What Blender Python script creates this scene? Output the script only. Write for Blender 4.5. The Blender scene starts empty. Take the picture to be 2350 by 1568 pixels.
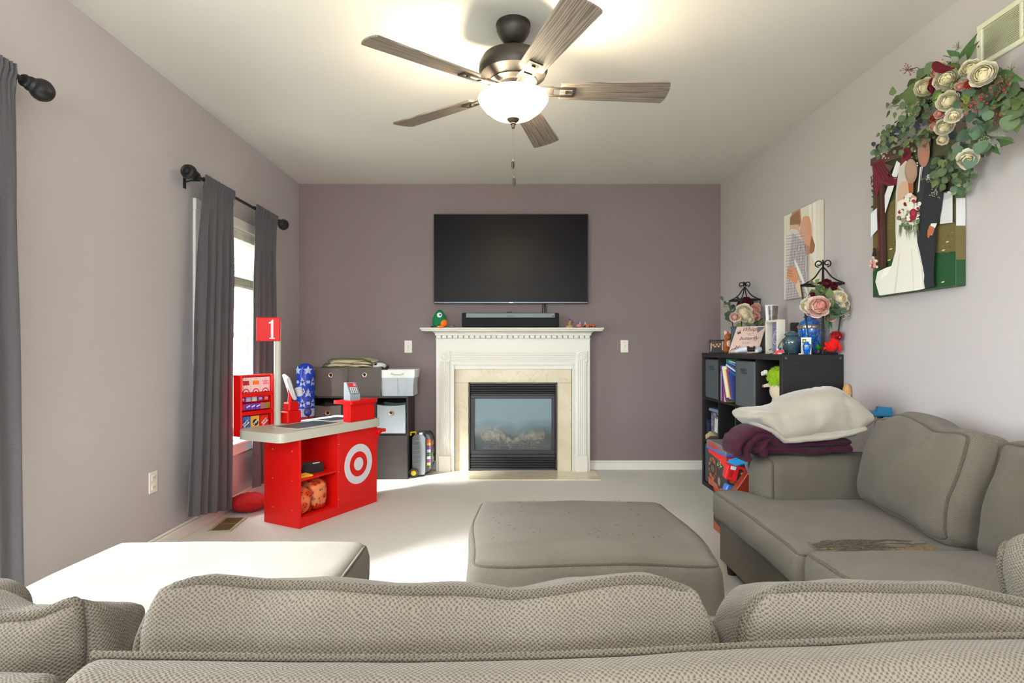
import bpy, math, random
import numpy as np
from mathutils import Vector, Matrix, noise

R = math.radians
random.seed(7)
sc = bpy.context.scene
C = sc.collection
F = 1306.0            # focal length in photo pixels
CAMZ = 1.03
XL, XR, YB, ZC = -1.775, 1.826, 4.86, 2.44     # room planes
YR = -2.7             # wall behind the camera

# ------------------------------------------------------------------ camera, world, light
cam_d = bpy.data.cameras.new('camera')
cam = bpy.data.objects.new('camera', cam_d); C.objects.link(cam)
cam.location = (0, 0, CAMZ); cam.rotation_euler = (R(90), 0, 0)
cam_d.sensor_width = 36; cam_d.lens = 36 * F / 2350
cam_d.shift_x = 12 / 2350; cam_d.shift_y = 17 / 2350
cam_d.clip_start = 0.02
sc.camera = cam

WORLD = 11.0
w = bpy.data.worlds.new('daylight'); sc.world = w; w.use_nodes = True
bg = w.node_tree.nodes['Background']
bg.inputs[0].default_value = (0.87, 0.95, 1.0, 1); bg.inputs[1].default_value = WORLD

def area(name, loc, rot, sx, sy, power=0, col=(1, 1, 1), portal=False):
    d = bpy.data.lights.new(name, 'AREA'); d.shape = 'RECTANGLE'; d.size = sx; d.size_y = sy
    d.energy = power; d.color = col
    if portal: d.cycles.is_portal = True
    o = bpy.data.objects.new(name, d); C.objects.link(o); o.location = loc; o.rotation_euler = rot
    return o
W1 = (3.28, 4.10, 0.43, 1.82)      # far left window opening: y0 y1 z0 z1
W2 = (0.15, 1.72, 0.06, 1.90)      # near left patio door
W3 = (-1.0, 1.0, 0.85, 2.0)     # unseen window added behind the camera for frontal fill light: x0 x1 z0 z1
area('portal_window', (XL - .10, (W1[0]+W1[1])/2, (W1[2]+W1[3])/2), (0, R(-90), 0), W1[3]-W1[2], W1[1]-W1[0], portal=True)
area('portal_patio', (XL - .10, (W2[0]+W2[1])/2, (W2[2]+W2[3])/2), (0, R(-90), 0), W2[3]-W2[2], W2[1]-W2[0], portal=True)
area('portal_rear', (0, YR - .06, (W3[2]+W3[3])/2), (R(90), 0, 0), W3[1]-W3[0], W3[3]-W3[2], portal=True)

sd = bpy.data.lights.new('sun', 'SUN'); sd.energy = 19; sd.angle = R(15); sd.color = (1, .99, .97)
sun = bpy.data.objects.new('sun', sd); C.objects.link(sun); sun.location = (-6, -3, 6)
sun.rotation_euler = Vector((1, .85, -.98)).to_track_quat('-Z', 'Y').to_euler()

# fill lamps added on the unseen ceiling behind the camera
REAR_FILL = 40
for i, x in enumerate((-.95, .95)):
    area('rear_fill_light', (x, -1.2, ZC - .02), (0, 0, 0), .5, .5, REAR_FILL, (1, .96, .92))

# bulbs in the bowl of the ceiling fan
FANX, FANY = 0.028, 2.47
for i in range(3):
    d = bpy.data.lights.new('fan_bulb', 'POINT'); d.energy = 13; d.color = (1, .84, .58); d.shadow_soft_size = .028
    o = bpy.data.objects.new('fan_bulb', d); C.objects.link(o)
    a = R(90 + 120 * i); o.location = (FANX + .100 * math.cos(a), FANY + .100 * math.sin(a), 2.112)

vs = sc.view_settings
vs.view_transform = 'Standard'; vs.look = 'None'; vs.exposure = 1.0; vs.gamma = 1.0; vs.use_curve_mapping = False
cy = sc.cycles
cy.max_bounces = 8; cy.diffuse_bounces = 5; cy.glossy_bounces = 3; cy.transmission_bounces = 6; cy.transparent_max_bounces = 12
cy.sample_clamp_indirect = 4; cy.caustics_reflective = False; cy.caustics_refractive = False
cy.use_denoising = True

# ------------------------------------------------------------------ helpers
def lin(h):
    if not isinstance(h, str): return tuple(h)
    h = h.lstrip('#'); out = []
    for i in (0, 2, 4):
        c = int(h[i:i+2], 16) / 255
        out.append(c / 12.92 if c <= .04045 else ((c + .055) / 1.055) ** 2.4)
    return tuple(out)

def wp(px, py, Y):                 # a spot in the room from where the photo shows it and its distance
    return Vector(((px - 1163) * Y / F, Y, CAMZ - (py - 801) * Y / F))
def wx(px, py, X):                 # the same on a plane parallel to the side walls
    return wp(px, py, X * F / (px - 1163))

MATS = {}
def mat(name, col, rough=.6, metal=0, spec=.5, bump=0, bscale=60, var=0, vscale=8, stretch=None, col2=None,
        emit=0, trans=0, sheen=0, coat=0, kind=None):
    if name in MATS: return MATS[name]
    m = bpy.data.materials.new(name); m.use_nodes = True; MATS[name] = m
    nt = m.node_tree; N = nt.nodes; L = nt.links
    b = N['Principled BSDF']; c = lin(col)
    b.inputs['Base Color'].default_value = (*c, 1)
    b.inputs['Roughness'].default_value = rough; b.inputs['Metallic'].default_value = metal
    b.inputs['Specular IOR Level'].default_value = spec
    b.inputs['Sheen Weight'].default_value = sheen; b.inputs['Coat Weight'].default_value = coat
    b.inputs['Transmission Weight'].default_value = trans
    if emit:
        b.inputs['Emission Color'].default_value = (*c, 1); b.inputs['Emission Strength'].default_value = emit
    tc = N.new('ShaderNodeTexCoord'); mp = N.new('ShaderNodeMapping')
    L.new(tc.outputs['Object'], mp.inputs[0])
    if stretch: mp.inputs['Scale'].default_value = stretch
    if var or col2:
        n = N.new('ShaderNodeTexNoise'); n.inputs['Scale'].default_value = vscale; n.inputs['Detail'].default_value = 5
        L.new(mp.outputs[0], n.inputs[0])
        r = N.new('ShaderNodeValToRGB'); r.color_ramp.elements[0].position = .32; r.color_ramp.elements[1].position = .68
        c2 = lin(col2) if col2 else tuple(x * (1 - var) for x in c)
        r.color_ramp.elements[0].color = (*c2, 1); r.color_ramp.elements[1].color = (*c, 1)
        L.new(n.outputs[0], r.inputs[0]); L.new(r.outputs[0], b.inputs['Base Color'])
    if bump:
        n = N.new('ShaderNodeTexNoise'); n.inputs['Scale'].default_value = bscale; n.inputs['Detail'].default_value = 4
        L.new(mp.outputs[0], n.inputs[0])
        bp = N.new('ShaderNodeBump'); bp.inputs['Strength'].default_value = bump; bp.inputs['Distance'].default_value = .004
        L.new(n.outputs[0], bp.inputs['Height']); L.new(bp.outputs[0], b.inputs['Normal'])
    return m

def print_mat(name='print', rough=.55, spec=.4):
    if name in MATS: return MATS[name]
    m = mat(name, '#ffffff', rough=rough, spec=spec)
    a = m.node_tree.nodes.new('ShaderNodeAttribute'); a.attribute_name = 'Col'
    m.node_tree.links.new(a.outputs['Color'], m.node_tree.nodes['Principled BSDF'].inputs['Base Color'])
    return m

def weave_mat(name, c1, c2, pu=.0066, pv=.0052, depth=.0014, strength=.9, rough=.95, worn=.2):
    """knitted upholstery: staggered raised loops with dark gaps between"""
    m = mat(name, c1, rough=rough, spec=.12, sheen=.12)
    nt = m.node_tree; N = nt.nodes; L = nt.links; b = N['Principled BSDF']
    def M2(op, a, b_=None, c=None):
        q = N.new('ShaderNodeMath'); q.operation = op
        for i, x in enumerate((a, b_, c)):
            if x is None: continue
            if isinstance(x, (int, float)): q.inputs[i].default_value = x
            else: L.new(x, q.inputs[i])
        return q.outputs[0]
    tc = N.new('ShaderNodeTexCoord'); sp = N.new('ShaderNodeSeparateXYZ'); L.new(tc.outputs['Object'], sp.inputs[0])
    nz = N.new('ShaderNodeTexNoise'); nz.inputs['Scale'].default_value = 70; nz.inputs['Detail'].default_value = 2; L.new(tc.outputs['Object'], nz.inputs[0])
    wob = M2('MULTIPLY', nz.outputs[0], 9.0)
    uvn = N.new('ShaderNodeUVMap'); uvn.uv_map = 'weave'; su = N.new('ShaderNodeSeparateXYZ'); L.new(uvn.outputs[0], su.inputs[0])
    u = M2('MULTIPLY_ADD', su.outputs['X'], 6.2832/pu, wob)
    v = M2('MULTIPLY_ADD', su.outputs['Y'], 6.2832/pv, M2('MULTIPLY', wob, .7))
    h = M2('MULTIPLY_ADD', M2('MULTIPLY', M2('SINE', u), M2('SINE', v)), .5, .5)
    r = N.new('ShaderNodeValToRGB'); L.new(h, r.inputs[0])
    r.color_ramp.elements[0].position = .10; r.color_ramp.elements[0].color = (*lin(c2), 1)
    r.color_ramp.elements[1].position = .62; r.color_ramp.elements[1].color = (*lin(c1), 1)
    n = N.new('ShaderNodeTexNoise'); n.inputs['Scale'].default_value = 5; n.inputs['Detail'].default_value = 6
    L.new(tc.outputs['Object'], n.inputs[0])
    mx = N.new('ShaderNodeMix'); mx.data_type = 'RGBA'; mx.blend_type = 'MULTIPLY'
    rr = N.new('ShaderNodeValToRGB'); L.new(n.outputs[0], rr.inputs[0])
    rr.color_ramp.elements[0].position = .3; rr.color_ramp.elements[0].color = (1-worn, 1-worn, 1-worn*1.05, 1)
    rr.color_ramp.elements[1].position = .65; rr.color_ramp.elements[1].color = (1, 1, 1, 1)
    mx.inputs[0].default_value = 1
    L.new(r.outputs[0], mx.inputs[6]); L.new(rr.outputs[0], mx.inputs[7]); L.new(mx.outputs[2], b.inputs['Base Color'])
    bp = N.new('ShaderNodeBump'); bp.inputs['Strength'].default_value = strength; bp.inputs['Distance'].default_value = depth
    L.new(h, bp.inputs['Height']); L.new(bp.outputs[0], b.inputs['Normal'])
    return m

class MB:
    def __init__(s): s.v = []; s.f = []; s.c = []; s.col = None; s.T = None
    def add(s, vs_, fs, col=None):
        o = len(s.v)
        for p in vs_:
            p = Vector(p)
            s.v.append(s.T @ p if s.T is not None else p)
        for f in fs:
            s.f.append([i + o for i in f]); s.c.append(col or s.col)
        return s
    def box(s, c, d, rz=0, bev=0, col=None, rot=None):
        c = Vector(c); h = [x / 2 for x in d]; b = min(bev, min(h) * .95)
        Rm = rot if rot is not None else Matrix.Rotation(rz, 3, 'Z')
        vs_ = []; idx = {}
        S = (-1, 1)
        if b <= 0:
            for x in S:
                for y in S:
                    for z in S:
                        idx[x, y, z] = len(vs_); vs_.append(Vector((x*h[0], y*h[1], z*h[2])))
            fs = []
            for ax in range(3):
                for g in S:
                    q = []
                    for (a, b2) in ((-1,-1),(1,-1),(1,1),(-1,1)):
                        k = [0,0,0]; k[ax] = g; k[(ax+1)%3] = a; k[(ax+2)%3] = b2; q.append(idx[tuple(k)])
                    fs.append(q)
        else:
            for x in S:
                for y in S:
                    for z in S:
                        for ax in range(3):
                            p = [x*(h[0]-b), y*(h[1]-b), z*(h[2]-b)]
                            p[ax] = (x, y, z)[ax] * h[ax]
                            idx[x, y, z, ax] = len(vs_); vs_.append(Vector(p))
            fs = []
            for ax in range(3):
                for g in S:
                    q = []
                    for (a, b2) in ((-1,-1),(1,-1),(1,1),(-1,1)):
                        k = [0,0,0]; k[ax] = g; k[(ax+1)%3] = a; k[(ax+2)%3] = b2; q.append(idx[(*k, ax)])
                    fs.append(q)
            for ax in range(3):      # edges run along ax
                a1, a2 = (ax+1)%3, (ax+2)%3
                for g1 in S:
                    for g2 in S:
                        k = [0,0,0]; k[a1] = g1; k[a2] = g2; k[ax] = -1; l = list(k); l[ax] = 1
                        fs.append([idx[(*k, a1)], idx[(*l, a1)], idx[(*l, a2)], idx[(*k, a2)]])
            for x in S:
                for y in S:
                    for z in S: fs.append([idx[x,y,z,0], idx[x,y,z,1], idx[x,y,z,2]])
        out = []
        for q in fs:
            ctr = sum((vs_[i] for i in q), Vector()) / len(q)
            n = (vs_[q[1]] - vs_[q[0]]).cross(vs_[q[2]] - vs_[q[1]])
            out.append(q if n.dot(ctr) > 0 else q[::-1])
        return s.add([c + Rm @ p for p in vs_], out, col)
    def bx(s, x0, x1, y0, y1, z0, z1, bev=0, col=None):
        return s.box(((x0+x1)/2, (y0+y1)/2, (z0+z1)/2), (abs(x1-x0), abs(y1-y0), abs(z1-z0)), 0, bev, col)
    def lathe(s, prof, c=(0,0,0), seg=24, T=None, col=None, sx=1, sy=1, cap=True):
        c = Vector(c); vs_ = []; fs = []
        for r, z in prof:
            for k in range(seg):
                a = 2*math.pi*k/seg; p = Vector((r*math.cos(a)*sx, r*math.sin(a)*sy, z))
                vs_.append(c + (T @ p if T is not None else p))
        n = len(prof)
        for i in range(n-1):
            for k in range(seg):
                k2 = (k+1) % seg
                fs.append([i*seg+k, i*seg+k2, (i+1)*seg+k2, (i+1)*seg+k])
        if cap and prof[0][0] > 1e-5: fs.append(list(range(seg))[::-1])
        if cap and prof[-1][0] > 1e-5: fs.append([(n-1)*seg+k for k in range(seg)])
        return s.add(vs_, fs, col)
    def cyl(s, c, r, h, axis='Z', seg=20, col=None, r2=None):
        T = {'Z': Matrix.Identity(3), 'X': Matrix.Rotation(R(90), 3, 'Y'), 'Y': Matrix.Rotation(R(-90), 3, 'X')}[axis] if isinstance(axis, str) else axis
        r2 = r if r2 is None else r2
        return s.lathe([(r, -h/2), (r2, h/2)], c, seg, T, col)
    def ball(s, c, r, seg=14, rings=9, T=None, col=None):
        rr = r if hasattr(r, '__len__') else (r, r, r); c = Vector(c); vs_ = []; fs = []
        for i in range(rings+1):
            t = math.pi*i/rings
            for k in range(seg):
                a = 2*math.pi*k/seg
                p = Vector((rr[0]*math.sin(t)*math.cos(a), rr[1]*math.sin(t)*math.sin(a), -rr[2]*math.cos(t)))
                vs_.append(c + (T @ p if T is not None else p))
        for i in range(rings):
            for k in range(seg):
                k2 = (k+1)%seg; fs.append([i*seg+k, i*seg+k2, (i+1)*seg+k2, (i+1)*seg+k])
        return s.add(vs_, fs, col)
    def tube(s, pts, r, seg=8, closed=False, col=None, up=None):
        pts = [Vector(p) for p in pts]; n = len(pts); rs = r if hasattr(r, '__len__') else [r]*n
        vs_ = []; fs = []; prev = None
        for i, p in enumerate(pts):
            a = pts[(i-1) % n] if (closed or i > 0) else p
            b = pts[(i+1) % n] if (closed or i < n-1) else p
            t = (b - a)
            t = t.normalized() if t.length > 1e-9 else Vector((0,0,1))
            if prev is None:
                q = Vector((0,0,1)) if abs(t.z) < .9 else Vector((1,0,0))
                nrm = t.cross(q).normalized()
            else:
                nrm = prev - t * prev.dot(t)
                nrm = nrm.normalized() if nrm.length > 1e-6 else t.orthogonal().normalized()
            prev = nrm; bi = t.cross(nrm)
            for k in range(seg):
                an = 2*math.pi*k/seg; vs_.append(p + (nrm*math.cos(an) + bi*math.sin(an)) * rs[i])
        m = n if closed else n-1
        for i in range(m):
            for k in range(seg):
                k2 = (k+1)%seg; j = (i+1)%n
                fs.append([i*seg+k, i*seg+k2, j*seg+k2, j*seg+k])
        if not closed:
            fs.append(list(range(seg))[::-1]); fs.append([(n-1)*seg+k for k in range(seg)])
        return s.add(vs_, fs, col)
    def prism(s, poly, z0, z1, T=None, col=None):
        n = len(poly); vs_ = [Vector((x, y, z0)) for x, y in poly] + [Vector((x, y, z1)) for x, y in poly]
        if T is not None: vs_ = [T @ p for p in vs_]
        ar = sum(poly[i][0]*poly[(i+1)%n][1] - poly[(i+1)%n][0]*poly[i][1] for i in range(n))
        fs = [list(range(n))[::-1], [n+i for i in range(n)]] + [[i, (i+1)%n, n+(i+1)%n, n+i] for i in range(n)]
        if (ar < 0) != (z1 < z0): fs = [f[::-1] for f in fs]
        return s.add(vs_, fs, col)
    def grid(s, fn, nu, nv, cu=False, cv=False, col=None):
        vs_ = []; fs = []
        for i in range(nu if cu else nu+1):
            for j in range(nv if cv else nv+1): vs_.append(Vector(fn(i/nu, j/nv)))
        A = nu if cu else nu+1; B = nv if cv else nv+1
        for i in range(nu):
            for j in range(nv):
                i2 = (i+1)%A; j2 = (j+1)%B
                fs.append([i*B+j, i2*B+j, i2*B+j2, i*B+j2])
        return s.add(vs_, fs, col)
    def poly(s, pts, col=None): return s.add(pts, [list(range(len(pts)))], col)

XF = {}
def reg(o, M): XF[o.name] = M
def mesh(mb, name, smooth=.6):
    me = bpy.data.meshes.new(name)
    me.from_pydata([tuple(p) for p in mb.v], [], mb.f)
    if any(c is not None for c in mb.c):
        at = me.color_attributes.new('Col', 'FLOAT_COLOR', 'CORNER')
        buf = []
        for f, c in zip(mb.f, mb.c):
            cc = (*lin(c), 1) if c is not None else (1, 1, 1, 1)
            buf.extend(cc * len(f))
        at.data.foreach_set('color', buf)
    if smooth:
        me.polygons.foreach_set('use_smooth', [True]*len(me.polygons))
        me.set_sharp_from_angle(angle=smooth)
    me.update(); return me

def weave_uv(me):
    """cloth coordinates in metres, one flat direction per face"""
    uv = me.uv_layers.new(name='weave'); buf = np.zeros(len(me.loops)*2)
    for f in me.polygons:
        n = f.normal; a = max(range(3), key=lambda i: abs(n[i])*(1.15 if i == 2 else 1)); i, j = ((1, 2), (0, 2), (0, 1))[a]
        for li in f.loop_indices:
            co = me.vertices[me.loops[li].vertex_index].co; buf[2*li] = co[i]; buf[2*li+1] = co[j]
    uv.data.foreach_set('uv', buf)

def part(name, mb, m, parent=None, world=True, smooth=.6, label=None, kind=None):
    """link a builder's shapes as one mesh object under parent (world: its points are room coordinates)"""
    if parent is not None and world:
        Mi = XF[parent.name].inverted(); mb.v = [Mi @ p for p in mb.v]
    me = mesh(mb, name, smooth); me.materials.append(m)
    if m.name.startswith('sofa_'): weave_uv(me)
    o = bpy.data.objects.new(name, me); C.objects.link(o)
    if parent is not None: o.parent = parent; reg(o, XF[parent.name])
    else: reg(o, Matrix.Identity(4))
    if label: o['label'] = label
    if kind: o['kind'] = kind
    return o

def thing(name, label, cat, loc, rz=0, group=None):
    o = bpy.data.objects.new(name, None); C.objects.link(o); o.location = loc; o.rotation_euler = (0, 0, rz)
    o.empty_display_size = .05
    o['label'] = label; o['category'] = cat
    if group: o['group'] = group
    reg(o, Matrix.Translation(Vector(loc)) @ Matrix.Rotation(rz, 4, 'Z'))
    return o

def single(name, mb, m, label, cat, group=None, smooth=.6, kind=None):
    """a thing that is one mesh, origin at its base"""
    xs = [p.x for p in mb.v]; ys = [p.y for p in mb.v]; zs = [p.z for p in mb.v]
    o0 = Vector(((min(xs)+max(xs))/2, (min(ys)+max(ys))/2, min(zs)))
    mb.v = [p - o0 for p in mb.v]
    o = part(name, mb, m, None, smooth=smooth); o.location = o0
    o['label'] = label; o['category'] = cat
    if group: o['group'] = group
    if kind: o['kind'] = kind
    reg(o, Matrix.Translation(o0)); return o

def struct(name, mb, m, smooth=.6):
    o = part(name, mb, m, None, smooth=smooth); o['kind'] = 'structure'; return o

def inst(name, me, m, parent, M, label=None):
    """one more child that shares mesh data, at world matrix M"""
    if m is not None and not me.materials: me.materials.append(m)
    o = bpy.data.objects.new(name, me); C.objects.link(o); o.parent = parent
    o.matrix_basis = XF[parent.name].inverted() @ M
    if label: o['label'] = label
    return o

def frame(o, ex, ey):
    """4x4 matrix with origin o, x axis ex, y axis ey, z their cross"""
    ex = Vector(ex).normalized(); ez = ex.cross(Vector(ey)).normalized(); ey = ez.cross(ex)
    M = Matrix.Identity(4)
    for i in range(3): M[i][0] = ex[i]; M[i][1] = ey[i]; M[i][2] = ez[i]; M[i][3] = o[i]
    return M

def text_mb(mb, txt, M, size, col, align='CENTER', shear=0, z=.0006, bold=0, sx=1):
    """lettering as flat faces laid into builder mb: M maps the text's plane into the room"""
    cu = bpy.data.curves.new('t', 'FONT'); cu.body = txt; cu.size = size; cu.align_x = align; cu.align_y = 'CENTER'
    cu.shear = shear; cu.offset = bold; cu.resolution_u = 3
    o = bpy.data.objects.new('t', cu); C.objects.link(o)
    dg = bpy.context.evaluated_depsgraph_get(); me = bpy.data.meshes.new_from_object(o.evaluated_get(dg))
    vs_ = [M @ Vector((v.co.x * sx, v.co.y, z)) for v in me.vertices]
    mb.add(vs_, [list(p.vertices) for p in me.polygons], col)
    bpy.data.objects.remove(o); bpy.data.curves.remove(cu); bpy.data.meshes.remove(me)
def poly_on(mb, M, pts, col, z=.0003): mb.add([M @ Vector((x, y, z)) for x, y in pts], [list(range(len(pts)))], col)
def disc_on(mb, M, cx, cy_, rx, ry, col, z=.0003, n=28):
    poly_on(mb, M, [(cx + rx*math.cos(2*math.pi*k/n), cy_ + ry*math.sin(2*math.pi*k/n)) for k in range(n)], col, z)
def star_pts(cx, cy_, r, r2=None, n=5, a0=90):
    r2 = r2 or r*.42
    return [(cx + (r if k%2==0 else r2)*math.cos(R(a0+180*k/n)), cy_ + (r if k%2==0 else r2)*math.sin(R(a0+180*k/n))) for k in range(2*n)]

def interp(prof, x):
    xs = [p[0] for p in prof]; ys = [p[1] for p in prof]; return float(np.interp(x, xs, ys))

def cushion_map(half, r, puff=(0, 0, 0), nz=0, nf=6, seed=0, M=None, warp=None, r3=None):
    hx, hy, hz = half
    def fn(p):
        pos = Vector((p[0]*hx, p[1]*hy, p[2]*hz))
        inn = Vector((max(-(hx-r), min(hx-r, pos.x)), max(-(hy-r), min(hy-r, pos.y)), max(-(hz-r), min(hz-r, pos.z))))
        d = pos - inn
        q = inn + d.normalized()*r if d.length > 1e-9 else pos
        x, y, z = p
        e = 2.2
        fx = max(0, 1-abs(x)**e); fy = max(0, 1-abs(y)**e); fz = max(0, 1-abs(z)**e)
        q = q + Vector((puff[0]*x*fy*fz, puff[1]*y*fx*fz, puff[2]*z*fx*fy))
        if nz:
            sd = Vector((seed*3.1, seed*1.7, seed))
            nv = noise.noise_vector(q*nf + sd) * nz + noise.noise_vector(q*nf*2.7 + sd) * nz * .4
            q = q + nv
        if warp: q = warp(q, p)
        return M @ q if M is not None else q
    return fn

def cushion(mb, fn, n=(24, 24, 10)):
    def warpc(t): return math.sin(t*math.pi/2*.92)/math.sin(math.pi/2*.92)     # rings gather at the edges
    for ax in range(3):
        a1, a2 = (ax+1)%3, (ax+2)%3
        for g in (-1, 1):
            nu, nv = n[a1], n[a2]
            def f(u, v):
                p = [0, 0, 0]; p[ax] = g
                uu, vv = (u, v) if g > 0 else (1-u, v)
                p[a1] = warpc(uu*2-1); p[a2] = warpc(vv*2-1)
                return fn(p)
            mb.grid(f, nu, nv)
    return mb
def edge_loop(fn, ax, g, n=26):
    """the rim of the face ax=g, for the piping"""
    a1, a2 = (ax+1)%3, (ax+2)%3; out = []
    for (s0, s1) in (((-1,-1),(1,-1)), ((1,-1),(1,1)), ((1,1),(-1,1)), ((-1,1),(-1,-1))):
        for k in range(n):
            t = k/n; p = [0,0,0]; p[ax] = g
            p[a1] = s0[0]+(s1[0]-s0[0])*t; p[a2] = s0[1]+(s1[1]-s0[1])*t; out.append(fn(p))
    return out
def smooth_loop(pts, k=1):
    n = len(pts)
    for _ in range(k): pts = [(pts[i-1] + pts[i]*2 + pts[(i+1)%n]) / 4 for i in range(n)]
    return pts
def weld(o, dist=.0004):
    import bmesh
    bm = bmesh.new(); bm.from_mesh(o.data); bmesh.ops.remove_doubles(bm, verts=bm.verts, dist=dist)
    bm.to_mesh(o.data); bm.free(); o.data.polygons.foreach_set('use_smooth', [True]*len(o.data.polygons)); o.data.set_sharp_from_angle(angle=1.2)
    return o

# ------------------------------------------------------------------ shared materials
M_print = print_mat()
M_gloss = print_mat('gloss_print', rough=.25, spec=.5)
M_black = mat('black_metal', '#1b1b1c', rough=.42, metal=.3)
M_white = mat('white_paint', '#e6e4dc', rough=.45, spec=.4)
M_red = mat('red_plastic', '#dd0e0a', rough=.42, spec=.3)
M_redb = mat('red_board', '#dc0f0b', rough=.42, spec=.4)
M_cream = mat('counter_plastic', '#c3c3b6', rough=.4)
M_sofa = weave_mat('sofa_weave', '#6e685d', '#49443c', pu=.0058, pv=.0046, worn=.14, strength=.7)
M_pipe = weave_mat('sofa_piping', '#5f594d', '#35312b', pu=.005, pv=.005, worn=.1)
M_bwood = mat('black_brown_wood', '#161416', rough=.5, var=.3, vscale=4, stretch=(1, 1, 8), bump=.05)
M_bin = mat('grey_bin_fabric', '#5e6469', rough=.95, spec=.1, bump=.5, bscale=500, var=.2, vscale=260)
M_brass = mat('dull_metal', '#8c8779', rough=.35, metal=.8)

# ================================================================== THE ROOM
M_wall = mat('side_wall_paint', '#b9b3b4', rough=.8, spec=.2, bump=.06, bscale=220)
M_accent = mat('accent_wall_paint', '#857879', rough=.7, spec=.3, bump=.06, bscale=220)
M_ceil = mat('ceiling_paint', '#d6d4cf', rough=.9, spec=.15, bump=.05, bscale=180)
M_carpet = mat('carpet_pile', '#e6e3dc', rough=1, spec=.05, col2='#c2bdb3', vscale=240, bump=1.0, bscale=260, sheen=.2)
T = .14
b = MB().bx(XL-T, XR+T, YR-T, YB+.6, -.12, 0); struct('floor', b, M_carpet)
b = MB().bx(XL-T, XR+T, YR-T, YB+T, ZC, ZC+.1); struct('ceiling', b, M_ceil)
b = MB()
def wall_y(b, x0, x1, ya, yb, holes):
    y = ya
    for (h0, h1, z0, z1) in holes:
        b.bx(x0, x1, y, h0, 0, ZC); b.bx(x0, x1, h0, h1, 0, z0); b.bx(x0, x1, h0, h1, z1, ZC); y = h1
    b.bx(x0, x1, y, yb, 0, ZC)
wall_y(b, XL-T, XL, YR, YB+T, [W2, W1]); struct('wall_left', b, M_wall)
b = MB().bx(XR, XR+T, YR, YB+T, 0, ZC); struct('wall_right', b, M_wall)
FB = (-.318, .420, .02, .752)     # fireplace hole in the back wall
b = MB(); b.bx(XL, FB[0], YB, YB+T, 0, ZC); b.bx(FB[1], XR, YB, YB+T, 0, ZC); b.bx(FB[0], FB[1], YB, YB+T, FB[3], ZC)
struct('wall_back', b, M_accent)
b = MB(); b.bx(XL, W3[0], YR-T, YR, 0, ZC); b.bx(W3[1], XR, YR-T, YR, 0, ZC)
b.bx(W3[0], W3[1], YR-T, YR, 0, W3[2]); b.bx(W3[0], W3[1], YR-T, YR, W3[3], ZC); struct('wall_rear', b, M_wall)
def skirting(name, x0, x1, y0, y1, along, side):
    b = MB(); h = .078
    if along == 'x':
        b.bx(x0, x1, y0, y1, 0, h-.016, .002); b.bx(x0, x1, y0+.006, y1, h-.016, h, .004)
    else:
        if side > 0: b.bx(x0, x1, y0, y1, 0, h-.016, .002); b.bx(x0+.006, x1, y0, y1, h-.016, h, .004)
        else: b.bx(x0, x1, y0, y1, 0, h-.016, .002); b.bx(x0, x1-.006, y0, y1, h-.016, h, .004)
    struct(name, b, M_white)
skirting('baseboard_back', .70, XR, YB-.016, YB, 'x', 0)
skirting('baseboard_back_left', XL, -.60, YB-.016, YB, 'x', 0)
skirting('baseboard_left', XL, XL+.016, 1.80, YB-.016, 'y', -1)
skirting('baseboard_right', XR-.016, XR, YR, YB-.016, 'y', 1)
b = MB(); b.bx(-30, XL-T-.02, -25, 30, -.5, -.30); struct('ground', b, mat('patio_ground', '#9aa08c', rough=.9, var=.2, vscale=2))

M_glass = bpy.data.materials.new('window_glass'); M_glass.use_nodes = True
nt = M_glass.node_tree; N = nt.nodes; N.remove(N['Principled BSDF'])
g = N.new('ShaderNodeBsdfGlossy'); g.inputs['Roughness'].default_value = .02; t = N.new('ShaderNodeBsdfTransparent')
mx = N.new('ShaderNodeMixShader'); mx.inputs[0].default_value = .05
nt.links.new(t.outputs[0], mx.inputs[1]); nt.links.new(g.outputs[0], mx.inputs[2])
nt.links.new(mx.outputs[0], N['Material Output'].inputs[0])

def window_left(name, W, sill, casing=.065, mid=True, hood=True):
    y0, y1, z0, z1 = W
    root = bpy.data.objects.new(name, None); C.objects.link(root); root['kind'] = 'structure'
    root.location = (XL, (y0+y1)/2, z0); reg(root, Matrix.Translation(root.location))
    b = MB(); x0, x1 = XL, XL+.016
    for (a, c_) in ((y0-casing, y0), (y1, y1+casing)): b.bx(x0, x1, a, c_, z0 - (.0 if sill else z0), z1, .003)
    b.bx(x0, x1+.003, y0-casing, y1+casing, z1, z1+casing, .003)
    part('casing', b, M_white, root)
    b = MB(); b.bx(XL-T, XL, y0-.001, y0+.012, z0, z1); b.bx(XL-T, XL, y1-.012, y1+.001, z0, z1)
    b.bx(XL-T, XL, y0, y1, z1-.012, z1); b.bx(XL-T, XL, y0, y1, z0, z0+.012); part('jamb', b, M_white, root)
    if sill:
        b = MB().bx(XL, XL+.05, y0-casing-.02, y1+casing+.02, z0-.022, z0, .006); part('sill', b, M_white, root)
        b = MB().bx(XL, XL+.014, y0-casing, y1+casing, z0-.09, z0-.022, .003); part('apron', b, M_white, root)
    b = MB(); xa, xb = XL-.115, XL-.085; s = .042
    zm = (z0+z1)/2
    b.bx(xa, xb, y0+.012, y0+.012+s, z0, z1, .003); b.bx(xa, xb, y1-.012-s, y1-.012, z0, z1, .003)
    b.bx(xa, xb, y0, y1, z0+.012, z0+.012+s*1.2, .003); b.bx(xa, xb, y0, y1, z1-.012-s, z1-.012, .003)
    if mid: b.bx(xa+.005, xb+.012, y0+.012, y1-.012, zm-.02, zm+.02, .003)
    else: b.bx(xa, xb, (y0+y1)/2-.03, (y0+y1)/2+.03, z0, z1, .003)
    part('sash', b, M_white, root)
    b = MB().bx(XL-.102, XL-.098, y0+.03, y1-.03, z0+.03, z1-.03); part('pane', b, M_glass, root)
    return root
w1 = window_left('window_1', W1, True)
w2 = window_left('window_2', W2, False, mid=False)
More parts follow.
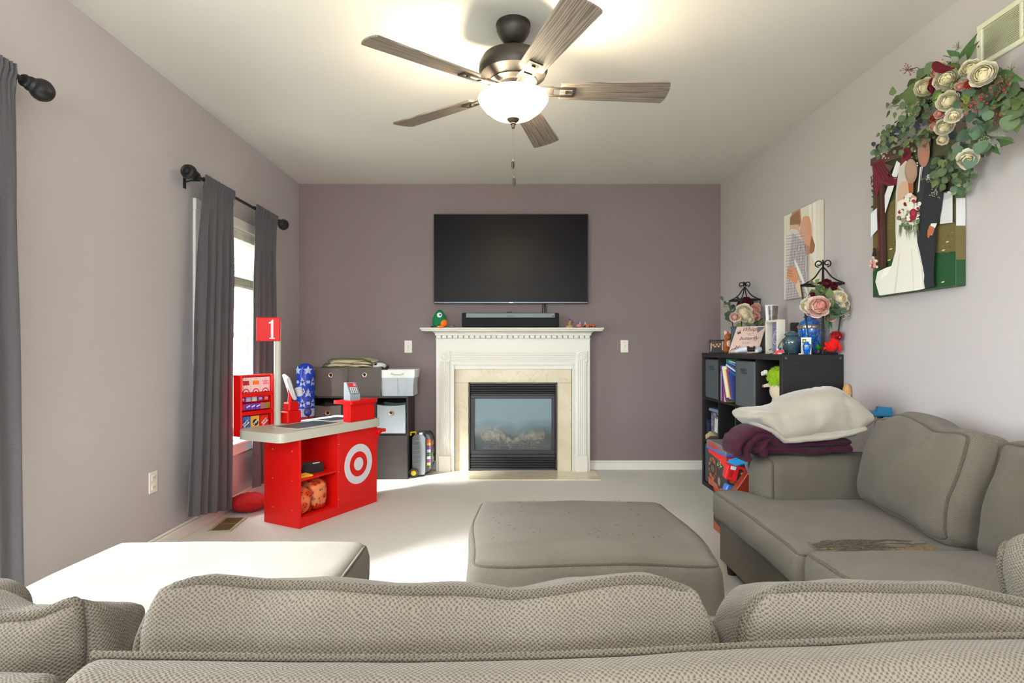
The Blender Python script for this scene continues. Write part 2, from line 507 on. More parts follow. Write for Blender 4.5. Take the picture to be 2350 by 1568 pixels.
root = bpy.data.objects.new('added_fill_window', None); C.objects.link(root); root['kind'] = 'structure'; root.location = (0, YR, W3[2]); reg(root, Matrix.Translation(root.location))  # frame of the window added for fill light from behind
b = MB(); x0, x1, z0, z1 = W3
for x in (x0, (x0+x1)/2, x1): b.bx(x-.03, x+.03, YR-.10, YR+.012, z0, z1, .003)
b.bx(x0-.06, x1+.06, YR-.10, YR+.014, z1-.03, z1+.06, .003); b.bx(x0-.06, x1+.06, YR-.10, YR+.03, z0-.03, z0+.03, .003)
part('window_frame', b, M_white, root)
part('pane', MB().bx(x0, x1, YR-.07, YR-.066, z0, z1), M_glass, root)

# frames around the added fill lamps behind the camera
for i, x in enumerate((-.95, .95)):
    t = thing('fill_light_frame', ('square' if i == 0 else 'second square') + ' white frame of an added fill light, unseen behind the sofa', 'light', (x, -1.2, ZC-.001))
    b = MB()
    for (a, c_, e, f_) in ((-.28,.28,-.28,-.25), (-.28,.28,.25,.28), (-.28,-.25,-.25,.25), (.25,.28,-.25,.25)):
        b.bx(x+a, x+c_, -1.2+e, -1.2+f_, ZC-.03, ZC-.001)
    part('frame', b, M_white, t)

# blind
t = thing('window_blind', 'white slatted blind half raised in the window behind the grey curtains', 'blind', (XL-.02, (W1[0]+W1[1])/2, 1.45))
M_blind = mat('blind_white', '#dfe0d2', rough=.5, col2='#c9c9b2', vscale=14)
b = MB().bx(XL-.045, XL+.004, W1[0]+.014, W1[1]-.014, 1.755, 1.808, .004); part('headrail', b, M_blind, t)
b = MB().box((0,0,0), (.045, W1[1]-W1[0]-.04, .0026)); me = mesh(b, 'slat'); me.materials.append(M_blind)
for k in range(6):
    inst('slat', me, None, t, Matrix.Translation((XL-.022, (W1[0]+W1[1])/2, 1.735-.040*k)) @ Matrix.Rotation(R(-28), 4, 'Y'))
for k in range(9):
    inst('slat', me, None, t, Matrix.Translation((XL-.022, (W1[0]+W1[1])/2, 1.503-.0052*k)) @ Matrix.Rotation(R(-2), 4, 'Y'))
b = MB().bx(XL-.046, XL+.002, W1[0]+.02, W1[1]-.02, 1.436, 1.456, .003); part('bottom_rail', b, M_blind, t)
b = MB()
for y in (W1[0]+.18, W1[1]-.18):
    b.tube([(XL+.003, y, 1.76), (XL+.003, y, 1.45)], .0012, 5)
part('cord', b, M_white, t)

# curtains and rods
M_curt = mat('grey_curtain_cloth', '#59575c', rough=.9, spec=.15, bump=.25, bscale=160, var=.22, vscale=90, stretch=(1, 1, 7), sheen=.2)
def rod(y0, y1, label, ends=(1, 1)):
    x, z = XL+.09, 1.968
    t = thing('curtain_rod', label, 'curtain rod', (XL, (y0+y1)/2, z))
    part('pole', MB().cyl((x, (y0+y1)/2, z), .0095, y1-y0, 'Y', 14), M_black, t)
    for e, s in ((y0, -1), (y1, 1)):
        if not ends[0 if s < 0 else 1]: continue
        Tm = Matrix.Rotation(R(-90*s), 3, 'X')
        part('finial', MB().lathe([(.0,-.002),(.017,0),(.022,.006),(.017,.012),(.013,.018),(.024,.026),(.026,.032),(.013,.036),(.015,.045),(.030,.056),(.039,.074),(.040,.088),(.034,.104),(.028,.108),(.024,.112),(.018,.110),(.014,.116),(0,.118)], (x, e, z), 24, Tm), M_black, t)
    for e in (y0+.03, y1-.03):
        b = MB(); b.tube([(XL+.003, e, z-.02), (XL+.04, e, z-.012), (x, e, z-.012)], .005, 6)
        b.bx(XL, XL+.005, e-.012, e+.012, z-.055, z+.005, .001); part('bracket', b, M_black, t)
    return t
rod(3.10, 4.21, 'black curtain rod with ball finials above the far left window')
rod(.05, 1.98, 'black curtain rod with ball finial at the top left edge, nearest the sofa')

def curtain(label, y0, y1, yb0, yb1, zb, folds, seed, amp=.022, zb1=None, hem=None):
    """top spans y0..y1 on the rod, bottom yb0..yb1"""
    t = thing('curtain', label, 'curtain', (XL+.09, (y0+y1)/2, zb))
    rnd = random.Random(seed); ph = [rnd.uniform(0, 6.28) for _ in range(4)]
    zt = 2.0; zb1 = zb if zb1 is None else zb1
    def fn(u, v, off=0):
        # v: 0 top, 1 bottom
        lo = zb + (zb1-zb)*u; z = zt + (lo-zt)*v
        g = min(1, v*9)
        ew = v**.75
        ya = y0 + (yb0-y0)*ew; yc = y1 + (yb1-y1)*ew
        uu = u + .012*math.sin(u*17+ph[0])*g
        y = ya + (yc-ya)*uu
        # gathers on the rod, wide folds below
        s = math.sin(2*math.pi*folds*u + ph[1] + .8*math.sin(3*v+ph[2]+u*4))
        s2 = math.sin(2*math.pi*(folds*1.7)*u + ph[3] + 1.2*v)
        wide = amp*(.55+.45*v)*(math.copysign(abs(s)**.7, s)*.8 + .35*s2)
        gath = .0045*math.sin(2*math.pi*folds*4.3*u+ph[0]) + .003*math.sin(2*math.pi*folds*7*u)
        if v < .03:
            k = v/.03; x = .016*math.sin(math.pi*min(1, max(.15, k))) + gath
            x = .014 + gath
        elif v < .045: x = .004 + gath*.6
        else: x = gath*math.exp(-v*14) + wide*min(1, (v-.045)*5) + .004
        return Vector((XL+.09 + x + off + .002*noise.noise(Vector((u*9, v*5, seed))), y + .003*math.sin(v*11+u*30), z))
    b = MB(); nu = int(folds*16)+8
    b.grid(lambda u, v: fn(u, v), nu, 60)
    b.grid(lambda u, v: fn(1-u, v, -.0022), nu, 60)
    for s in (0, 1): b.tube([fn(s, k/40)+Vector((-.001,0,0)) for k in range(41)], .0017, 5)
    o = part('panel', b, M_curt, t, smooth=1.3)
    b = MB()       # the back run of cloth over the pole
    b.grid(lambda u, v: Vector((XL+.09 + .015*math.cos(math.pi*(v)) , y0+(y1-y0)*u, 1.968+.017*math.sin(math.pi*v)+.002*math.sin(u*folds*27))), int(folds*10), 6)
    part('rod_pocket', b, M_curt, t, smooth=1.3)
    b = MB(); vh = .955
    b.tube([fn(k/nu, vh)+Vector((.0012,0,0)) for k in range(nu+1)], .0009, 4); part('hem_stitching', b, mat('curtain_seam', '#55535b', rough=.9), t)
    return t
curtain('long grey curtain on the near side of the far left window', 3.16, 3.50, 3.00, 3.46, .14, 4.6, 3, zb1=.055)
curtain('grey curtain on the far side of the window, beside the back corner', 3.80, 4.16, 3.80, 4.14, .10, 4.2, 11, amp=.016)
curtain('slate grey curtain at the left edge of the picture beside the sofa', 1.64, 1.945, 1.62, 1.99, .03, 4.0, 5, amp=.02)

# switches, outlet, vents
def plate(label, c, axis, w_=.066, h_=.106, kind='toggle', name='light_switch', cat='switch'):
    t = thing(name, label, cat, c); b = MB(); x, y, z = c
    MP = mat('plate_ivory', '#e9e6da', rough=.4)
    if axis == 'y':
        part('cover_plate', MB().bx(x-w_/2, x+w_/2, y-.006, y, z-h_/2, z+h_/2, .003), MP, t)
        b = MB(); b.bx(x-.009, x+.009, y-.010, y-.006, z-.016, z+.016, .002); b.box((x, y-.013, z+.004), (.007,.012,.012), bev=.002)
        part('toggle', b, MP, t)
        b = MB()
        for s in (-1, 1): b.cyl((x, y-.0065, z+s*.032), .003, .002, 'Y', 10)
        part('screw', b, M_brass, t)
    else:
        part('cover_plate', MB().bx(x, x+.006, y-w_/2, y+w_/2, z-h_/2, z+h_/2, .003), MP, t)
        for s in (-1, 1):
            part('socket', MB().bx(x+.005, x+.009, y-.016, y+.016, z+s*.024-.014, z+s*.024+.014, .003), MP, t)
            b = MB(); 
            for q in (-.006, .006): b.bx(x+.0085, x+.0095, y+q-.001, y+q+.001, z+s*.024-.004, z+s*.024+.005)
            part('slot', b, M_black, t)
plate('white light switch on the mauve wall left of the fireplace', (wp(937,796,YB).x, YB, wp(937,796,YB).z), 'y')
plate('white light switch on the mauve wall right of the fireplace', (wp(1433,795,YB).x, YB, wp(1433,795,YB).z), 'y')
plate('white electrical outlet low on the left wall', (XL, 2.85, .362), 'x', name='wall_outlet', cat='outlet')

t = thing('floor_vent', 'brass-coloured floor register in the carpet by the left wall', 'vent', (-1.632, 3.33, 0), R(6))
M_vent = mat('vent_brown', '#8a7f58', rough=.5, metal=.3)
b = MB(); 
for (a, c_, e, f_) in ((-.066,.066,-.140,-.122), (-.066,.066,.122,.140), (-.066,-.05,-.122,.122), (.05,.066,-.122,.122)): b.bx(a, c_, e, f_, .0, .008, .002)
part('vent_frame', b, mat('vent_frame', '#b3ab93', rough=.5), t, world=False)
part('duct_shade_plate', MB().bx(-.05,.05,-.122,.122,.0005,.002), mat('vent_dark', '#4d4630', rough=.8), t, world=False)  # dark plate stands in for the shade under the louvers
me = mesh(MB().box((0,0,0), (.0022, .244, .006)), 'louver'); me.materials.append(M_vent)
for k in range(16):
    o = bpy.data.objects.new('louver', me); C.objects.link(o); o.parent = t; o.location = (-.045+.006*k, 0, .0055); o.rotation_euler = (0, R(35), 0)
part('divider', MB().bx(-.05,.05,-.004,.004,.002,.009), M_vent, t, world=False)

t = thing('wall_vent', 'cream return air grille high on the right wall above the flowers', 'vent', (XR, 1.90, 2.12))
M_gr = mat('grille_cream', '#dcdcc4', rough=.5)
y0, y1, z0, z1 = 1.62, 2.20, 2.11, 2.275; b = MB(); x0, x1 = XR-.012, XR
b.bx(x0,x1,y0,y1,z0,z0+.020,.003); b.bx(x0,x1,y0,y1,z1-.020,z1,.003); b.bx(x0,x1,y0,y0+.022,z0+.02,z1-.02,.003); b.bx(x0,x1,y1-.026,y1,z0+.02,z1-.02,.003)
b.bx(x0+.002,x1,2.005,2.018,z0+.02,z1-.02,.002); b.bx(x0+.002,x1,1.80,1.813,z0+.02,z1-.02,.002)
part('vent_frame', b, M_gr, t)
part('duct_shade_plate', MB().bx(XR-.002, XR-.0005, y0+.02, y1-.02, z0+.02, z1-.02), mat('vent_shadow', '#bdbca4', rough=.9), t)  # plate coloured as the shade between the louvers
me = mesh(MB().box((0,0,0), (.0062, y1-y0-.05, .0014)), 'louver'); me.materials.append(M_gr)
for k in range(19): inst('louver', me, None, t, Matrix.Translation((XR-.006, (y0+y1)/2, z0+.026+.0063*k)) @ Matrix.Rotation(R(-30), 4, 'Y'))
b = MB()
for yy in (y0+.01, y1-.012): b.cyl((x0-.0005, yy, (z0+z1)/2), .004, .002, 'X', 10)
part('screw', b, M_brass, t)

# ================================================================== FIREPLACE
YM = 4.76    # face of the surround boards
t = thing('fireplace_mantel', 'white wooden fireplace mantel with dentil moulding, fluted pilasters and marble facing', 'fireplace mantel', (.05, YB, 0))
xs0, xs1 = -.592, .697
b = MB()      # shelf in two steps
b.bx(-.714, .799, 4.655, YB, 1.189, 1.205, .005); b.bx(-.703, .789, 4.666, YB, 1.177, 1.190, .004)
part('mantel_shelf', b, M_white, t)
# cove under the shelf
prof = []
for k in range(9):
    a = R(90*k/8); prof.append((.062*(1-math.sin(a)), .048*(1-math.cos(a))))     # (out, up)
def ring(out): return [(xs0-out, YB), (xs0-out, YM-.012-out), (xs1+out, YM-.012-out), (xs1+out, YB)]
b = MB(); n = len(prof); L = []
for i, (o_, up) in enumerate(prof):
    o2 = .062-.062*math.cos(R(90*i/8)); u2 = .034*math.sin(R(90*i/8))
    L.append((o2+.004, 1.146+u2))
vs_ = []; fs = []
for o_, z in L: vs_ += [(x, y, z) for x, y in ring(o_)]
for i in range(len(L)-1):
    for k in range(3): fs.append([i*4+k, i*4+k+1, (i+1)*4+k+1, (i+1)*4+k])
b.add(vs_, fs); part('cove_moulding', b, M_white, t)
b = MB(); b.bx(xs0-.006, xs1+.006, YM-.024, YB, 1.142, 1.150, .002); b.bx(xs0, xs1, YM+.018, YB, 1.116, 1.143)
b.bx(xs0-.003, xs1+.003, YM-.010, YB, 1.110, 1.118, .002)
part('bed_moulding', b, M_white, t)
me = mesh(MB().box((0,0,0), (.0345,.040,.021)), 'dentil'); me.materials.append(M_white)
for k in range(28):
    inst('dentil', me, None, t, Matrix.Translation((xs0+.026+k*.0458, YM-.002, 1.1305)))
b = MB(); b.bx(xs0, xs1, YM, YB, .86, 1.112, .002); b.bx(xs0, xs0+.145, YM, YB, 0, .86, .002); b.bx(xs1-.145, xs1, YM, YB, 0, .86, .002)
part('frieze_board', b, M_white, t)
b = MB(); xi0, xi1 = -.438, .545     # inner bead
for w_, y_ in ((.012, YM-.010), (.022, YM-.005)):
    b.bx(xi0-w_, xi1+w_, y_, YM+.01, .895, .895+w_, .002); b.bx(xi0-w_, xi0, y_, YM+.01, 0, .895, .002); b.bx(xi1, xi1+w_, y_, YM+.01, 0, .895, .002)
part('inner_bead', b, M_white, t)
for s, xc in ((-1, -.519), (1, .625)):
    pl = part('pilaster', MB().bx(xc-.044, xc+.044, YM-.012, YM+.004, .13, .928, .002), M_white, t)
    for k in range(5):
        part('flute', MB().cyl((xc-.031+.0155*k, YM-.013, .53), .0062, .79, 'Z', 8), M_white, pl)
    part('plinth', MB().bx(xc-.050, xc+.050, YM-.024, YM+.004, 0, .138, .003), M_white, t)
    cb = part('corner_block', MB().bx(xc-.047, xc+.047, YM-.018, YM+.004, .925, 1.012, .002), M_white, t)
    b = MB().lathe([(.036,.0),(.036,.003),(.031,.006),(.027,.003),(.024,.003),(.020,.006),(.016,.003),(.012,.003),(.008,.007),(0,.008)], (xc, YM-.018, .968), 24, Matrix.Rotation(R(90), 3, 'X'))
    part('rosette', b, M_white, cb)
ar = part('architrave', MB().bx(-.474, .580, YM-.010, YM+.004, .928, 1.008, .002), M_white, t)
for k in range(4): part('reed', MB().cyl((.053, YM-.010, .944+.0165*k), .0058, 1.05, 'X', 8), M_white, ar)

def marble(name):
    m = mat(name, '#e4dac2', rough=.18, spec=.5, col2='#d9ccb0', vscale=6)
    nt = m.node_tree; N = nt.nodes; L_ = nt.links; bs = N['Principled BSDF']
    tc = N.new('ShaderNodeTexCoord'); n = N.new('ShaderNodeTexNoise'); n.inputs['Scale'].default_value = 4; n.inputs['Detail'].default_value = 8; n.inputs['Distortion'].default_value = 1.5
    L_.new(tc.outputs['Object'], n.inputs[0])
    r = N.new('ShaderNodeValToRGB'); e = r.color_ramp.elements; e[0].position = .485; e[0].color = (1,1,1,1); e[1].position = .515; e[1].color = (1,1,1,1)
    x = e.new(.5); x.color = (.62,.55,.45,1)
    L_.new(n.outputs[0], r.inputs[0])
    mx = N.new('ShaderNodeMix'); mx.data_type = 'RGBA'; mx.blend_type = 'MULTIPLY'; mx.inputs[0].default_value = .35
    src = bs.inputs['Base Color'].links[0].from_socket
    L_.new(src, mx.inputs[6]); L_.new(r.outputs[0], mx.inputs[7]); L_.new(mx.outputs[2], bs.inputs['Base Color'])
    return m
M_marb = marble('cream_marble')
YF = 4.79
part('marble_slab', MB().bx(-.438, .545, YF, YB, .745, .90, .001), M_marb, t)
part('marble_slab', MB().bx(-.438, -.322, YF, YB, .0, .7435, .001), M_marb, t)
part('marble_slab', MB().bx(.424, .545, YF, YB, .0, .7435, .001), M_marb, t)
b = MB().bx(-.66, .74, 4.455, YM+.01, -.01, .008, .003); hs = part('hearth_slab', b, M_marb, t)

# gas insert
t = thing('gas_fireplace', 'black gas fireplace insert with louvres and hazy glass with painted reflection over ceramic logs', 'fireplace', (.05, YF, 0))
M_blk = mat('fireplace_black', '#26272a', rough=.45, metal=.4, bump=.03)
M_blk2 = mat('fireplace_frame', '#3b3c40', rough=.5, metal=.3)
fx0, fx1, fz0, fz1 = -.322, .424, .010, .748
b = MB()
b.bx(fx0, fx1, YF-.012, YB, fz1-.014, fz1, .002); b.bx(fx0, fx1, YF-.012, YB, fz0, fz0+.012, .002)
b.bx(fx0, fx0+.014, YF-.012, YB, fz0, fz1, .002); b.bx(fx1-.014, fx1, YF-.012, YB, fz0, fz1, .002)
part('outer_frame', b, mat('insert_trim', '#4a463f', rough=.45, metal=.5), t)
lv = MB().box((0,0,0), (fx1-fx0-.036, .030, .009), rot=Matrix.Rotation(R(28), 3, 'X'), bev=.001); me = mesh(lv, 'louver'); me.materials.append(M_blk2)
for k in range(4): inst('louver', me, None, t, Matrix.Translation((.051, YF+.004, .728-.0205*k)))
for k in range(5): inst('louver', me, None, t, Matrix.Translation((.051, YF+.004, .108-.0205*k)))
part('control_panel', MB().bx(fx0+.02, fx1-.018, YF-.006, YF+.006, .118, .142, .002), M_blk2, t)
gx0, gx1 = -.270, .376; gz0, gz1 = .178, .612; b = MB()
for zz in ((.645,.735), (.02,.118)): b.bx(fx0+.014, fx1-.014, YF+.022, YF+.03, zz[0], zz[1])
b.bx(fx0+.002, gx0-.002, YF+.022, YF+.03, .02, .74); b.bx(gx1+.002, fx1-.002, YF+.022, YF+.03, .02, .74); b.bx(fx0+.002, fx1-.002, YF+.022, YF+.03, .10, gz0-.003); b.bx(fx0+.002, fx1-.002, YF+.022, YF+.03, gz1+.003, .74)
part('louver_backing', b, mat('deep_black', '#080808', rough=.9), t)
b = MB(); dz0, dz1 = .146, .640; gx0, gx1 = -.270, .376; gz0, gz1 = .178, .612
b.bx(fx0+.02, fx1-.018, YF-.010, YF+.012, gz1, dz1, .003); b.bx(fx0+.02, fx1-.018, YF-.010, YF+.012, dz0, gz0, .003)
b.bx(fx0+.02, gx0, YF-.010, YF+.012, gz0, gz1, .003); b.bx(gx1, fx1-.018, YF-.010, YF+.012, gz0, gz1, .003)
part('door_frame', b, M_blk2, t)
# glass with haze, the window's bluish reflection painted in as diffuse colour
mh = bpy.data.materials.new('haze_reflection_glass'); mh.use_nodes = True; nt = mh.node_tree; N = nt.nodes; L_ = nt.links; N.remove(N['Principled BSDF'])
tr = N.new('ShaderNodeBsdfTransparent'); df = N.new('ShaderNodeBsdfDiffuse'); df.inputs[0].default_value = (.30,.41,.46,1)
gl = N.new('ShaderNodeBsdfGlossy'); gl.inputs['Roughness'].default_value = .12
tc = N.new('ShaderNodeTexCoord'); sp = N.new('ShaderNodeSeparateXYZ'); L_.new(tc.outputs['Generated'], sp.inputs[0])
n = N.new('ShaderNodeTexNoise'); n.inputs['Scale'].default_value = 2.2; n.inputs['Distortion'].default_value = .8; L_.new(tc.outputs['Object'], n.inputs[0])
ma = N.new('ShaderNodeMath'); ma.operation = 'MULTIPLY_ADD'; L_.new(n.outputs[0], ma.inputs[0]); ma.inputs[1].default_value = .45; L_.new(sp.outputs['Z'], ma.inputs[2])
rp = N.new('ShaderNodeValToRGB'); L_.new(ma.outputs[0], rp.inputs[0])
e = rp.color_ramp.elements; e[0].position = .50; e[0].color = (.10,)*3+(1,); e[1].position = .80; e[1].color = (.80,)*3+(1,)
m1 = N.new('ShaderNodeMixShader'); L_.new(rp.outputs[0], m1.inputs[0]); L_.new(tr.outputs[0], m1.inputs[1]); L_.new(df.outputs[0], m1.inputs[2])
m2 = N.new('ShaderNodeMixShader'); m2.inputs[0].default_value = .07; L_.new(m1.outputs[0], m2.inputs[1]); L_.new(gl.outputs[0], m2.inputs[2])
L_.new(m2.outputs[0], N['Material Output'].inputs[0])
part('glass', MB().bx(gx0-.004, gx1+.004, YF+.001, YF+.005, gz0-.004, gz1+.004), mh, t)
M_fbox = mat('firebox_metal', '#5d5750', rough=.8)
b = MB(); x0, x1, y0, y1, z0, z1 = gx0-.03, gx1+.03, YF+.014, YB+.34, .150, .640
b.bx(x0, x1, y1, y1+.01, z0, z1); b.bx(x0-.01, x0, y0, y1, z0, z1); b.bx(x1, x1+.01, y0, y1, z0, z1); b.bx(x0, x1, y0, y1, z0-.01, z0); b.bx(x0, x1, y0, y1, z1, z1+.01)
part('firebox', b, M_fbox, t)
M_log = mat('ceramic_log', '#c9b794', rough=.95, bump=1.0, bscale=45, col2='#5c4f3f', vscale=26, stretch=(1, 1, 1))
def logm(p0, p1, r0, r1, seed):
    b = MB(); p0 = Vector(p0); p1 = Vector(p1); n = 14
    b.tube([p0.lerp(p1, k/n) + noise.noise_vector(Vector((k*.5, seed, 0)))*.010 for k in range(n+1)], [(r0+(r1-r0)*k/n)*(1+.14*noise.noise(Vector((k*.9, seed, 3)))) for k in range(n+1)], 14)
    b.v = [p + noise.noise_vector(p*45)*.006 for p in b.v]
    part('log', b, M_log, t, smooth=1.2)
yl = YF+.10
logm((-.20, yl+.06, .275), (-.06, yl+.03, .27), .052, .046, 1)
logm((.14, yl+.03, .28), (.31, yl+.06, .28), .046, .056, 2)
logm((-.13, yl+.10, .345), (.05, yl-.01, .215), .026, .020, 3)
logm((.02, yl-.02, .205), (.23, yl+.11, .325), .022, .026, 4)
logm((-.02, yl+.02, .27), (.03, yl-.045, .200), .022, .013, 5)
M_gray = mat('grate_iron', '#5b5550', rough=.6, metal=.4)
b = MB()
for z in (.188, .208, .226): b.cyl((.05, yl-.065, z), .0045, .50, 'X', 8)
part('grate', b, M_gray, t)
for x in (-.15, -.06, .03, .12, .21):
    part('grate_bar', MB().tube([(x-.006, yl-.07, .162), (x, yl-.07, .235), (x, yl-.06, .245)], .006, 6), M_gray, t)
b = MB(); rnd = random.Random(4)
for k in range(70):
    b.ball((rnd.uniform(-.19,.29), yl+rnd.uniform(-.04,.09), .195+rnd.uniform(0,.03)), rnd.uniform(.007,.016), 6, 4)
part('ember_bed', b, mat('embers', '#8f8478', rough=.9, col2='#5a3f30', vscale=40), t, kind='stuff')

# ================================================================== TV, SOUND BAR, MANTEL TOP
a0 = wp(995, 491, 4.80); a1 = wp(1350, 697, 4.80)
t = thing('television', 'large flat black television mounted above the fireplace', 'television', ((a0.x+a1.x)/2, YB, a1.z))
b = MB().bx(a0.x, a1.x, 4.802, 4.835, a1.z, a0.z, .004); part('housing', b, mat('tv_body', '#17171a', rough=.4), t)
part('screen', MB().bx(a0.x+.007, a1.x-.007, 4.7995, 4.803, a1.z+.016, a0.z-.007), mat('tv_screen', '#0d0b0d', rough=.35, spec=.12), t)
part('bezel', MB().bx(a0.x+.003, a1.x-.003, 4.7985, 4.803, a1.z+.003, a1.z+.013, .001), mat('tv_bezel', '#56606a', rough=.3, metal=.6), t)
b = MB(); b.bx(-.15, .22, 4.835, YB, 1.65, 1.95); part('wall_bracket', b, M_black, t)
b = MB(); b.bx((a0.x+a1.x)/2-.016, (a0.x+a1.x)/2+.016, 4.7978, 4.7990, a1.z+.005, a1.z+.011); part('badge', b, mat('badge', '#c9ccd0', rough=.3, metal=.7), t)
b = MB()
for k, px in enumerate((1246, 1249, 1252)):
    p = wp(px, 697, 4.84); q = wp(px+(1 if k else -1), 722, 4.84)
    b.tube([p+Vector((0,0,.02)), p, p.lerp(q,.5)+Vector((.003*(k-1),0,0)), q, q+Vector((.0,0,-.05)), Vector((q.x, 4.82, 1.215))], .0035, 6)
single('television_cable', b, M_black, 'black cables hanging from the television down behind the sound bar', 'cable')
ZM = 1.205
p0 = wp(1060, 718, 4.70); p1 = wp(1283, 752, 4.70)
t = thing('sound_bar', 'long black sound bar with silver top strip on the mantel', 'speaker', ((p0.x+p1.x)/2, 4.75, ZM))
zt = p0.z
part('body', MB().bx(p0.x, p1.x, 4.705, 4.79, ZM+.006, zt, .006), mat('speaker_cloth', '#14171b', rough=.9, bump=.3, bscale=900), t)
b = MB()
part('top_strip', MB().bx(p0.x+.034, p1.x-.034, 4.7025, 4.706, zt-.040, zt-.003, .0015), mat('strip_silver', '#68716f', rough=.45, metal=.3), t)
b = MB(); M_ = frame(((p0.x+p1.x)/2, 4.7022, zt-.029), (1,0,0), (0,0,1)); text_mb(b, 'SONOS', M_, .017, '#23282a')
poly_on(b, M_, [(.342,-.002),(.360,-.002),(.360,.004),(.342,.004)], '#23282a', .0005)
part('lettering', b, M_print, t, smooth=0)
b = MB()
for s in (-1, 1): b.bx((p0.x+p1.x)/2+s*.3-.02, (p0.x+p1.x)/2+s*.3+.02, 4.72, 4.78, ZM, ZM+.007)
part('foot', b, M_black, t)
b = MB(); q = wp(1166, 716, 4.79)
b.tube([(q.x-.012, 4.80, ZM), (q.x-.010, 4.80, q.z-.01), (q.x-.003, 4.80, q.z+.001), (q.x+.004, 4.80, q.z-.008)], .003, 6)
b.tube([(q.x+.02+.014*math.cos(R(a)), 4.80, q.z-.009+.012*math.sin(R(a))) for a in range(-20, 201, 20)], .002, 6)
single('speaker_cable', b, M_black, 'thin black wire loops showing behind the middle of the sound bar', 'cable')

# green one-eyed plush
c = wp(1009, 750, 4.70); c.z = ZM
t = thing('plush_toy', 'green one-eyed plush monster with orange belly on the left of the mantel', 'toy', c)
b = MB().lathe([(.0,0),(.040,.004),(.056,.02),(.061,.045),(.058,.075),(.045,.108),(.028,.132),(.012,.145),(0,.148)], c, 20, sy=.6)
b.v = [p + noise.noise_vector(p*30)*.003 for p in b.v]
part('body', b, mat('green_felt', '#0e7145', rough=.95, bump=.4, bscale=150), t, smooth=1.2)
b = MB(); b.ball(c+Vector((.035,-.014,.036)), (.030,.030,.034), 16, 10, Matrix.Rotation(R(35),3,'Y'))
part('belly', b, mat('orange_felt', '#f4801c', rough=.95), t)
e0 = part('eye', MB().lathe([(.021,0),(.021,.004),(.018,.007),(0,.008)], c+Vector((.002,-.027,.103)), 20, Matrix.Rotation(R(90),3,'X')), mat('eye_white', '#e8eaf4', rough=.7), t)
part('pupil', MB().lathe([(.009,0),(.008,.003),(0,.004)], c+Vector((.008,-.0345,.104)), 14, Matrix.Rotation(R(90),3,'X')), mat('pupil_blue', '#3a3a86', rough=.5), e0)
b = MB(); b.ball(c+Vector((.012,-.045,.008)), (.03,.016,.010)); part('foot', b, MATS['orange_felt'], t)
c = wp(1037, 748, 4.70); b = MB(); b.bx(c.x-.018, c.x+.018, 4.69, 4.72, ZM, ZM+.024, .002); b.bx(c.x-.008, c.x+.012, 4.688, 4.691, ZM+.006, ZM+.018)
single('streaming_box', b, mat('dark_box', '#39373a', rough=.4), 'small dark box beside the green plush on the mantel', 'box')
c = wp(991, 749, 4.70); b = MB().lathe([(.010,0),(.012,.002),(.012,.010),(.009,.013),(0,.013)], (c.x, 4.71, ZM), 14)
single('black_puck', b, M_black, 'tiny black round puck at the left end of the mantel', 'disc')
# little toys on the right of the mantel
c = wp(1308, 750, 4.70); c.z = ZM
t = thing('dragon_figurine', 'small purple dragon figurine on a gold base, right of the sound bar', 'toy', c)
M_pur = mat('purple_toy', '#6d4264', rough=.5); M_gold = mat('gold_toy', '#a8854f', rough=.5)
part('base', MB().lathe([(.034,0),(.036,.006),(.032,.012),(.034,.018),(.028,.020),(0,.02)], c, 16, sy=.6), M_gold, t)
b = MB(); b.tube([c+Vector(v) for v in ((.004,0,.015),(-.006,0,.03),(.003,0,.045),(-.002,0,.06),(-.012,-.006,.066))], [.010,.013,.010,.008,.004], 8)
part('body', b, MATS['gold_toy'], t)
b = MB(); b.ball(c+Vector((-.006,-.004,.068)), (.012,.010,.009)); b.ball(c+Vector((.022,0,.044)), (.010,.007,.010)); b.prism([(0,0),(.022,.012),(.016,-.010)], -.002, .002, frame(c+Vector((.006,0,.058)), (1,0,0),(0,0,1))); b.prism([(0,0),(-.018,.016),(-.016,-.002)], -.002, .002, frame(c+Vector((-.004,0,.05)), (1,0,0),(0,0,1)))
part('wings', b, M_pur, t)
for k, (px, lab) in enumerate(((1331, 'small purple crystal-topped toy next to the dragon figurine'), (1343, 'small purple crystal-topped toy among the orange toy cars'))):
    c = wp(px, 745, 4.73); c.z = ZM; t = thing('crystal_toy', lab, 'toy', c)
    part('base', MB().lathe([(.012,0),(.013,.01),(.009,.022),(.011,.028),(0,.03)], c, 12), mat('lilac', '#b07fd0', rough=.4), t)
    part('crystal', MB().lathe([(.0075,.028),(.009,.034),(0,.058)], c, 6), mat('pink_crystal', '#d79ae0', rough=.2), t)
for k, (px, s, lab) in enumerate(((1328, .8, 'tiny orange and black toy car below the purple crystal'), (1347, 1.15, 'orange and black toy racing car on the mantel'), (1360, .9, 'orange and black toy car nearest the right end of the mantel'))):
    c = wp(px, 750, 4.69); c.z = ZM; t = thing('toy_car', lab, 'toy car', c, R(10*k))
    M_or = mat('orange_toy', '#d9662a', rough=.4)
    part('body', MB().prism([(-.030*s,.006),(.030*s,.006),(.032*s,.012),(.014*s,.018),(.006*s,.028),(-.010*s,.028),(-.020*s,.018),(-.031*s,.016)], -.010, .010, frame((0,0,0),(1,0,0),(0,0,1))), M_or, t, world=False)
    for x in (-.019*s, .019*s):
        for y in (-.011, .011): part('wheel', MB().cyl((x, y, .007*s+.001), .0075*s, .006, 'Y', 12), M_black, t, world=False)
c = wp(1374, 750, 4.69); b = MB(); b.lathe([(.0,0),(.020,.001),(.018,.004),(0,.006)], (c.x, 4.70, ZM), 14)
single('dark_disc', b, M_black, 'flat black disc at the right end of the mantel', 'disc')

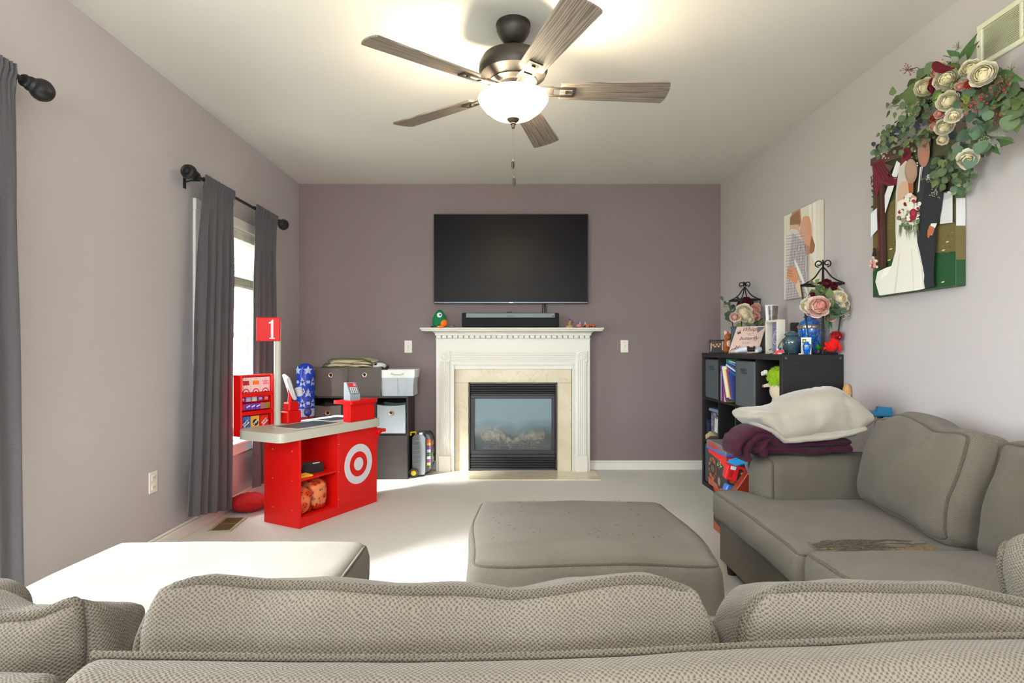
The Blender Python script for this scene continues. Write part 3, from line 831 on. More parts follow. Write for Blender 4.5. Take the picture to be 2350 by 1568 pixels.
# ================================================================== SOFA, CHAISE, OTTOMAN
def cush(root, name, c, half, r, puff=(0,0,0), nz=.004, nf=5, seed=0, rz=0, ry=0, rx=0, pipes=(), warp=None, n=(26,26,10), pr=.0055, m=None, label=None, world=False):
    M = Matrix.Translation(Vector(c)) @ Matrix.Rotation(rz, 4, 'Z') @ Matrix.Rotation(ry, 4, 'Y') @ Matrix.Rotation(rx, 4, 'X')
    fn = cushion_map(half, r, puff, nz, nf, seed, M, warp)
    b = MB(); cushion(b, fn, n)
    o = part(name, b, m or M_sofa, root, world=world, label=label); weld(o)
    for ax, g in pipes:
        b = MB(); b.tube(smooth_loop(edge_loop(fn, ax, g, 30), 2), pr, 7, closed=True)
        part('piping', b, M_pipe, o, world=world, smooth=1.5)
    return o, fn

# --- ottoman
t = thing('ottoman', 'large square grey-brown upholstered ottoman in front of the fireplace', 'ottoman', (.275, 2.10, 0))
def wo(q, p):
    q.x += .012*math.sin(p[0]*2+p[1]*3)*abs(p[2]); q.z += .005*math.sin(p[0]*4+1)*(p[1] < -.6); return q
cush(t, 'cushion', (0, 0, .27), (.400, .365, .105), .035, (.012, .012, .028), .004, 5, 2, warp=wo, pipes=((2, 1),), n=(34, 34, 12))
b = MB().box((0, 0, .105), (.77, .70, .13), bev=.012); part('base', b, M_sofa, t, world=False)
b = MB()
for x in (-.33, .33):
    for y in (-.30, .30):
        part('leg', MB().lathe([(.022,0),(.030,.045)], (x, y, 0), 12), mat('dark_leg', '#2c2420', rough=.5), t, world=False)
b = MB(); rnd = random.Random(9)       # pilling on the worn top
for k in range(90):
    x, y = rnd.uniform(-.33,.3), rnd.uniform(-.2,.33); z = .375+.028*(1-abs(x/.4)**2.2)*(1-abs(y/.365)**2.2)+.001
    a = rnd.uniform(0,3.14); l = rnd.uniform(.002,.009)
    b.tube([(x-l*math.cos(a), y-l*math.sin(a), z), (x, y, z+.0015), (x+l*math.cos(a+.6), y+l*math.sin(a+.6), z)], .0007, 3)
part('pilling', b, mat('pilling', '#4f4a42', rough=1), t, world=False, kind='stuff')

# --- chaise section on the left
t = thing('chaise_sofa', 'left chaise section of the pale grey sofa, bright in the window light', 'sofa', (-.86, .60, 0))
X0 = -.86; Y0 = .60
def wch(q, p):
    # far left corner rounded off more
    if p[1] > .5: q.x += .04*max(0, p[1]-.5)*2*max(0, -p[0]-.4)
    return q
cush(t, 'seat_cushion', (-.895, 1.33, .305), (.440, .60, .085), .055, (.006, .008, .012), .003, 4, 5, warp=wch, pipes=((0, 1), ), n=(26, 40, 12), world=True)
part('base', MB().bx(-1.27, -.475, .62, 1.90, .05, .235, .012), M_sofa, t)
for x in (-1.22, -.52):
    for y in (.68, 1.84): part('leg', MB().lathe([(.020,0),(.027,.055)], (x, y, 0), 12), MATS['dark_leg'], t)
def wl(q, p): q.z -= .060*(p[1]+1)/2*max(0, p[2]); q.z += (-.03*(p[0] < .6)*(1-p[0])*.5 + .010*math.sin(p[0]*7)) * max(0, p[2]); return q
cush(t, 'back_frame', (-.865, .575, .37), (.405, .030, .325), .022, (0,.004,.006), .003, 6, 8, n=(40, 8, 18), world=True)
cush(t, 'back_cushion', (-.74, .715, .545), (.270, .070, .205), .045, (.01,.022,.014), .013, 7, 21, rz=R(-3), warp=wl, pipes=((1,-1),), n=(50, 14, 36), pr=.0062, world=True)
t2 = thing('throw_pillow', 'corner of a grey cushion at the left edge of the picture, on the chaise', 'pillow', (-.93, .84, .40))
cush(t2, 'pillow', (-.935, .86, .53), (.185, .055, .135), .05, (0,.03,.01), .006, 5, 4, rz=R(8), pipes=((1,-1),), n=(20,10,16), world=True)

# --- rear section, its back towards the camera
t = thing('sofa', 'grey knit sofa section across the foreground, its back to the viewer', 'sofa', (.40, .60, 0), R(2.0))
def wf(q, p): q.z += .006*math.sin(p[0]*5+1)*(p[2] > 0); return q
cush(t, 'back_frame', (.02, -.022, .37), (.845, .030, .348), .022, (0,.004,.003), .0025, 6, 31, warp=wf, n=(90, 8, 20))
b = MB(); b.tube([(-.82+.05*k, .004, .7165+.006*math.sin((-.82+.05*k)/.845*5+1)) for k in range(34)], .0042, 7); part('seam', b, M_pipe, t, world=False, smooth=1.5)
TOPC = [(-1,-.032),(-.93,.004),(-.78,.012),(-.6,.006),(-.35,.010),(0,-.004),(.25,-.008),(.5,.006),(.75,.008),(.92,-.004),(1,-.045)]
def wm(q, p):
    q.z -= .060*(p[1]+1)/2*max(0, p[2])
    q.z += interp(TOPC, p[0]) * max(0, min(1, (p[2]+.2)/1.2))
    q.y += .008*math.sin(p[0]*9+1)*max(0, p[2])*(p[1] < 0)
    return q
cush(t, 'back_cushion', (-.483, .115, .553), (.338, .068, .206), .040, (.004,.024,.010), .007, 6, 14, rx=R(-4), warp=wm, pipes=((1,-1),(1,1)), n=(70, 16, 36), pr=.0062)
TOPR = [(-1,-.030),(-.85,.002),(-.5,.006),(-.1,-.004),(.25,-.030),(.6,-.040),(1,-.05)]
def wr(q, p): q.z -= .060*(p[1]+1)/2*max(0, p[2]); q.z += interp(TOPR, p[0]) * max(0, min(1, (p[2]+.2)/1.2)); q.y += .008*math.sin(p[0]*7+2)*max(0,p[2]); return q
cush(t, 'back_cushion', (.170, .110, .550), (.300, .068, .206), .040, (.004,.026,.010), .009, 6, 44, rx=R(-4), warp=wr, pipes=((1,-1),(1,1)), n=(66, 16, 36), pr=.0062)
cush(t, 'back_cushion', (.60, .20, .56), (.30, .075, .215), .05, (.01,.035,.02), .010, 6, 61, rz=R(18), rx=R(-8), pipes=((1,1),), n=(50, 14, 30), pr=.0062)
for k in range(2): cush(t, 'seat_cushion', (-.49+.67*k, .50, .31), (.325, .31, .065), .035, (.004,.006,.012), .003, 5, 50+k, pipes=((2,1),), n=(20,20,8))
part('base', MB().box((.02, .40, .14), (1.66, .80, .18), bev=.012), M_sofa, t, world=False)
for x in (-.76, .8):
    for y in (.04, .76): part('leg', MB().lathe([(.020,0),(.027,.055)], (x, y, 0), 12), MATS['dark_leg'], t, world=False)

# --- right section along the wall
t = thing('sofa', 'olive-grey sofa section along the right wall with a torn seat cushion', 'sofa', (1.40, 1.95, 0))
def ear(q, p):
    k = max(0, min(1, (-p[0]-.35)/.3)); k = k*k*(3-2*k); j = max(0, (p[1]-.2)/.8)
    q.y += .17*k*j
    q.x -= .01*max(0, -p[1])*max(0,-p[0]); q.z += -.010*max(0,-p[1]-.5)*2
    return q
so, fso = cush(t, 'seat_cushion', (1.265, 2.145, .318), (.325, .318, .066), .038, (.012,.006,.010), .004, 5, 70, warp=ear, pipes=((2,1),), n=(34,34,12), world=True)
def w2c(q, p): q.x += .06*max(0, -p[1])*max(0,-p[0]); return q
cush(t, 'seat_cushion', (1.275, 1.625, .320), (.330, .205, .070), .038, (.006,.006,.012), .004, 5, 77, warp=w2c, pipes=((2,1),), n=(30,24,12), world=True)
part('base', MB().bx(.985, 1.80, 1.42, 2.64, .05, .262, .012), M_sofa, t)
for x in (1.03, 1.76):
    for y in (1.48, 2.60): part('leg', MB().lathe([(.020,0),(.027,.055)], (x, y, 0), 12), MATS['dark_leg'], t)
part('back_frame', MB().bx(1.70, 1.815, 1.0, 2.66, .05, .665, .03), M_sofa, t)
def wa(q, p): return q
ao, fa = cush(t, 'arm', (1.405, 2.565, .33), (.295, .098, .228), .075, (.003,.010,.004), .003, 5, 80, n=(30, 16, 20), world=True)
b = MB(); b.tube([fa((-.86, -1, -1+.1*k)) for k in range(20)] + [fa((-.86, -.9+.1*k, 1)) for k in range(19)], .005, 7); part('piping', b, M_pipe, ao, smooth=1.5)
def wb(q, p):
    q.z += -.035*max(0, -p[1]-.55)*max(0,p[2]) + .022*math.sin(p[1]*5+.5)*max(0,p[2])*.7
    q.z -= .05*max(0, p[1]-.6)*max(0, -p[2])
    q.x += .010*math.sin(p[1]*7+p[2]*3)*(p[0] < 0)
    return q
cush(t, 'back_cushion', (1.575, 2.135, .565), (.088, .315, .192), .055, (.055,.012,.010), .008, 6, 91, rz=R(-9), ry=R(11), warp=wb, pipes=((0,-1),(0,1)), n=(14,36,30), world=True)
cush(t, 'back_cushion', (1.585, 1.50, .560), (.088, .315, .192), .055, (.055,.012,.010), .008, 6, 97, rz=R(-4), ry=R(11), warp=wb, pipes=((0,-1),(0,1)), n=(14,36,30), world=True)
# torn cloth and loose threads
def onc(u, v, up=.0): return fso((-.80+1.28*u, -.965+.24*v, 1)) + Vector((0, 0, up))
b = MB()
b.grid(lambda u, v: onc(.04+.92*u, (.02+.55*v)*(1-.25*abs(math.sin(u*7))), .0012+.0012*noise.noise(Vector((u*30, v*6, 1)))), 50, 8)
part('torn_patch', b, mat('worn_backing', '#5f5548', rough=1, col2='#75634c', vscale=40, bump=.6, bscale=300), so, label='torn brown patch with loose threads')
b = MB(); rnd = random.Random(12)
for k in range(26):
    v0 = .1+.9*k/26; ua = rnd.uniform(0,.35); ub = ua+rnd.uniform(.25,.6)
    b.tube([onc(min(1, ua+(ub-ua)*j/10), v0+.03*math.sin(j*1.3+k), .0022+.0018*abs(math.sin(j+k))) for j in range(11)], .0011, 4)
for k in range(26):
    ua = rnd.uniform(0,.97); va = rnd.uniform(0,.6)
    b.tube([onc(min(1, max(0, ua+.012*math.sin(j*1.7+k))), va+.11*j, .003+.002*math.cos(j)) for j in range(6)], .0009, 4)
part('loose_threads', b, M_pipe, so, kind='stuff')
b = MB()
for k in range(9):
    ua = .3+.075*k; b.tube([onc(ua, .05, .003), onc(ua+.006, .25, .0036), onc(ua+.004, .42, .003)], .0006, 3)
part('yellow_threads', b, mat('yellow_thread', '#a8843c', rough=.9), so, kind='stuff')

# --- blankets on the arm
M_vel = mat('cream_fleece', '#a09a8e', rough=.95, spec=.1, bump=.15, bscale=60, sheen=.4, var=.08, vscale=12)
M_bur = mat('burgundy_fleece', '#401c2c', rough=.95, spec=.08, bump=.4, bscale=120, sheen=.08, var=.35, vscale=30)
def loft(b, xs, top, bot, yc, hy, nseg=30, nx=60, e=.55, wob=.004, seed=0, yoff=None, taper=.12):
    def fn(u, v):
        x = xs[0]+(xs[1]-xs[0])*u; zt_, zb_ = interp(top, x), interp(bot, x)
        a = 2*math.pi*v; k = min(1, u/taper, (1-u)/taper) if taper else 1; k = math.sqrt(max(0, k*(2-k))) if taper else 1
        ca, sa = math.cos(a), math.sin(a)
        y = yc + (yoff(u) if yoff else 0) + hy*(.35+.65*k)*math.copysign(abs(ca)**e, ca)
        zc = (zt_+zb_)/2; z = zc + (zt_-zb_)/2*(.25+.75*k)*math.copysign(abs(sa)**.8, sa)
        p = Vector((x, y, z)); return p + noise.noise_vector(p*8+Vector((seed,)*3))*wob*2 + noise.noise_vector(p*22)*wob*.6
    b.grid(fn, nx, nseg, cv=True)
    for u in (0, 1): b.poly([fn(u, j/nseg) for j in range(nseg)][::(1 if u else -1)])
def q_(px, py, Y=2.47): v = wp(px, py, Y); return (v.x, v.z)
t = thing('burgundy_blanket', 'dark burgundy fleece blanket folded on the sofa arm under the cream one', 'blanket', (1.3, 2.56, .56))
for k, (za, zb, y_) in enumerate(((1024, 1046, 2.46), (1008, 1026, 2.45))):
    b = MB(); top = [q_(px, za+dy) for px, dy in ((1700,2),(1735,-4),(1790,-6),(1860,3),(1965,-4+k*6))]; bot = [q_(px, zb+dy) for px, dy in ((1700,2),(1740,0),(1860,4),(1965,-4))]
    loft(b, (top[0][0], top[-1][0]), top, bot, 2.59-.005*k, .125, seed=k*5, wob=.004, taper=.06)
    part('fold', b, M_bur, t, smooth=1.4)
for k, pts in enumerate(([(1760,990),(1725,985),(1700,1000),(1684,1022),(1686,1040)], [(1765,1000),(1735,996),(1712,1012),(1703,1035),(1712,1052)], [(1775,1008),(1750,1004),(1742,1024),(1746,1044)])):
    ln = [wp(x, y, 2.50) for x, y in pts]; b = MB()
    fine = []
    for i in range(len(ln)-1):
        for j in range(5): fine.append(ln[i].lerp(ln[i+1], j/5))
    fine.append(ln[-1])
    for _ in range(3): fine = [fine[0]]+[(fine[i-1]+fine[i]*2+fine[i+1])/4 for i in range(1, len(fine)-1)]+[fine[-1]]
    n_ = len(fine)
    def fn(u, v):
        i = min(n_-1, int(round(u*(n_-1)))); p = fine[i]; a = 2*math.pi*v
        d = (fine[min(n_-1,i+1)]-fine[max(0,i-1)]).normalized(); nr = Vector((-d.z, 0, d.x))
        w_ = .020*(1+.3*noise.noise(Vector((i*.4, k, 0))))
        return p + nr*w_*math.sin(a) + Vector((0,1,0))*(.085*math.copysign(abs(math.cos(a))**.5, math.cos(a))+.03) + noise.noise_vector(p*30+Vector((a,0,0)))*.004
    b.grid(fn, n_-1, 20, cv=True)
    for u in (0, 1): b.poly([fn(u, j/20) for j in range(20)][::(1 if u else -1)])
    part('fold', b, M_bur, t, smooth=1.4)
t = thing('cream_blanket', 'cream plush blanket folded in a wedge on top of the burgundy blanket', 'blanket', (1.35, 2.58, .62))
b = MB(); top = [q_(px, py) for px, py in ((1728,958),(1740,952),(1785,940),(1840,914),(1890,903),(1948,894),(1962,905),(1985,928),(2008,952))]
bot = [q_(px, py) for px, py in ((1728,972),(1750,980),(1772,1000),(1790,1020),(1850,1012),(1930,1008),(1970,1003),(2008,965))]
loft(b, (top[0][0], top[-1][0]), top, bot, 2.59, .145, nx=110, nseg=44, seed=3, wob=.009, taper=.04)
part('folded_cloth', b, M_vel, t, smooth=1.4)
b = MB(); top = [q_(px, py) for px, py in ((1738,968),(1775,984),(1800,1000),(1900,992),(1985,975))]; bot = [q_(px, py) for px, py in ((1738,980),(1775,1004),(1795,1019),(1900,1012),(1985,992))]
loft(b, (top[0][0], top[-1][0]), top, bot, 2.575, .140, nx=90, seed=9, wob=.004, taper=.03); part('lower_fold', b, M_vel, t, smooth=1.4)
b = MB(); pts = [wp(px, py, 2.47) for px, py in ((1935,900),(1955,915),(1975,930),(2000,954))]; b.tube(pts, .004, 8); part('hem', b, M_vel, t)

# ================================================================== TOY CHECKOUT STAND (u along its front, v to the back)
t = thing('toy_checkout_stand', 'red toy store checkout counter with bullseye front, snack rack and lane sign', 'toy', (-1.184, 3.249, 0), math.atan2(.883, .47))
def P_(n, b, m, **k): return part(n, b, m, t, world=False, **k)
D = .295
P_('side_panel', MB().bx(0, .014, 0, D, 0, .52, .001), M_redb)
P_('side_panel', MB().bx(.300, .312, 0, D, .05, .52, .001), M_redb)
P_('side_panel', MB().bx(.648, .660, 0, D, 0, .52, .001), M_redb)
fp = P_('front_panel', MB().bx(.312, .650, 0, .012, .05, .52, .001), M_redb)
P_('back_panel', MB().bx(.040, .650, D-.012, D, .05, .40, .001), M_redb)
P_('back_panel', MB().bx(.16, .650, D-.012, D, .40, .52, .001), M_redb)
P_('toe_board', MB().bx(.012, .650, .004, .016, 0, .055, .001), M_redb)
P_('floor_board', MB().bx(.014, .300, .010, D-.012, .045, .057, .001), M_redb)
P_('shelf', MB().bx(.014, .300, .006, D-.012, .268, .280, .001), M_redb)
b = MB()
for z in (.10, .27, .44):
    for u in (.04,): b.ball((u-.0395, .06, z), .0035, 8, 5)
    b.ball((0, .22, z), .0035, 8, 5); b.ball((.306, -.0005, z), .0028, 8, 5)
P_('screw', b, mat('screw_steel', '#c9c9c9', rough=.3, metal=.8))
# bullseye emblem
b = MB(); Mf = frame((.482, -.0006, .288), (1,0,0), (0,0,1))
for r_, c_, z in ((.128, '#dedde6', .0004), (.080, '#dc0f0b', .0008), (.0425, '#dedde6', .0012)): disc_on(b, Mf, 0, 0, r_, r_, c_, z, 40)
part('emblem', b, M_print, fp, world=False, smooth=0)
# counter slab with clipped and rounded near corners
def rpoly(pts, r=.04, n=5):
    out = []; m = len(pts)
    for i, p in enumerate(pts):
        p = Vector(p); a = Vector(pts[i-1]); c_ = Vector(pts[(i+1)%m]); d1 = (a-p).normalized(); d2 = (c_-p).normalized()
        p1 = p+d1*r; p2 = p+d2*r
        for k in range(n+1):
            s = k/n; out.append(tuple((1-s)**2*p1+2*s*(1-s)*p+s*s*p2))
    return out
slab = rpoly([(-.155,-.028),(.668,-.028),(.668,.360),(-.105,.360),(-.165,.300)], .035)
P_('counter_top', MB().prism(slab, .513, .565), M_cream)
P_('conveyor_frame', MB().prism(rpoly([(.02,.03),(.36,.03),(.36,.25),(.02,.25)], .02), .565, .567), mat('belt_edge', '#e3e3dc', rough=.4))
P_('conveyor_belt', MB().prism(rpoly([(.03,.042),(.35,.042),(.35,.238),(.03,.238)], .012), .566, .5685), mat('belt_grey', '#5d6a72', rough=.45, var=.25, vscale=70))
P_('scanner_plate', MB().prism(rpoly([(.385,.14),(.56,.14),(.56,.27),(.385,.27)], .012), .565, .5675), mat('scanner_dark', '#39464f', rough=.3))
P_('scanner_frame', MB().prism(rpoly([(.375,.13),(.57,.13),(.57,.28),(.375,.28)], .012), .565, .5665), MATS['belt_edge'])
# riser with ledge, card reader
P_('riser', MB().bx(.395, .625, -.012, .02, .565, .680, .003), M_red)
P_('riser', MB().bx(.395, .625, .02, .05, .565, .680, .003), M_red)
P_('ledge', MB().prism(rpoly([(.385,-.030),(.640,-.030),(.640,.130),(.385,.130)], .02), .678, .700), M_red)
# rack of printed goods
ra = (-.098, .160, .372, .445, .510, .872)
P_('rack_side', MB().bx(ra[0], ra[0]+.012, ra[2], ra[3], ra[4], ra[5], .004), M_red)
P_('rack_side', MB().bx(ra[1]-.035, ra[1], ra[2]+.008, ra[3], ra[4], ra[5], .004), M_red)
P_('rack_back', MB().bx(ra[0]+.01, ra[1], ra[3]-.010, ra[3], ra[4], ra[5], .002), M_red)
P_('rack_top', MB().bx(ra[0], ra[1], ra[2]+.02, ra[3], ra[5]-.010, ra[5]+.002, .003), M_red)
for z in (.53, .655, .765): 
    P_('rack_shelf', MB().bx(ra[0]+.01, ra[1]-.002, ra[2]+.002, ra[3]-.005, z-.022, z, .003), M_red)
P_('rack_shelf', MB().bx(ra[0]+.01, ra[1]-.002, ra[2]+.002, ra[3]-.005, .512, .520, .003), M_red)
def card(name, u0, u1, z0, z1, v, draw, th=.006, base='#f2c9cb'):
    o = P_(name, MB().bx(u0, u1, v, v+th, z0, z1, .0008), mat('card_'+base[1:], base, rough=.5))
    b = MB(); M_ = frame(((u0+u1)/2, v-.0003, (z0+z1)/2), (1,0,0), (0,0,1)); draw(b, M_, u1-u0, z1-z0)
    part('printing', b, M_print, o, world=False, smooth=0)
def gift(col, col2):
    def d(b, M_, w_, h):
        poly_on(b, M_, [(-w_*.33,h*.0),(w_*.33,h*.0),(w_*.33,h*.28),(-w_*.33,h*.28)], col, .0002)
        for k in range(6): disc_on(b, M_, w_*(-.28+.112*k), h*(.03 if k%2 else .24), w_*.07, w_*.07, col2, .0004, 10)
        disc_on(b, M_, 0, h*.12, w_*.14, w_*.14, col2, .0005, 12); disc_on(b, M_, 0, h*.12, w_*.08, w_*.08, col, .0007, 12)
        poly_on(b, M_, [(-w_*.12,h*.40),(w_*.12,h*.40),(w_*.12,h*.42),(-w_*.12,h*.42)], '#8a5058', .0004)
        for r_, c_, z in ((.36,'#d0222c',.0004),(.25,'#f7dfe0',.0006),(.12,'#d0222c',.0008)):
            poly_on(b, M_, [(w_*r_*math.cos(R(a)), -h*.5+w_*r_*math.sin(R(a))) for a in range(0,181,15)], c_, z)
    return d
for k, (c1, c2, lab) in enumerate((('#d22634','#7c1220',0), ('#f0641e','#f79b2a',0), ('#f4a8a8','#e2606c',0))):
    u0 = -.078+.0685*k; card('gift_card', u0, u0+.066, .768, .858, .398, gift(c1, c2))
for k, c_ in enumerate(('#d0308a', '#b9a7dc', '#c8d4c0', '#9b3aa0', '#e0323a')):
    u0 = -.084+.042*k
    def d(b, M_, w_, h, c_=c_): disc_on(b, M_, 0, h*.02, w_*.30, w_*.26, '#f2f0f4', .0003, 12); text_mb(b, 'G' if k in (0,3,4) else 'M', M_, .020, c_, z=.0006, bold=.0006)
    card('candy_pack', u0, u0+.034, .712, .742, .400, d, base=c_)
for k, c_ in enumerate(('#c0306a', '#6a3fb0', '#6a3fb0', '#6a3fb0', '#e0783a', '#9a8a3a')):
    u0 = -.084+.035*k
    def d(b, M_, w_, h, c_=c_, k=k):
        if 1 <= k <= 3: poly_on(b, M_, [(-w_*.4,-h*.15),(w_*.4,h*.1),(w_*.4,h*.3),(-w_*.4,h*.05)], '#f0e6f4', .0003)
        elif k == 4:
            for j, cc in enumerate(('#d84a3a','#4a7ad0','#c050b0','#3aa0b0')): poly_on(b, M_, [(w_*(-.4+.2*j),-h*.45),(w_*(-.25+.2*j),-h*.45),(w_*(-.25+.2*j),h*.4),(w_*(-.4+.2*j),h*.4)], cc, .0003)
    card('candy_pack', u0, u0+.031, .664, .700, .392, d, base=c_)
for k, (c1, c2, c3) in enumerate((('#3d7fd0','#1f2f7c','#9cc4ec'), ('#f2b84a','#1c1a18','#f7d26a'), ('#ea2f22','#c41a12','#f7792a'))):
    u0 = -.074+.0665*k
    def d(b, M_, w_, h, c1=c1, c2=c2, c3=c3, k=k):
        poly_on(b, M_, [(-w_*.5,-h*.5),(w_*.5,-h*.5),(w_*.5,-h*.28),(-w_*.5,-h*.38)], c3, .0002)
        if k < 2: disc_on(b, M_, 0, h*.05, w_*.36, w_*.36, c2, .0004, 20)
        ca, sa = math.cos(R(38)), math.sin(R(38)); M2 = M_ @ Matrix.Translation((0, h*.04, 0)) @ Matrix.Rotation(R(38), 4, 'Z')
        if k != 1: poly_on(b, M2, [(-w_*.42,-h*.13),(w_*.42,-h*.13),(w_*.42,h*.13),(-w_*.42,h*.13)], '#f4f2f0', .0006)
        text_mb(b, 'CHIPS', M2, .019, c2 if k != 1 else '#f4f0e0', z=.0009, bold=.0008)
    card('chip_bag', u0, u0+.056, .535, .625, .398, d, th=.012, base=c1)
# pole and lane sign
pv = (.115, .318)
P_('pole', MB().cyl((pv[0], pv[1], .885), .0205, .642, 'Z', 24), M_cream)
sg = P_('lane_sign', MB().box((pv[0]-.044, pv[1]+.0275, 1.150), (.136, .014, .146), rz=R(-62+12), bev=.004), M_red)
b = MB(); ex = Vector((math.cos(R(-50)), math.sin(R(-50)), 0)); nn = Vector((ex.y, -ex.x, 0))
M_ = frame(Vector((pv[0]-.044, pv[1]+.0275, 1.150))+nn*.0073, ex, (0,0,1))
poly_on(b, M_ @ Matrix.Translation((.022, 0, 0)), [(-.006,-.052),(-.014,-.052),(-.014,-.058),(.016,-.058),(.016,-.052),(.008,-.052),(.008,.058),(.0,.058),(-.006,.048),(-.018,.042),(-.018,.034),(-.006,.036)], '#f2eaf0', .0006); part('number', b, M_print, sg, world=False, smooth=0)
# cash drawer, register screen
P_('cash_drawer', MB().bx(.165, .275, .285, .355, .565, .640, .006), M_red)
P_('cash_drawer', MB().bx(.180, .262, .290, .350, .638, .695, .008), M_red)
rg = P_('register_screen', MB().box((.205, .315, .790), (.115, .022, .155), rot=Matrix.Rotation(R(-22), 3, 'Y') @ Matrix.Rotation(R(62), 3, 'Z'), bev=.006), mat('pale_plastic', '#cfd2da', rough=.35))
P_('screen_arm', MB().tube([(.21,.318,.69),(.215,.318,.74),(.21,.318,.79)], .014, 12), M_red)
b = MB(); b.lathe([(.020,0),(.022,.05),(.020,.05),(.018,.004),(0,.004)], (.262,.285,.735), 16, Matrix.Rotation(R(-18), 3, 'Y')); b.tube([(.262+.024, .285, .745), (.262+.036, .285, .757), (.262+.024,.285,.775)], .003, 6)
P_('scanner_cup', b, MATS['pale_plastic'])
# side ledge with bracket
P_('side_ledge', MB().prism(rpoly([(.66,-.02),(.735,-.02),(.735,.13),(.66,.13)], .012), .468, .486), M_red)
P_('bracket', MB().prism([(.66,.468),(.725,.468),(.70,.455),(.675,.425),(.664,.36),(.66,.36)], .004, .016, Matrix(((1,0,0,0),(0,0,1,0),(0,1,0,0),(0,0,0,1)))), M_red)
P_('side_hook', MB().bx(-.022, 0, .24, .25, .455, .50, .002), M_red)
XFs = XF[t.name]
# card reader on the ledge
t2 = thing('card_reader', 'grey toy card reader with red screen and white keys on the red ledge', 'toy', XFs @ Vector((.47, .045, .700)), R(-48))
wpoly = [(-.045,0),(.045,0),(.045,.035),(-.012,.112),(-.045,.112)]
Mx = Matrix(((1,0,0,0),(0,0,1,0),(0,1,0,0),(0,0,0,1)))
part('body', MB().prism(wpoly, -.034, .034, Mx), mat('reader_grey', '#93a0aa', rough=.4), t2, world=False)
sl = Vector((.057, 0, -.077)).normalized(); M_ = frame((.0175, 0, .0745), (0,1,0), -sl)
b = MB(); poly_on(b, M_, [(-.030,-.044),(.030,-.044),(.030,.044),(-.030,.044)], '#7a868e', .0004)
poly_on(b, M_, [(-.027,.012),(.027,.012),(.027,.041),(-.027,.041)], '#d8303a', .0008); poly_on(b, M_, [(.008,.018),(.024,.018),(.024,.038),(.008,.038)], '#e8a0b0', .001)
part('screen', b, M_gloss, t2, world=False, smooth=0)
b = MB()
for r_ in range(4):
    for c_ in range(4): b.box(tuple(M_ @ Vector((-.020+.0133*c_, .004-.0115*r_, .0016))), (.0025,.009,.0075), rot=(M_.to_3x3() @ Matrix.Rotation(R(90),3,'Y')), bev=.0008)
part('keypad', b, mat('key_white', '#e6e6ea', rough=.4), t2, world=False)
# things in the open bay
def loc(u, v, z): return XFs @ Vector((u, v, z))
o3 = thing('pencil_case', 'small black zipped case on the middle shelf of the red counter', 'case', loc(.19, .10, .280), math.atan2(.883,.47)-R(8))
part('body', MB().prism([(-.062,0),(.062,0),(.052,.058),(-.046,.062)], -.03, .03, Mx), mat('black_nylon', '#1c1d1f', rough=.75, bump=.3, bscale=300), o3, world=False)
part('strip', MB().bx(-.02, .03, -.031, -.029, .056, .062), mat('white_strip', '#cfd0d4', rough=.5), o3, world=False)
b = MB(); b.bx(-.002,.0,-.0315,-.030,.004,.055); part('seam', b, M_black, o3, world=False)
o3 = thing('yellow_pad', 'flat yellow dimpled pad in front of the black case in the red counter', 'pad', loc(.075, .06, .280), math.atan2(.883,.47)-R(12))
b = MB().bx(-.048,.048,-.04,.04,0,.010,.002)
part('pad', b, mat('yellow_foam', '#f2b71e', rough=.6), o3, world=False)
b = MB()
for i in range(6):
    for j in range(5): b.ball((-.038+.015*i, -.03+.015*j, .010), (.0045,.0045,.0025), 8, 4)
part('bumps', b, MATS['yellow_foam'], o3, world=False, kind='stuff')
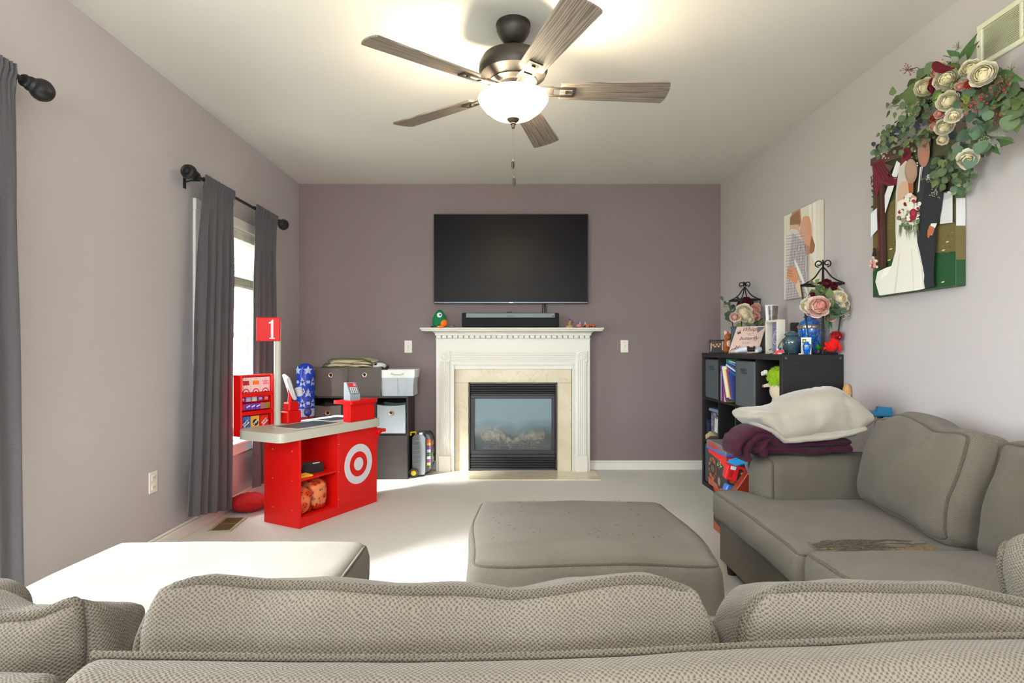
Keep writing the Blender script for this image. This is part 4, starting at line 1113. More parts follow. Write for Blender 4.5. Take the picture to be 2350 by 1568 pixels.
# jack-o'-lantern bags
M_bag = print_mat('printed_plastic', rough=.3)
def pbag(c, rr, rz, lab, seed, base='#f0824e'):
    g = thing('pumpkin_bag', lab, 'bag', c, rz); b = MB(); rnd = random.Random(seed)
    def sf(u, v):
        a = 2*math.pi*u; h = math.pi*(v-.5)
        pw = lambda x, e: math.copysign(abs(x)**e, x)
        p = Vector((rr[0]*pw(math.cos(h), .55)*pw(math.cos(a), .6), rr[1]*pw(math.cos(h), .55)*pw(math.sin(a), .6), rr[2]*pw(math.sin(h), .8)+rr[2]))
        return p + noise.noise_vector(p*14+Vector((seed,0,0)))*.010
    b.grid(sf, 60, 36, cu=True, col=base); part('bag', b, M_bag, g, world=False, smooth=1.2)
    b = MB()
    for k in range(64):
        a, h = rnd.uniform(3.0, 6.9), rnd.uniform(-1.0,1.1); u, v = (a/6.283)%1, h/math.pi+.5
        p = sf(u, v); q = sf(min(u+.02,1), v); q2 = sf(u, min(1, v+.02)); n_ = (q-p).cross(q2-p)
        if n_.length < 1e-9: continue
        n_.normalize(); M_ = frame(p+n_*(.0030+.00004*k), (q-p), (q2-p)); s = rnd.uniform(.013,.024)
        if k % 3 == 0:
            disc_on(b, M_, 0, 0, s, s*.85, '#e2451c', .0002, 12)
            for e in (-.4, .4): poly_on(b, M_, [(s*(e-.2),s*.05),(s*(e+.2),s*.05),(s*e,s*.45)], '#2a1410', .0008)
            poly_on(b, M_, [(-s*.55,-s*.1),(-s*.2,-s*.25),(0,-s*.15),(s*.2,-s*.25),(s*.55,-s*.1),(s*.3,-s*.5),(-s*.3,-s*.5)], '#2a1410', .0008)
        elif k % 3 == 1: poly_on(b, M_, star_pts(0,0,s*.5), '#49706a', .0006)
        else: poly_on(b, M_, [(-s*.25,-s*.4),(s*.1,-s*.4),(s*.3,s*.3),(-s*.05,s*.4)], '#7a3a22', .0006)
    part('printing', b, M_bag, g, world=False, smooth=0)
    b = MB(); b.tube([(rr[0]*math.cos(R(a))*1.0, -.01+rr[1]*.6*math.sin(R(a)), rr[2]*(1+.9*math.sin(R(a)))) for a in range(0,181,12)], .004, 6); part('seam', b, mat('orange_tape', '#f05a22', rough=.4), g, world=False)
az = math.atan2(.883,.47)
pbag(loc(.075, .11, .058), (.060,.085,.078), az, 'orange bag printed with pumpkin faces, left in the bottom of the red counter', 3)
pbag(loc(.205, .12, .058), (.072,.09,.092), az, 'rounder orange bag printed with pumpkin faces, beside the bullseye panel', 8, '#ee8a58')
b = MB(); cP = (-1.64, 3.62, .0)
def pil(u, v):
    a = 2*math.pi*u; h = math.pi*(v-.5); p = Vector((cP[0]+.115*math.cos(h)*math.cos(a), cP[1]+.13*math.cos(h)*math.sin(a), .055+.055*math.sin(h)))
    return p + noise.noise_vector(p*60)*.007
b.grid(pil, 60, 30, cu=True)
single('red_pillow', b, mat('red_fur', '#a50d14', rough=1, bump=1, bscale=200), 'round red fluffy pillow on the carpet behind the toy counter', 'pillow', smooth=1.4)

# ================================================================== CUBE SHELF BY THE BACK WALL
M_cube = mat('dark_laminate', '#25211f', rough=.45, var=.2, vscale=5, stretch=(1,1,6))
cx0, cx1, cyf, cyb, czt = -1.556, -.780, 4.50, 4.81, .655
t = thing('cube_shelf', 'dark brown cube shelf holding grey fabric bins by the back left corner', 'shelf', ((cx0+cx1)/2, cyb, 0))
part('top', MB().bx(cx0, cx1, cyf, cyb, czt-.015, czt, .001), M_cube, t)
for x in (cx0, cx0+.2537, cx0+.5113, cx1-.015): part('upright', MB().bx(x, x+.015, cyf+.001, cyb, 0, czt-.015, .001), M_cube, t)
part('shelf_board', MB().bx(cx0+.015, cx1-.015, cyf+.002, cyb, .348, .363, .001), M_cube, t)
part('shelf_board', MB().bx(cx0+.015, cx1-.015, cyf+.002, cyb, .02, .035, .001), M_cube, t)
part('back_board', MB().bx(cx0, cx1, cyb, cyb+.006, 0, czt), mat('shelf_back', '#141212', rough=.8), t)
part('door', MB().bx(cx0+.525, cx1-.002, cyf-.012, cyf, .0, .345, .002), M_cube, t)
M_dgrey = mat('dark_grey_bin', '#615c58', rough=.85, spec=.2, bump=.3, bscale=500)
M_lgrey = mat('light_grey_bin', '#7f878a', rough=.8, spec=.25, bump=.3, bscale=500)
def fbin(c, w0, w1, d, h, m, label, group=None, seed=0, grommet=True, rz=0, name='fabric_bin', back=0):
    """open-topped cloth bin, w0 wide at the bottom and w1 at the top, its front towards -y"""
    g = thing(name, label, 'bin', c, rz, group); b = MB()
    def shell(off):
        def fn(u, v):
            w_ = w0+(w1-w0)*v - 2*off; dd = d*(w_/(w0+2*off if w0 else 1))*.98; dd = d - 2*off
            k = (u % 1)*4; s = int(k) % 4; f = k-int(k)
            pt = [(-1+2*f, -1), (1, -1+2*f), (1-2*f, 1), (-1, 1-2*f)][s]
            x, y = pt[0]*w_/2, pt[1]*dd/2
            sag = .010*(1-pt[0]**2)*(v**3) if abs(pt[1]) > .99 else .010*(1-pt[1]**2)*(v**3)
            z = (.004+off) + (h-(.004+off))*v - sag*(v > .5)
            q = Vector((x, y, z)); nv = noise.noise_vector(Vector((x*9, y*9, z*7))+Vector((seed,)*3))
            return q + Vector((nv.x*.4, nv.y, 0))*.009*(v**.5)
        return fn
    f1, f2 = shell(0), shell(.004)
    b.grid(f1, 48, 14, cu=True); b.grid(lambda u, v: f2(-u, v), 48, 14, cu=True)
    b.grid(lambda u, v: f1(-u, 1).lerp(f2(-u, 1), 1-v), 48, 1, cu=True)
    b.bx(-w0/2, w0/2, -d/2, d/2, 0, .008)
    part('body', b, m, g, world=False, smooth=1.0)
    if grommet:
        zz = h*.72; yy = f1((.5)/4, .72).y - .001
        part('grommet', MB().lathe([(.011,0),(.019,0),(.020,.003),(.017,.005),(.012,.004),(.011,0)], (0, yy, zz), 24, Matrix.Rotation(R(90),3,'X'), cap=False), mat('grommet_steel', '#b9a58e', rough=.25, metal=.8), g, world=False)
        part('grommet_hole', MB().lathe([(.0115,.0),(.0115,.0015),(0,.0015)], (0, yy-.0002, zz), 20, Matrix.Rotation(R(90),3,'X')), mat('hole_dark', '#1d1a17', rough=.9), g, world=False)
    return g
fbin((-1.395, 4.655, czt), .235, .282, .28, .232, M_dgrey, 'dark grey fabric bin with metal eyelet, left on top of the cube shelf', seed=1)
fbin((-1.128, 4.655, czt), .255, .268, .28, .236, M_dgrey, 'dark grey fabric bin with metal eyelet, middle on top of the cube shelf', seed=4)
t2 = thing('fabric_bin', 'pale grey basket with white cuff and rope handle on the right of the cube shelf', 'bin', (-.868, 4.64, czt))
b = MB()
def wbin(off, z0, z1, g=0):
    def fn(u, v):
        z = z0+(z1-z0)*v; w_ = .245+.025*(z/.205)+2*off; dd = .22+.02*(z/.205)+2*off
        k = (u%1)*4; s = int(k)%4; f = k-int(k); pt = [(-1+2*f,-1),(1,-1+2*f),(1-2*f,1),(-1,1-2*f)][s]
        nv = noise.noise_vector(Vector((pt[0]*2, pt[1]*2, z*9)))*.007
        return Vector((pt[0]*w_/2+nv.x, pt[1]*dd/2+nv.y, z))
    return fn
b.grid(wbin(0, 0, .205), 40, 12, cu=True); b.grid(lambda u, v: wbin(-.004, .004, .205)(-u, v), 40, 12, cu=True); b.bx(-.122,.122,-.11,.11,0,.004)
part('body', b, mat('pale_felt', '#b9c2c9', rough=.95, bump=.5, bscale=300, var=.12, vscale=120), t2, world=False, smooth=1.0)
b = MB(); b.grid(wbin(.003, .145, .208), 40, 6, cu=True); b.grid(lambda u, v: wbin(-.006, .145, .208)(-u, v), 40, 6, cu=True); b.grid(lambda u, v: wbin(.003,.145,.208)(-u,1).lerp(wbin(-.006,.145,.208)(-u,1), 1-v), 40, 1, cu=True)
part('cuff', b, mat('white_cotton', '#e9e9e6', rough=.9), t2, world=False, smooth=1.0)
b = MB(); yy = -.128
b.tube([(-.045,yy+.004,.180),(-.045,yy-.004,.176),(-.025,yy-.010,.171),(0,yy-.012,.169),(.025,yy-.010,.171),(.045,yy-.004,.176),(.045,yy+.004,.180)], .0042, 8)
for x in (-.045,.045): b.ball((x, yy-.002, .178), .006, 8, 6)
part('rope_handle', b, mat('rope', '#c4c0b6', rough=.9), t2, world=False)
part('seam', MB().bx(-.001,.001,-.1235,-.1225,.004,.145), mat('seam_grey', '#8d979e', rough=.9), t2, world=False)
fbin((-1.418, 4.635, .3635), .215, .215, .26, .222, M_dgrey, 'dark grey bin with eyelet in the left cubby of the cube shelf', seed=7)
fbin((-1.163, 4.635, .3635), .225, .225, .26, .222, M_dgrey, 'dark grey bin in the middle cubby, behind the red riser', seed=9)
fbin((-.912, 4.620, .3635), .225, .226, .26, .226, M_lgrey, 'light grey bin with eyelet in the right cubby of the cube shelf', seed=12)
# quilt with green edge
t2 = thing('quilt', 'folded cream quilt with green binding on the two dark bins', 'blanket', (-1.25, 4.66, .885))
M_quilt = mat('cream_quilt', '#cfc6ab', rough=.95, bump=.5, bscale=30, var=.12, vscale=10); M_gr = mat('green_binding', '#4f5c28', rough=.9)
for k, (xa, xb, za, zb, hy) in enumerate(((-1.45,-1.08,.880,.912,.11), (-1.43,-1.06,.908,.934,.105), (-1.41,-1.055,.930,.956,.10))):
    b = MB(); top = [(xa, zb-.012), (xa+.05, zb), (xb-.08, zb), (xb, zb-.02)]; bot = [(xa, za-.002), (xb-.05, za), (xb, za-.01)]
    loft(b, (xa, xb), top, bot, 4.65, hy, nx=36, nseg=20, wob=.006, seed=20+k, taper=.1); part('fold', b, M_quilt, t2, smooth=1.4)
b = MB(); b.tube([(-1.455,4.54,.884),(-1.462,4.54,.898),(-1.44,4.535,.912),(-1.41,4.535,.915),(-1.425,4.535,.932),(-1.40,4.535,.948),(-1.30,4.535,.952),(-1.15,4.535,.950),(-1.09,4.535,.932),(-1.07,4.54,.902)], .0065, 8)
b.tube([(-1.44,4.54,.885),(-1.36,4.535,.882),(-1.28,4.535,.890),(-1.2,4.535,.884),(-1.13,4.54,.893)], .004, 8)
part('green_binding', b, M_gr, t2, smooth=1.4)
b = MB(); b.tube([(-1.38+.02*k, 4.538, .918+.007*math.sin(k*.9)) for k in range(13)], .0018, 5); b.tube([(-1.36+.02*k, 4.541, .903+.006*math.cos(k*.8)) for k in range(14)], .0018, 5)
part('wrinkle_stitching', b, mat('quilt_line', '#8f8565', rough=.9), t2)
b = MB(); b.lathe([(.0,0),(.045,.004),(.052,.02),(.045,.036),(.02,.046),(0,.048)], (-1.035, 4.62, .872), 18, sx=1.1)
o = single('white_plush', b, mat('white_plush_fur', '#e6e6e6', rough=.95, bump=.3, bscale=200), 'white plush toy with a black spot lying in the middle dark bin', 'toy', smooth=1.2)
b = MB(); b.ball((-1.052, 4.580, .905), (.014,.008,.010)); part('spot', b, M_black, o)
b = MB()
b.tube([(-1.36+.012*k, 4.57, .884+.006*math.sin(k*1.3)) for k in range(7)], .008, 8); single('red_cloth', b, mat('red_cloth', '#9c2220', rough=.9), 'bit of red cloth under the quilt in the left dark bin', 'cloth')

# --- tall blue bopper with stars
c = wp(699, 905, 4.40); cx, cy_ = c.x, 4.42
t = thing('inflatable_bopper', 'tall round-topped blue inflatable with pale stars and red stripes in the corner', 'toy', (cx, cy_, 0))
rr = .068; zt = .920
prof = [(0,.0),(.05,.004),(rr,.03)] + [(rr, .03+.02*k) for k in range(1, 41)]; prof = [p for p in prof if p[1] < zt-rr]
prof += [(rr*math.cos(R(a)), zt-rr+rr*math.sin(R(a))) for a in range(0, 91, 10)]
b = MB()
seg = 32
for i in range(len(prof)-1):
    z = (prof[i][1]+prof[i+1][1])/2
    if z > .56: col = '#1a3fb4'
    else: col = ('#9fb4e0', '#8c1f44')[int(((.56-z)/.050)) % 2]
    vs_ = []; 
    for r_, zz in (prof[i], prof[i+1]): vs_ += [(cx+r_*math.cos(2*math.pi*k/seg), cy_+r_*math.sin(2*math.pi*k/seg), zz) for k in range(seg)]
    b.add(vs_, [[k, (k+1)%seg, seg+(k+1)%seg, seg+k] for k in range(seg)], col)
bo = part('body', b, mat_b if False else M_gloss, t, smooth=1.3); weld(bo)
def wrap(a, z, x, y):          # x,y on the cylinder's skin
    th = a + x/rr; return Vector((cx+(rr+.0009)*math.cos(th), cy_+(rr+.0009)*math.sin(th), z+y))
rows = [(.865, 0), (.775, 1), (.690, 0), (.612, 1)]
for z, odd in rows:
    for k in range(5):
        a = R(-90 + 72*k + (0 if odd else 36)); s = .038
        pts = star_pts(0, 0, s, s*.45); ctr = wrap(a, z, 0, 0)
        b = MB()
        for j in range(10): b.add([ctr, wrap(a, z, *pts[j]), wrap(a, z, *pts[(j+1)%10])], [[0,1,2]], '#a9c0ea')
        if odd:
            pts = [(0,.016),(.009,0),(0,-.016),(-.009,0)]
            b.add([wrap(a, z, *q)+Vector((math.cos(a),math.sin(a),0))*.001 for q in pts], [[0,1,2,3]], '#1a2f84')
            for sx in (-1, 1): b.add([wrap(a, z, sx*.030, .012), wrap(a, z, sx*.05, .012), wrap(a, z, sx*.05, -.010), wrap(a, z, sx*.030, -.010)], [[0,1,2,3]], '#a9c0ea')
        part('star', b, M_gloss, t, smooth=0)
c = wp(706, 928, 4.36)
t = thing('toy_gadget', 'small dark toy with blue round dial beside the blue inflatable', 'toy', (c.x, 4.47, .50))
b = MB(); b.bx(c.x-.028, c.x+.014, 4.37, 4.385, .545, .66, .005); part('body', b, mat('smoke_plastic', '#4a3f42', rough=.35), t)
b = MB(); b.lathe([(.030,0),(.034,.008),(.028,.018),(.012,.022),(0,.022)], (c.x-.004, 4.372, .545), 18, Matrix.Rotation(R(90),3,'X')); part('dial', b, mat('navy_plastic', '#1c2550', rough=.3), t)
b = MB().poly([Vector((c.x-.004,4.349,.545))+Vector((x,0,y)) for x, y in star_pts(0,0,.016)]); part('star', b, mat('blue_light', '#2f62d8', rough=.3), t)
b = MB(); b.bx(c.x-.02, c.x+.01, 4.365, 4.385, 0, .52, .003); part('stick', b, M_black, t)

# --- rolling tool box
t = thing('rolling_case', 'grey rolling toy tool case with yellow wheels beside the fireplace', 'case', (-.70, 4.66, 0), R(0))
M_case = mat('case_grey', '#6c7274', rough=.5)
zt = .350
b = MB(); 
sidep = [(-.752,.018),(-.665,.018),(-.655,.04),(-.655,zt-.035),(-.675,zt-.008),(-.735,zt-.008),(-.760,zt-.035),(-.760,.05)]
b.prism([(x, z) for x, z in sidep], 4.575, 4.80, Matrix(((1,0,0,0),(0,0,1,0),(0,1,0,0),(0,0,0,1)))); part('shell', b, M_case, t)
b = MB(); b.prism([(-.655,.03),(-.628,.045),(-.612,.07),(-.612,zt-.07),(-.628,zt-.02),(-.655,zt-.005)], 4.60, 4.80, Matrix(((1,0,0,0),(0,0,1,0),(0,1,0,0),(0,0,0,1)))); part('lid', b, mat('case_dark', '#4a4f52', rough=.5), t)
for k in range(7):
    z = .075+.036*k; part('rib', MB().tube([(-.745,4.572,z),(-.700,4.570,z),(-.694,4.572,z+.006)], .0028, 6), mat('case_light', '#8b9092', rough=.4), t)
b = MB(); Mp = frame((-.6285, 4.5985, .185), (1,0,-.0), (0,0,1))
Mp = frame((-.6115, 4.70, .185), (0,1,0), (0,0,1))
for k, (x, y, w_, h, c_) in enumerate(((0,.07,.14,.04,'#e07a3a'),(.02,.02,.10,.05,'#6a4a90'),(-.03,-.03,.09,.05,'#b8c49a'),(.03,-.07,.10,.04,'#e8e4d8'),(-.05,.03,.04,.05,'#d04030'),(.05,.0,.04,.04,'#f0e8a0'))):
    poly_on(b, Mp, [(x-w_/2,y-h/2),(x+w_/2,y-h/2),(x+w_/2-.01,y+h/2),(x-w_/2+.01,y+h/2)], c_, .0004+.0002*k)
Mp2 = frame((-.6335, 4.5995, .185), (1,0,0), (0,0,1))
for k, (y, c_) in enumerate(((.10,'#e8572a'),(.075,'#f2a03c'),(.05,'#7a4a8c'),(.02,'#c8c8e0'),(-.01,'#4a6a3c'),(-.035,'#e8e6dc'),(-.06,'#8a3c90'),(-.085,'#d8d070'))): poly_on(b, Mp2, [(-.012,y-.012),(.016,y-.010),(.016,y+.012),(-.012,y+.010)], c_, .0004)
part('picture_sticker', b, M_print, t, smooth=0)
b = MB(); b.tube([(-.775,4.60,zt-.02),(-.775,4.60,zt+.004),(-.735,4.60,zt+.008),(-.735,4.60,zt-.01)], .008, 8); part('handle', b, mat('yellow_plastic', '#e8c81c', rough=.4), t)
for x in (-.755,):
    wl_ = part('wheel', MB().lathe([(.030,-.012),(.036,-.009),(.036,.009),(.030,.012),(0,.012)], (-.745, 4.560, .037), 24, Matrix.Rotation(R(90),3,'X')), mat('tyre', '#3c3c38', rough=.8), t)
    part('hub', MB().lathe([(.021,0),(.019,.004),(0,.005)], (-.745, 4.547, .037), 20, Matrix.Rotation(R(90),3,'X')), MATS['yellow_plastic'], wl_)
part('wheel', MB().lathe([(.030,-.010),(.036,-.008),(.036,.008),(.030,.010),(0,.010)], (-.745, 4.79, .037), 24, Matrix.Rotation(R(90),3,'X')), MATS['tyre'], t)
part('latch', MB().bx(-.705,-.675,4.57,4.60,zt-.012,zt+.006,.003), mat('latch_blue', '#9aa6b8', rough=.4), t)

# ================================================================== CEILING FAN
t = thing('ceiling_fan', 'bronze ceiling fan with five grey wood blades and a lit glass bowl', 'ceiling fan', (FANX, FANY, ZC))
M_brz = mat('bronze_metal', '#3f3b37', rough=.42, metal=.65)
c = (FANX, FANY, 0)
part('canopy', MB().lathe([(0,2.44),(.074,2.44),(.075,2.432),(.071,2.428),(.072,2.410),(.066,2.395),(.052,2.372),(.040,2.360),(.034,2.356),(.030,2.352),(0,2.352)], c, 40), M_brz, t)
part('downrod', MB().lathe([(.018,2.356),(.021,2.350),(.021,2.342),(.015,2.338),(.013,2.315),(.022,2.310)], c, 24), M_black, t)
part('motor_housing', MB().lathe([(0,2.312),(.050,2.312),(.100,2.304),(.133,2.288),(.147,2.262),(.149,2.235),(.140,2.214),(.112,2.198),(.104,2.190),(.104,2.184),(.085,2.178),(0,2.178)], c, 56), M_brz, t)
part('switch_housing', MB().lathe([(.062,2.180),(.060,2.150),(.072,2.135),(.078,2.122),(.03,2.116),(0,2.116)], c, 40), M_brz, t)
def wood_mat():
    m = mat('grey_wood', '#8a8078', rough=.55); nt = m.node_tree; N = nt.nodes; L_ = nt.links; bs = N['Principled BSDF']
    tc = N.new('ShaderNodeTexCoord'); mp = N.new('ShaderNodeMapping'); mp.inputs['Scale'].default_value = (3.0, 60, 60); L_.new(tc.outputs['Object'], mp.inputs[0])
    n = N.new('ShaderNodeTexNoise'); n.inputs['Scale'].default_value = 1.6; n.inputs['Detail'].default_value = 8; n.inputs['Distortion'].default_value = 1.1; L_.new(mp.outputs[0], n.inputs[0])
    wv = N.new('ShaderNodeTexWave'); wv.inputs['Scale'].default_value = .5; wv.inputs['Distortion'].default_value = 16; wv.inputs['Detail'].default_value = 4; wv.bands_direction = 'Y'; L_.new(mp.outputs[0], wv.inputs[0])
    ad = N.new('ShaderNodeMix'); ad.data_type = 'FLOAT'; ad.inputs[0].default_value = .45; L_.new(n.outputs[0], ad.inputs[2]); L_.new(wv.outputs[0], ad.inputs[3])
    r = N.new('ShaderNodeValToRGB'); e = r.color_ramp.elements; e[0].position = .25; e[0].color = (*lin('#5f554e'), 1); e[1].position = .66; e[1].color = (*lin('#90847a'), 1)
    L_.new(ad.outputs[0], r.inputs[0]); L_.new(r.outputs[0], bs.inputs['Base Color']); return m
M_wood = wood_mat()
bl = []
for k in range(19):
    s = k/18; x = .205+.455*s; hw = .052+.020*s
    bl.append((x, hw))
out = [(x, -hw) for x, hw in bl] + [(.660+.018*math.cos(R(a)), .072*math.sin(R(a))) for a in (-75,-55,-35,-15,0,15,35,55,75)] + [(x, hw) for x, hw in bl[::-1]]
out[18] = (.655,-.071)
mb = MB().prism(out, -.003, .003); me_b = mesh(mb, 'blade', .4); me_b.materials.append(M_wood)
mb = MB()
for s in (-1, 1): mb.box((.200, s*.024, -.006), (.120, .010, .006), bev=.001)
mb.box((.262, 0, -.006), (.012, .058, .006), bev=.001); mb.box((.150, 0, -.004), (.050, .060, .008), bev=.002); mb.box((.110, 0, .004), (.07, .030, .010), bev=.002)
mb.box((.232,0,-.007), (.014,.016,.008), bev=.001)
me_i = mesh(mb, 'blade_iron', .4); me_i.materials.append(M_brz)
for a in (1.5, 73.5, 145.5, 217.5, 289.5):
    M_ = Matrix.Translation((FANX, FANY, 2.152)) @ Matrix.Rotation(R(a), 4, 'Z')
    inst('blade', me_b, None, t, M_ @ Matrix.Rotation(R(-12), 4, 'X'))
    inst('blade_iron', me_i, None, t, M_ @ Matrix.Rotation(R(-12), 4, 'X'))
mg = bpy.data.materials.new('frosted_bowl_glass'); mg.use_nodes = True; nt = mg.node_tree; N = nt.nodes; N.remove(N['Principled BSDF'])
em = N.new('ShaderNodeEmission'); em.inputs[0].default_value = (1, .93, .76, 1); em.inputs[1].default_value = 1.6
tl = N.new('ShaderNodeBsdfTranslucent'); tl.inputs[0].default_value = (.8,.75,.66,1); ad = N.new('ShaderNodeAddShader')
nt.links.new(em.outputs[0], ad.inputs[0]); nt.links.new(tl.outputs[0], ad.inputs[1]); nt.links.new(ad.outputs[0], N['Material Output'].inputs[0])
part('glass_bowl', MB().lathe([(.140,2.124),(.149,2.121),(.152,2.112),(.146,2.100),(.125,2.072),(.092,2.046),(.055,2.030),(.020,2.026),(0,2.026)], c, 56, cap=False), mg, t)
part('finial', MB().lathe([(0,2.034),(.026,2.032),(.028,2.026),(.022,2.018),(.012,2.010),(.013,2.006),(.009,2.002),(.008,1.996),(.006,1.988),(0,1.986)], c, 24), M_brz, t)
for x, zb in ((-.0015, 1.850), (.0035, 1.775)):
    b = MB(); z = 1.99
    while z > zb: b.ball((FANX+x, FANY, z), .0014, 5, 3); z -= .0045
    part('pull_chain', b, M_brass, t, kind='stuff')
    part('pull_pendant', MB().lathe([(0,zb+.004),(.004,zb),(.0065,zb-.010),(.0065,zb-.026),(.004,zb-.036),(0,zb-.038)], (FANX+x, FANY, 0), 12), M_brz, t)

# ================================================================== BOOKCASE ON THE RIGHT
BX, BY0, BY1, BZ = 1.490, 3.079, 4.343, 1.0
t = thing('bookcase', 'black cube bookcase standing against the right wall behind the sofa', 'bookcase', (1.66, 3.7, 0))
part('end_panel', MB().bx(BX, 1.822, BY0, BY0+.032, 0, BZ-.032, .001), M_bwood, t)
part('end_panel', MB().bx(BX, 1.822, BY1-.032, BY1, 0, BZ-.032, .001), M_bwood, t)
part('top_panel', MB().bx(BX, 1.822, BY0, BY1, BZ-.032, BZ, .001), M_bwood, t)
part('bottom_panel', MB().bx(BX, 1.822, BY0+.032, BY1-.032, 0, .032, .001), M_bwood, t)
cw = (BY1-BY0-.064-.036)/4; ys = [BY0+.032+(cw+.012)*k for k in range(4)]     # cubby near edges, nearest first
for k in range(1, 4): part('divider', MB().bx(BX+.003, 1.822, ys[k]-.012, ys[k], .032, BZ-.032), M_bwood, t)
ch = (BZ-.064-.024)/3; zs = [.032+(ch+.012)*k for k in range(3)]
for k in (1, 2): part('shelf_board', MB().bx(BX+.003, 1.822, BY0+.032, BY1-.032, zs[k]-.012, zs[k]), M_bwood, t)
part('back_board', MB().bx(1.815, 1.822, BY0+.03, BY1-.03, .03, BZ-.03), mat('case_back', '#0e0d0d', rough=.9), t)
b = MB()
for x in (BX+.020, 1.805): b.cyl((x, BY0-.001, BZ-.020), .006, .002, 'Y', 12)
part('cam_lock', b, mat('cam_grey', '#6a6a6c', rough=.4, metal=.5), t)
def cubby(k, r): return ys[k], ys[k]+cw, zs[r], zs[r]+ch
def gbin(k, r, label, w_=None, x0=BX+.012, off=0, handle=True):
    y0, y1, z0, z1 = cubby(k, r); w_ = w_ or cw-.012; ya = y0+.006+off; g = thing('fabric_cube', label, 'bin', (1.62, ya+w_/2, z0))
    b = MB().bx(x0, 1.80, ya, ya+w_, z0+.001, z1-.016, .006); part('body', b, M_bin, g)
    if handle: 
        yc = ya+w_/2; b = MB(); b.tube([(x0-.002,yc-.035,z1-.075),(x0-.008,yc-.033,z1-.065),(x0-.010,yc,z1-.062),(x0-.008,yc+.033,z1-.065),(x0-.002,yc+.035,z1-.075),(x0-.004,yc+.034,z1-.09),(x0-.004,yc-.034,z1-.09)], .003, 6, closed=True)
        b.bx(x0-.003, x0, yc-.04, yc+.04, z1-.094, z1-.07, .001); part('handle', b, mat('bin_trim', '#3f454a', rough=.9), g)
    return g
gbin(3, 2, 'grey fabric cube in the top row cubby nearest the back wall')
gbin(1, 2, 'grey fabric cube in the top row, right of the books', x0=BX-.004)
gbin(2, 1, 'grey fabric cube pushed to the side in the middle row of the bookcase', w_=.15, x0=BX+.06, handle=False)
gbin(3, 0, 'grey fabric cube in the bottom row beside the toy boxes', x0=BX+.01)

# books
y0, y1, z0, z1 = cubby(2, 2)
rnd = random.Random(5)
def book(label, c, d, rot, col, page='#ece8dc', cover=True, text=None, group='books in the top row of the bookcase'):
    """d = (depth into shelf, thickness, height); rot a 3x3"""
    g = thing('book', label, 'book', c, 0, group); Ci = Vector(c)
    b = MB(); b.box(Ci, (d[0]-.004, d[1]-.003, d[2]-.004), rot=rot); part('pages', b, mat('paper', '#ebe6d8', rough=.9), g)
    b = MB()
    for s in (-1, 1): b.box(Ci + rot @ Vector((0, s*(d[1]/2-.0007), 0)), (d[0], .0015, d[2]), rot=rot)
    b.box(Ci + rot @ Vector((-d[0]/2+.0006, 0, 0)), (.0014, d[1], d[2]), rot=rot)
    part('cover', b, mat('cover_'+col[1:], col, rough=.45), g)
    return g
I3 = Matrix.Identity(3)
def rX(a): return Matrix.Rotation(R(a), 3, 'X')
yy = y1-.006
specs = [(.010,.235,'#e9e7e2','white spine book at the far left of the book cubby'),(.018,.215,'#3d2a80','white-lettered purple book standing in the book cubby'),(.016,.20,'#7c2a86','violet book standing beside the purple one'),(.014,.175,'#b8283c','red book standing in the book cubby'),(.010,.17,'#e6c64a','thin yellow book standing in the book cubby'),(.012,.165,'#d8d4c8','cream book standing in the book cubby'),(.012,.17,'#8c9a44','olive green book standing in the book cubby')]
for th, h, col, lab in specs:
    book(lab, (BX+.115, yy-th/2, z0+h/2), (.20, th, h), I3, col); yy -= th+.001
book('turquoise green book standing at the back of the book cubby', (BX+.15, y1-.03, z0+.15), (.2,.03,.29), I3, '#2f9c84')
for k, (a, zc, yc, th, h, col, lab) in enumerate(((50, .165, .160, .010, .25, '#6a3aa0', 'purple edged book leaning across the others'), (50, .172, .136, .014, .22, '#e8dfb8', 'cream covered book leaning on the purple edged one'), (50, .160, .114, .010, .21, '#cfd29a', 'pale green book leaning with its cover showing'), (50, .165, .094, .012, .20, '#c23a2c', 'red book leaning behind the pale ones'), (50, .150, .070, .012, .2, '#3a4a8c', 'dark blue book leaning at the right of the cubby'))):
    book(lab, (BX+.08-.012*(k < 2), y0+yc, z0+zc-.03), (.17, th, h), rX(-a+28), col)
for k, (zc, col, lab, th, an) in enumerate(((.205,'#1f5fa8','blue paperback lying slanted on top of the books',.016,16),(.224,'#dfe8ee','white paperback lying above the blue one',.010,14),(.238,'#2a4a90','dark blue paperback lying near the top of the cubby',.012,12),(.252,'#5a93c8','light blue paperback lying near the top of the cubby',.010,9),(.264,'#cfd4da','pale grey booklet on the very top of the book pile',.008,6))):
    g = rX(an+0) @ Matrix.Rotation(R(90), 3, 'X')
    book(lab, (BX+.11, y0+.105, z0+zc+.012), (.20-.01*k, th, .19-.012*k), rX(an-90), col)
# green and cream plush toys
y0, y1, z0, z1 = cubby(0, 2)
t = thing('plush_toy', 'lime green furry plush toy in the nearest top cubby of the bookcase', 'toy', (1.6, y0+.10, z0+.14))
b = MB(); rnd = random.Random(3)
def fur(b, c, rr, n, l, col=None, w_=.004):
    for k in range(n):
        a, h = rnd.uniform(0,6.283), math.asin(rnd.uniform(-.9,1)); d = Vector((math.cos(h)*math.cos(a), math.cos(h)*math.sin(a), math.sin(h)))
        p = Vector(c)+Vector((d.x*rr[0], d.y*rr[1], d.z*rr[2])); s = d.orthogonal().normalized()*w_; e = p+d*l*rnd.uniform(.6,1.2)+Vector((rnd.uniform(-1,1),rnd.uniform(-1,1),-.8))*l*.5
        b.add([p-s, p+s, e], [[0,1,2]], col)
cc = (1.548, y0+.110, z0+.205); b.ball(cc, (.055,.100,.066), 16, 10)
part('body', b, mat('lime_fur', '#8fb51a', rough=.95, bump=.6, bscale=120), t, smooth=1.2)
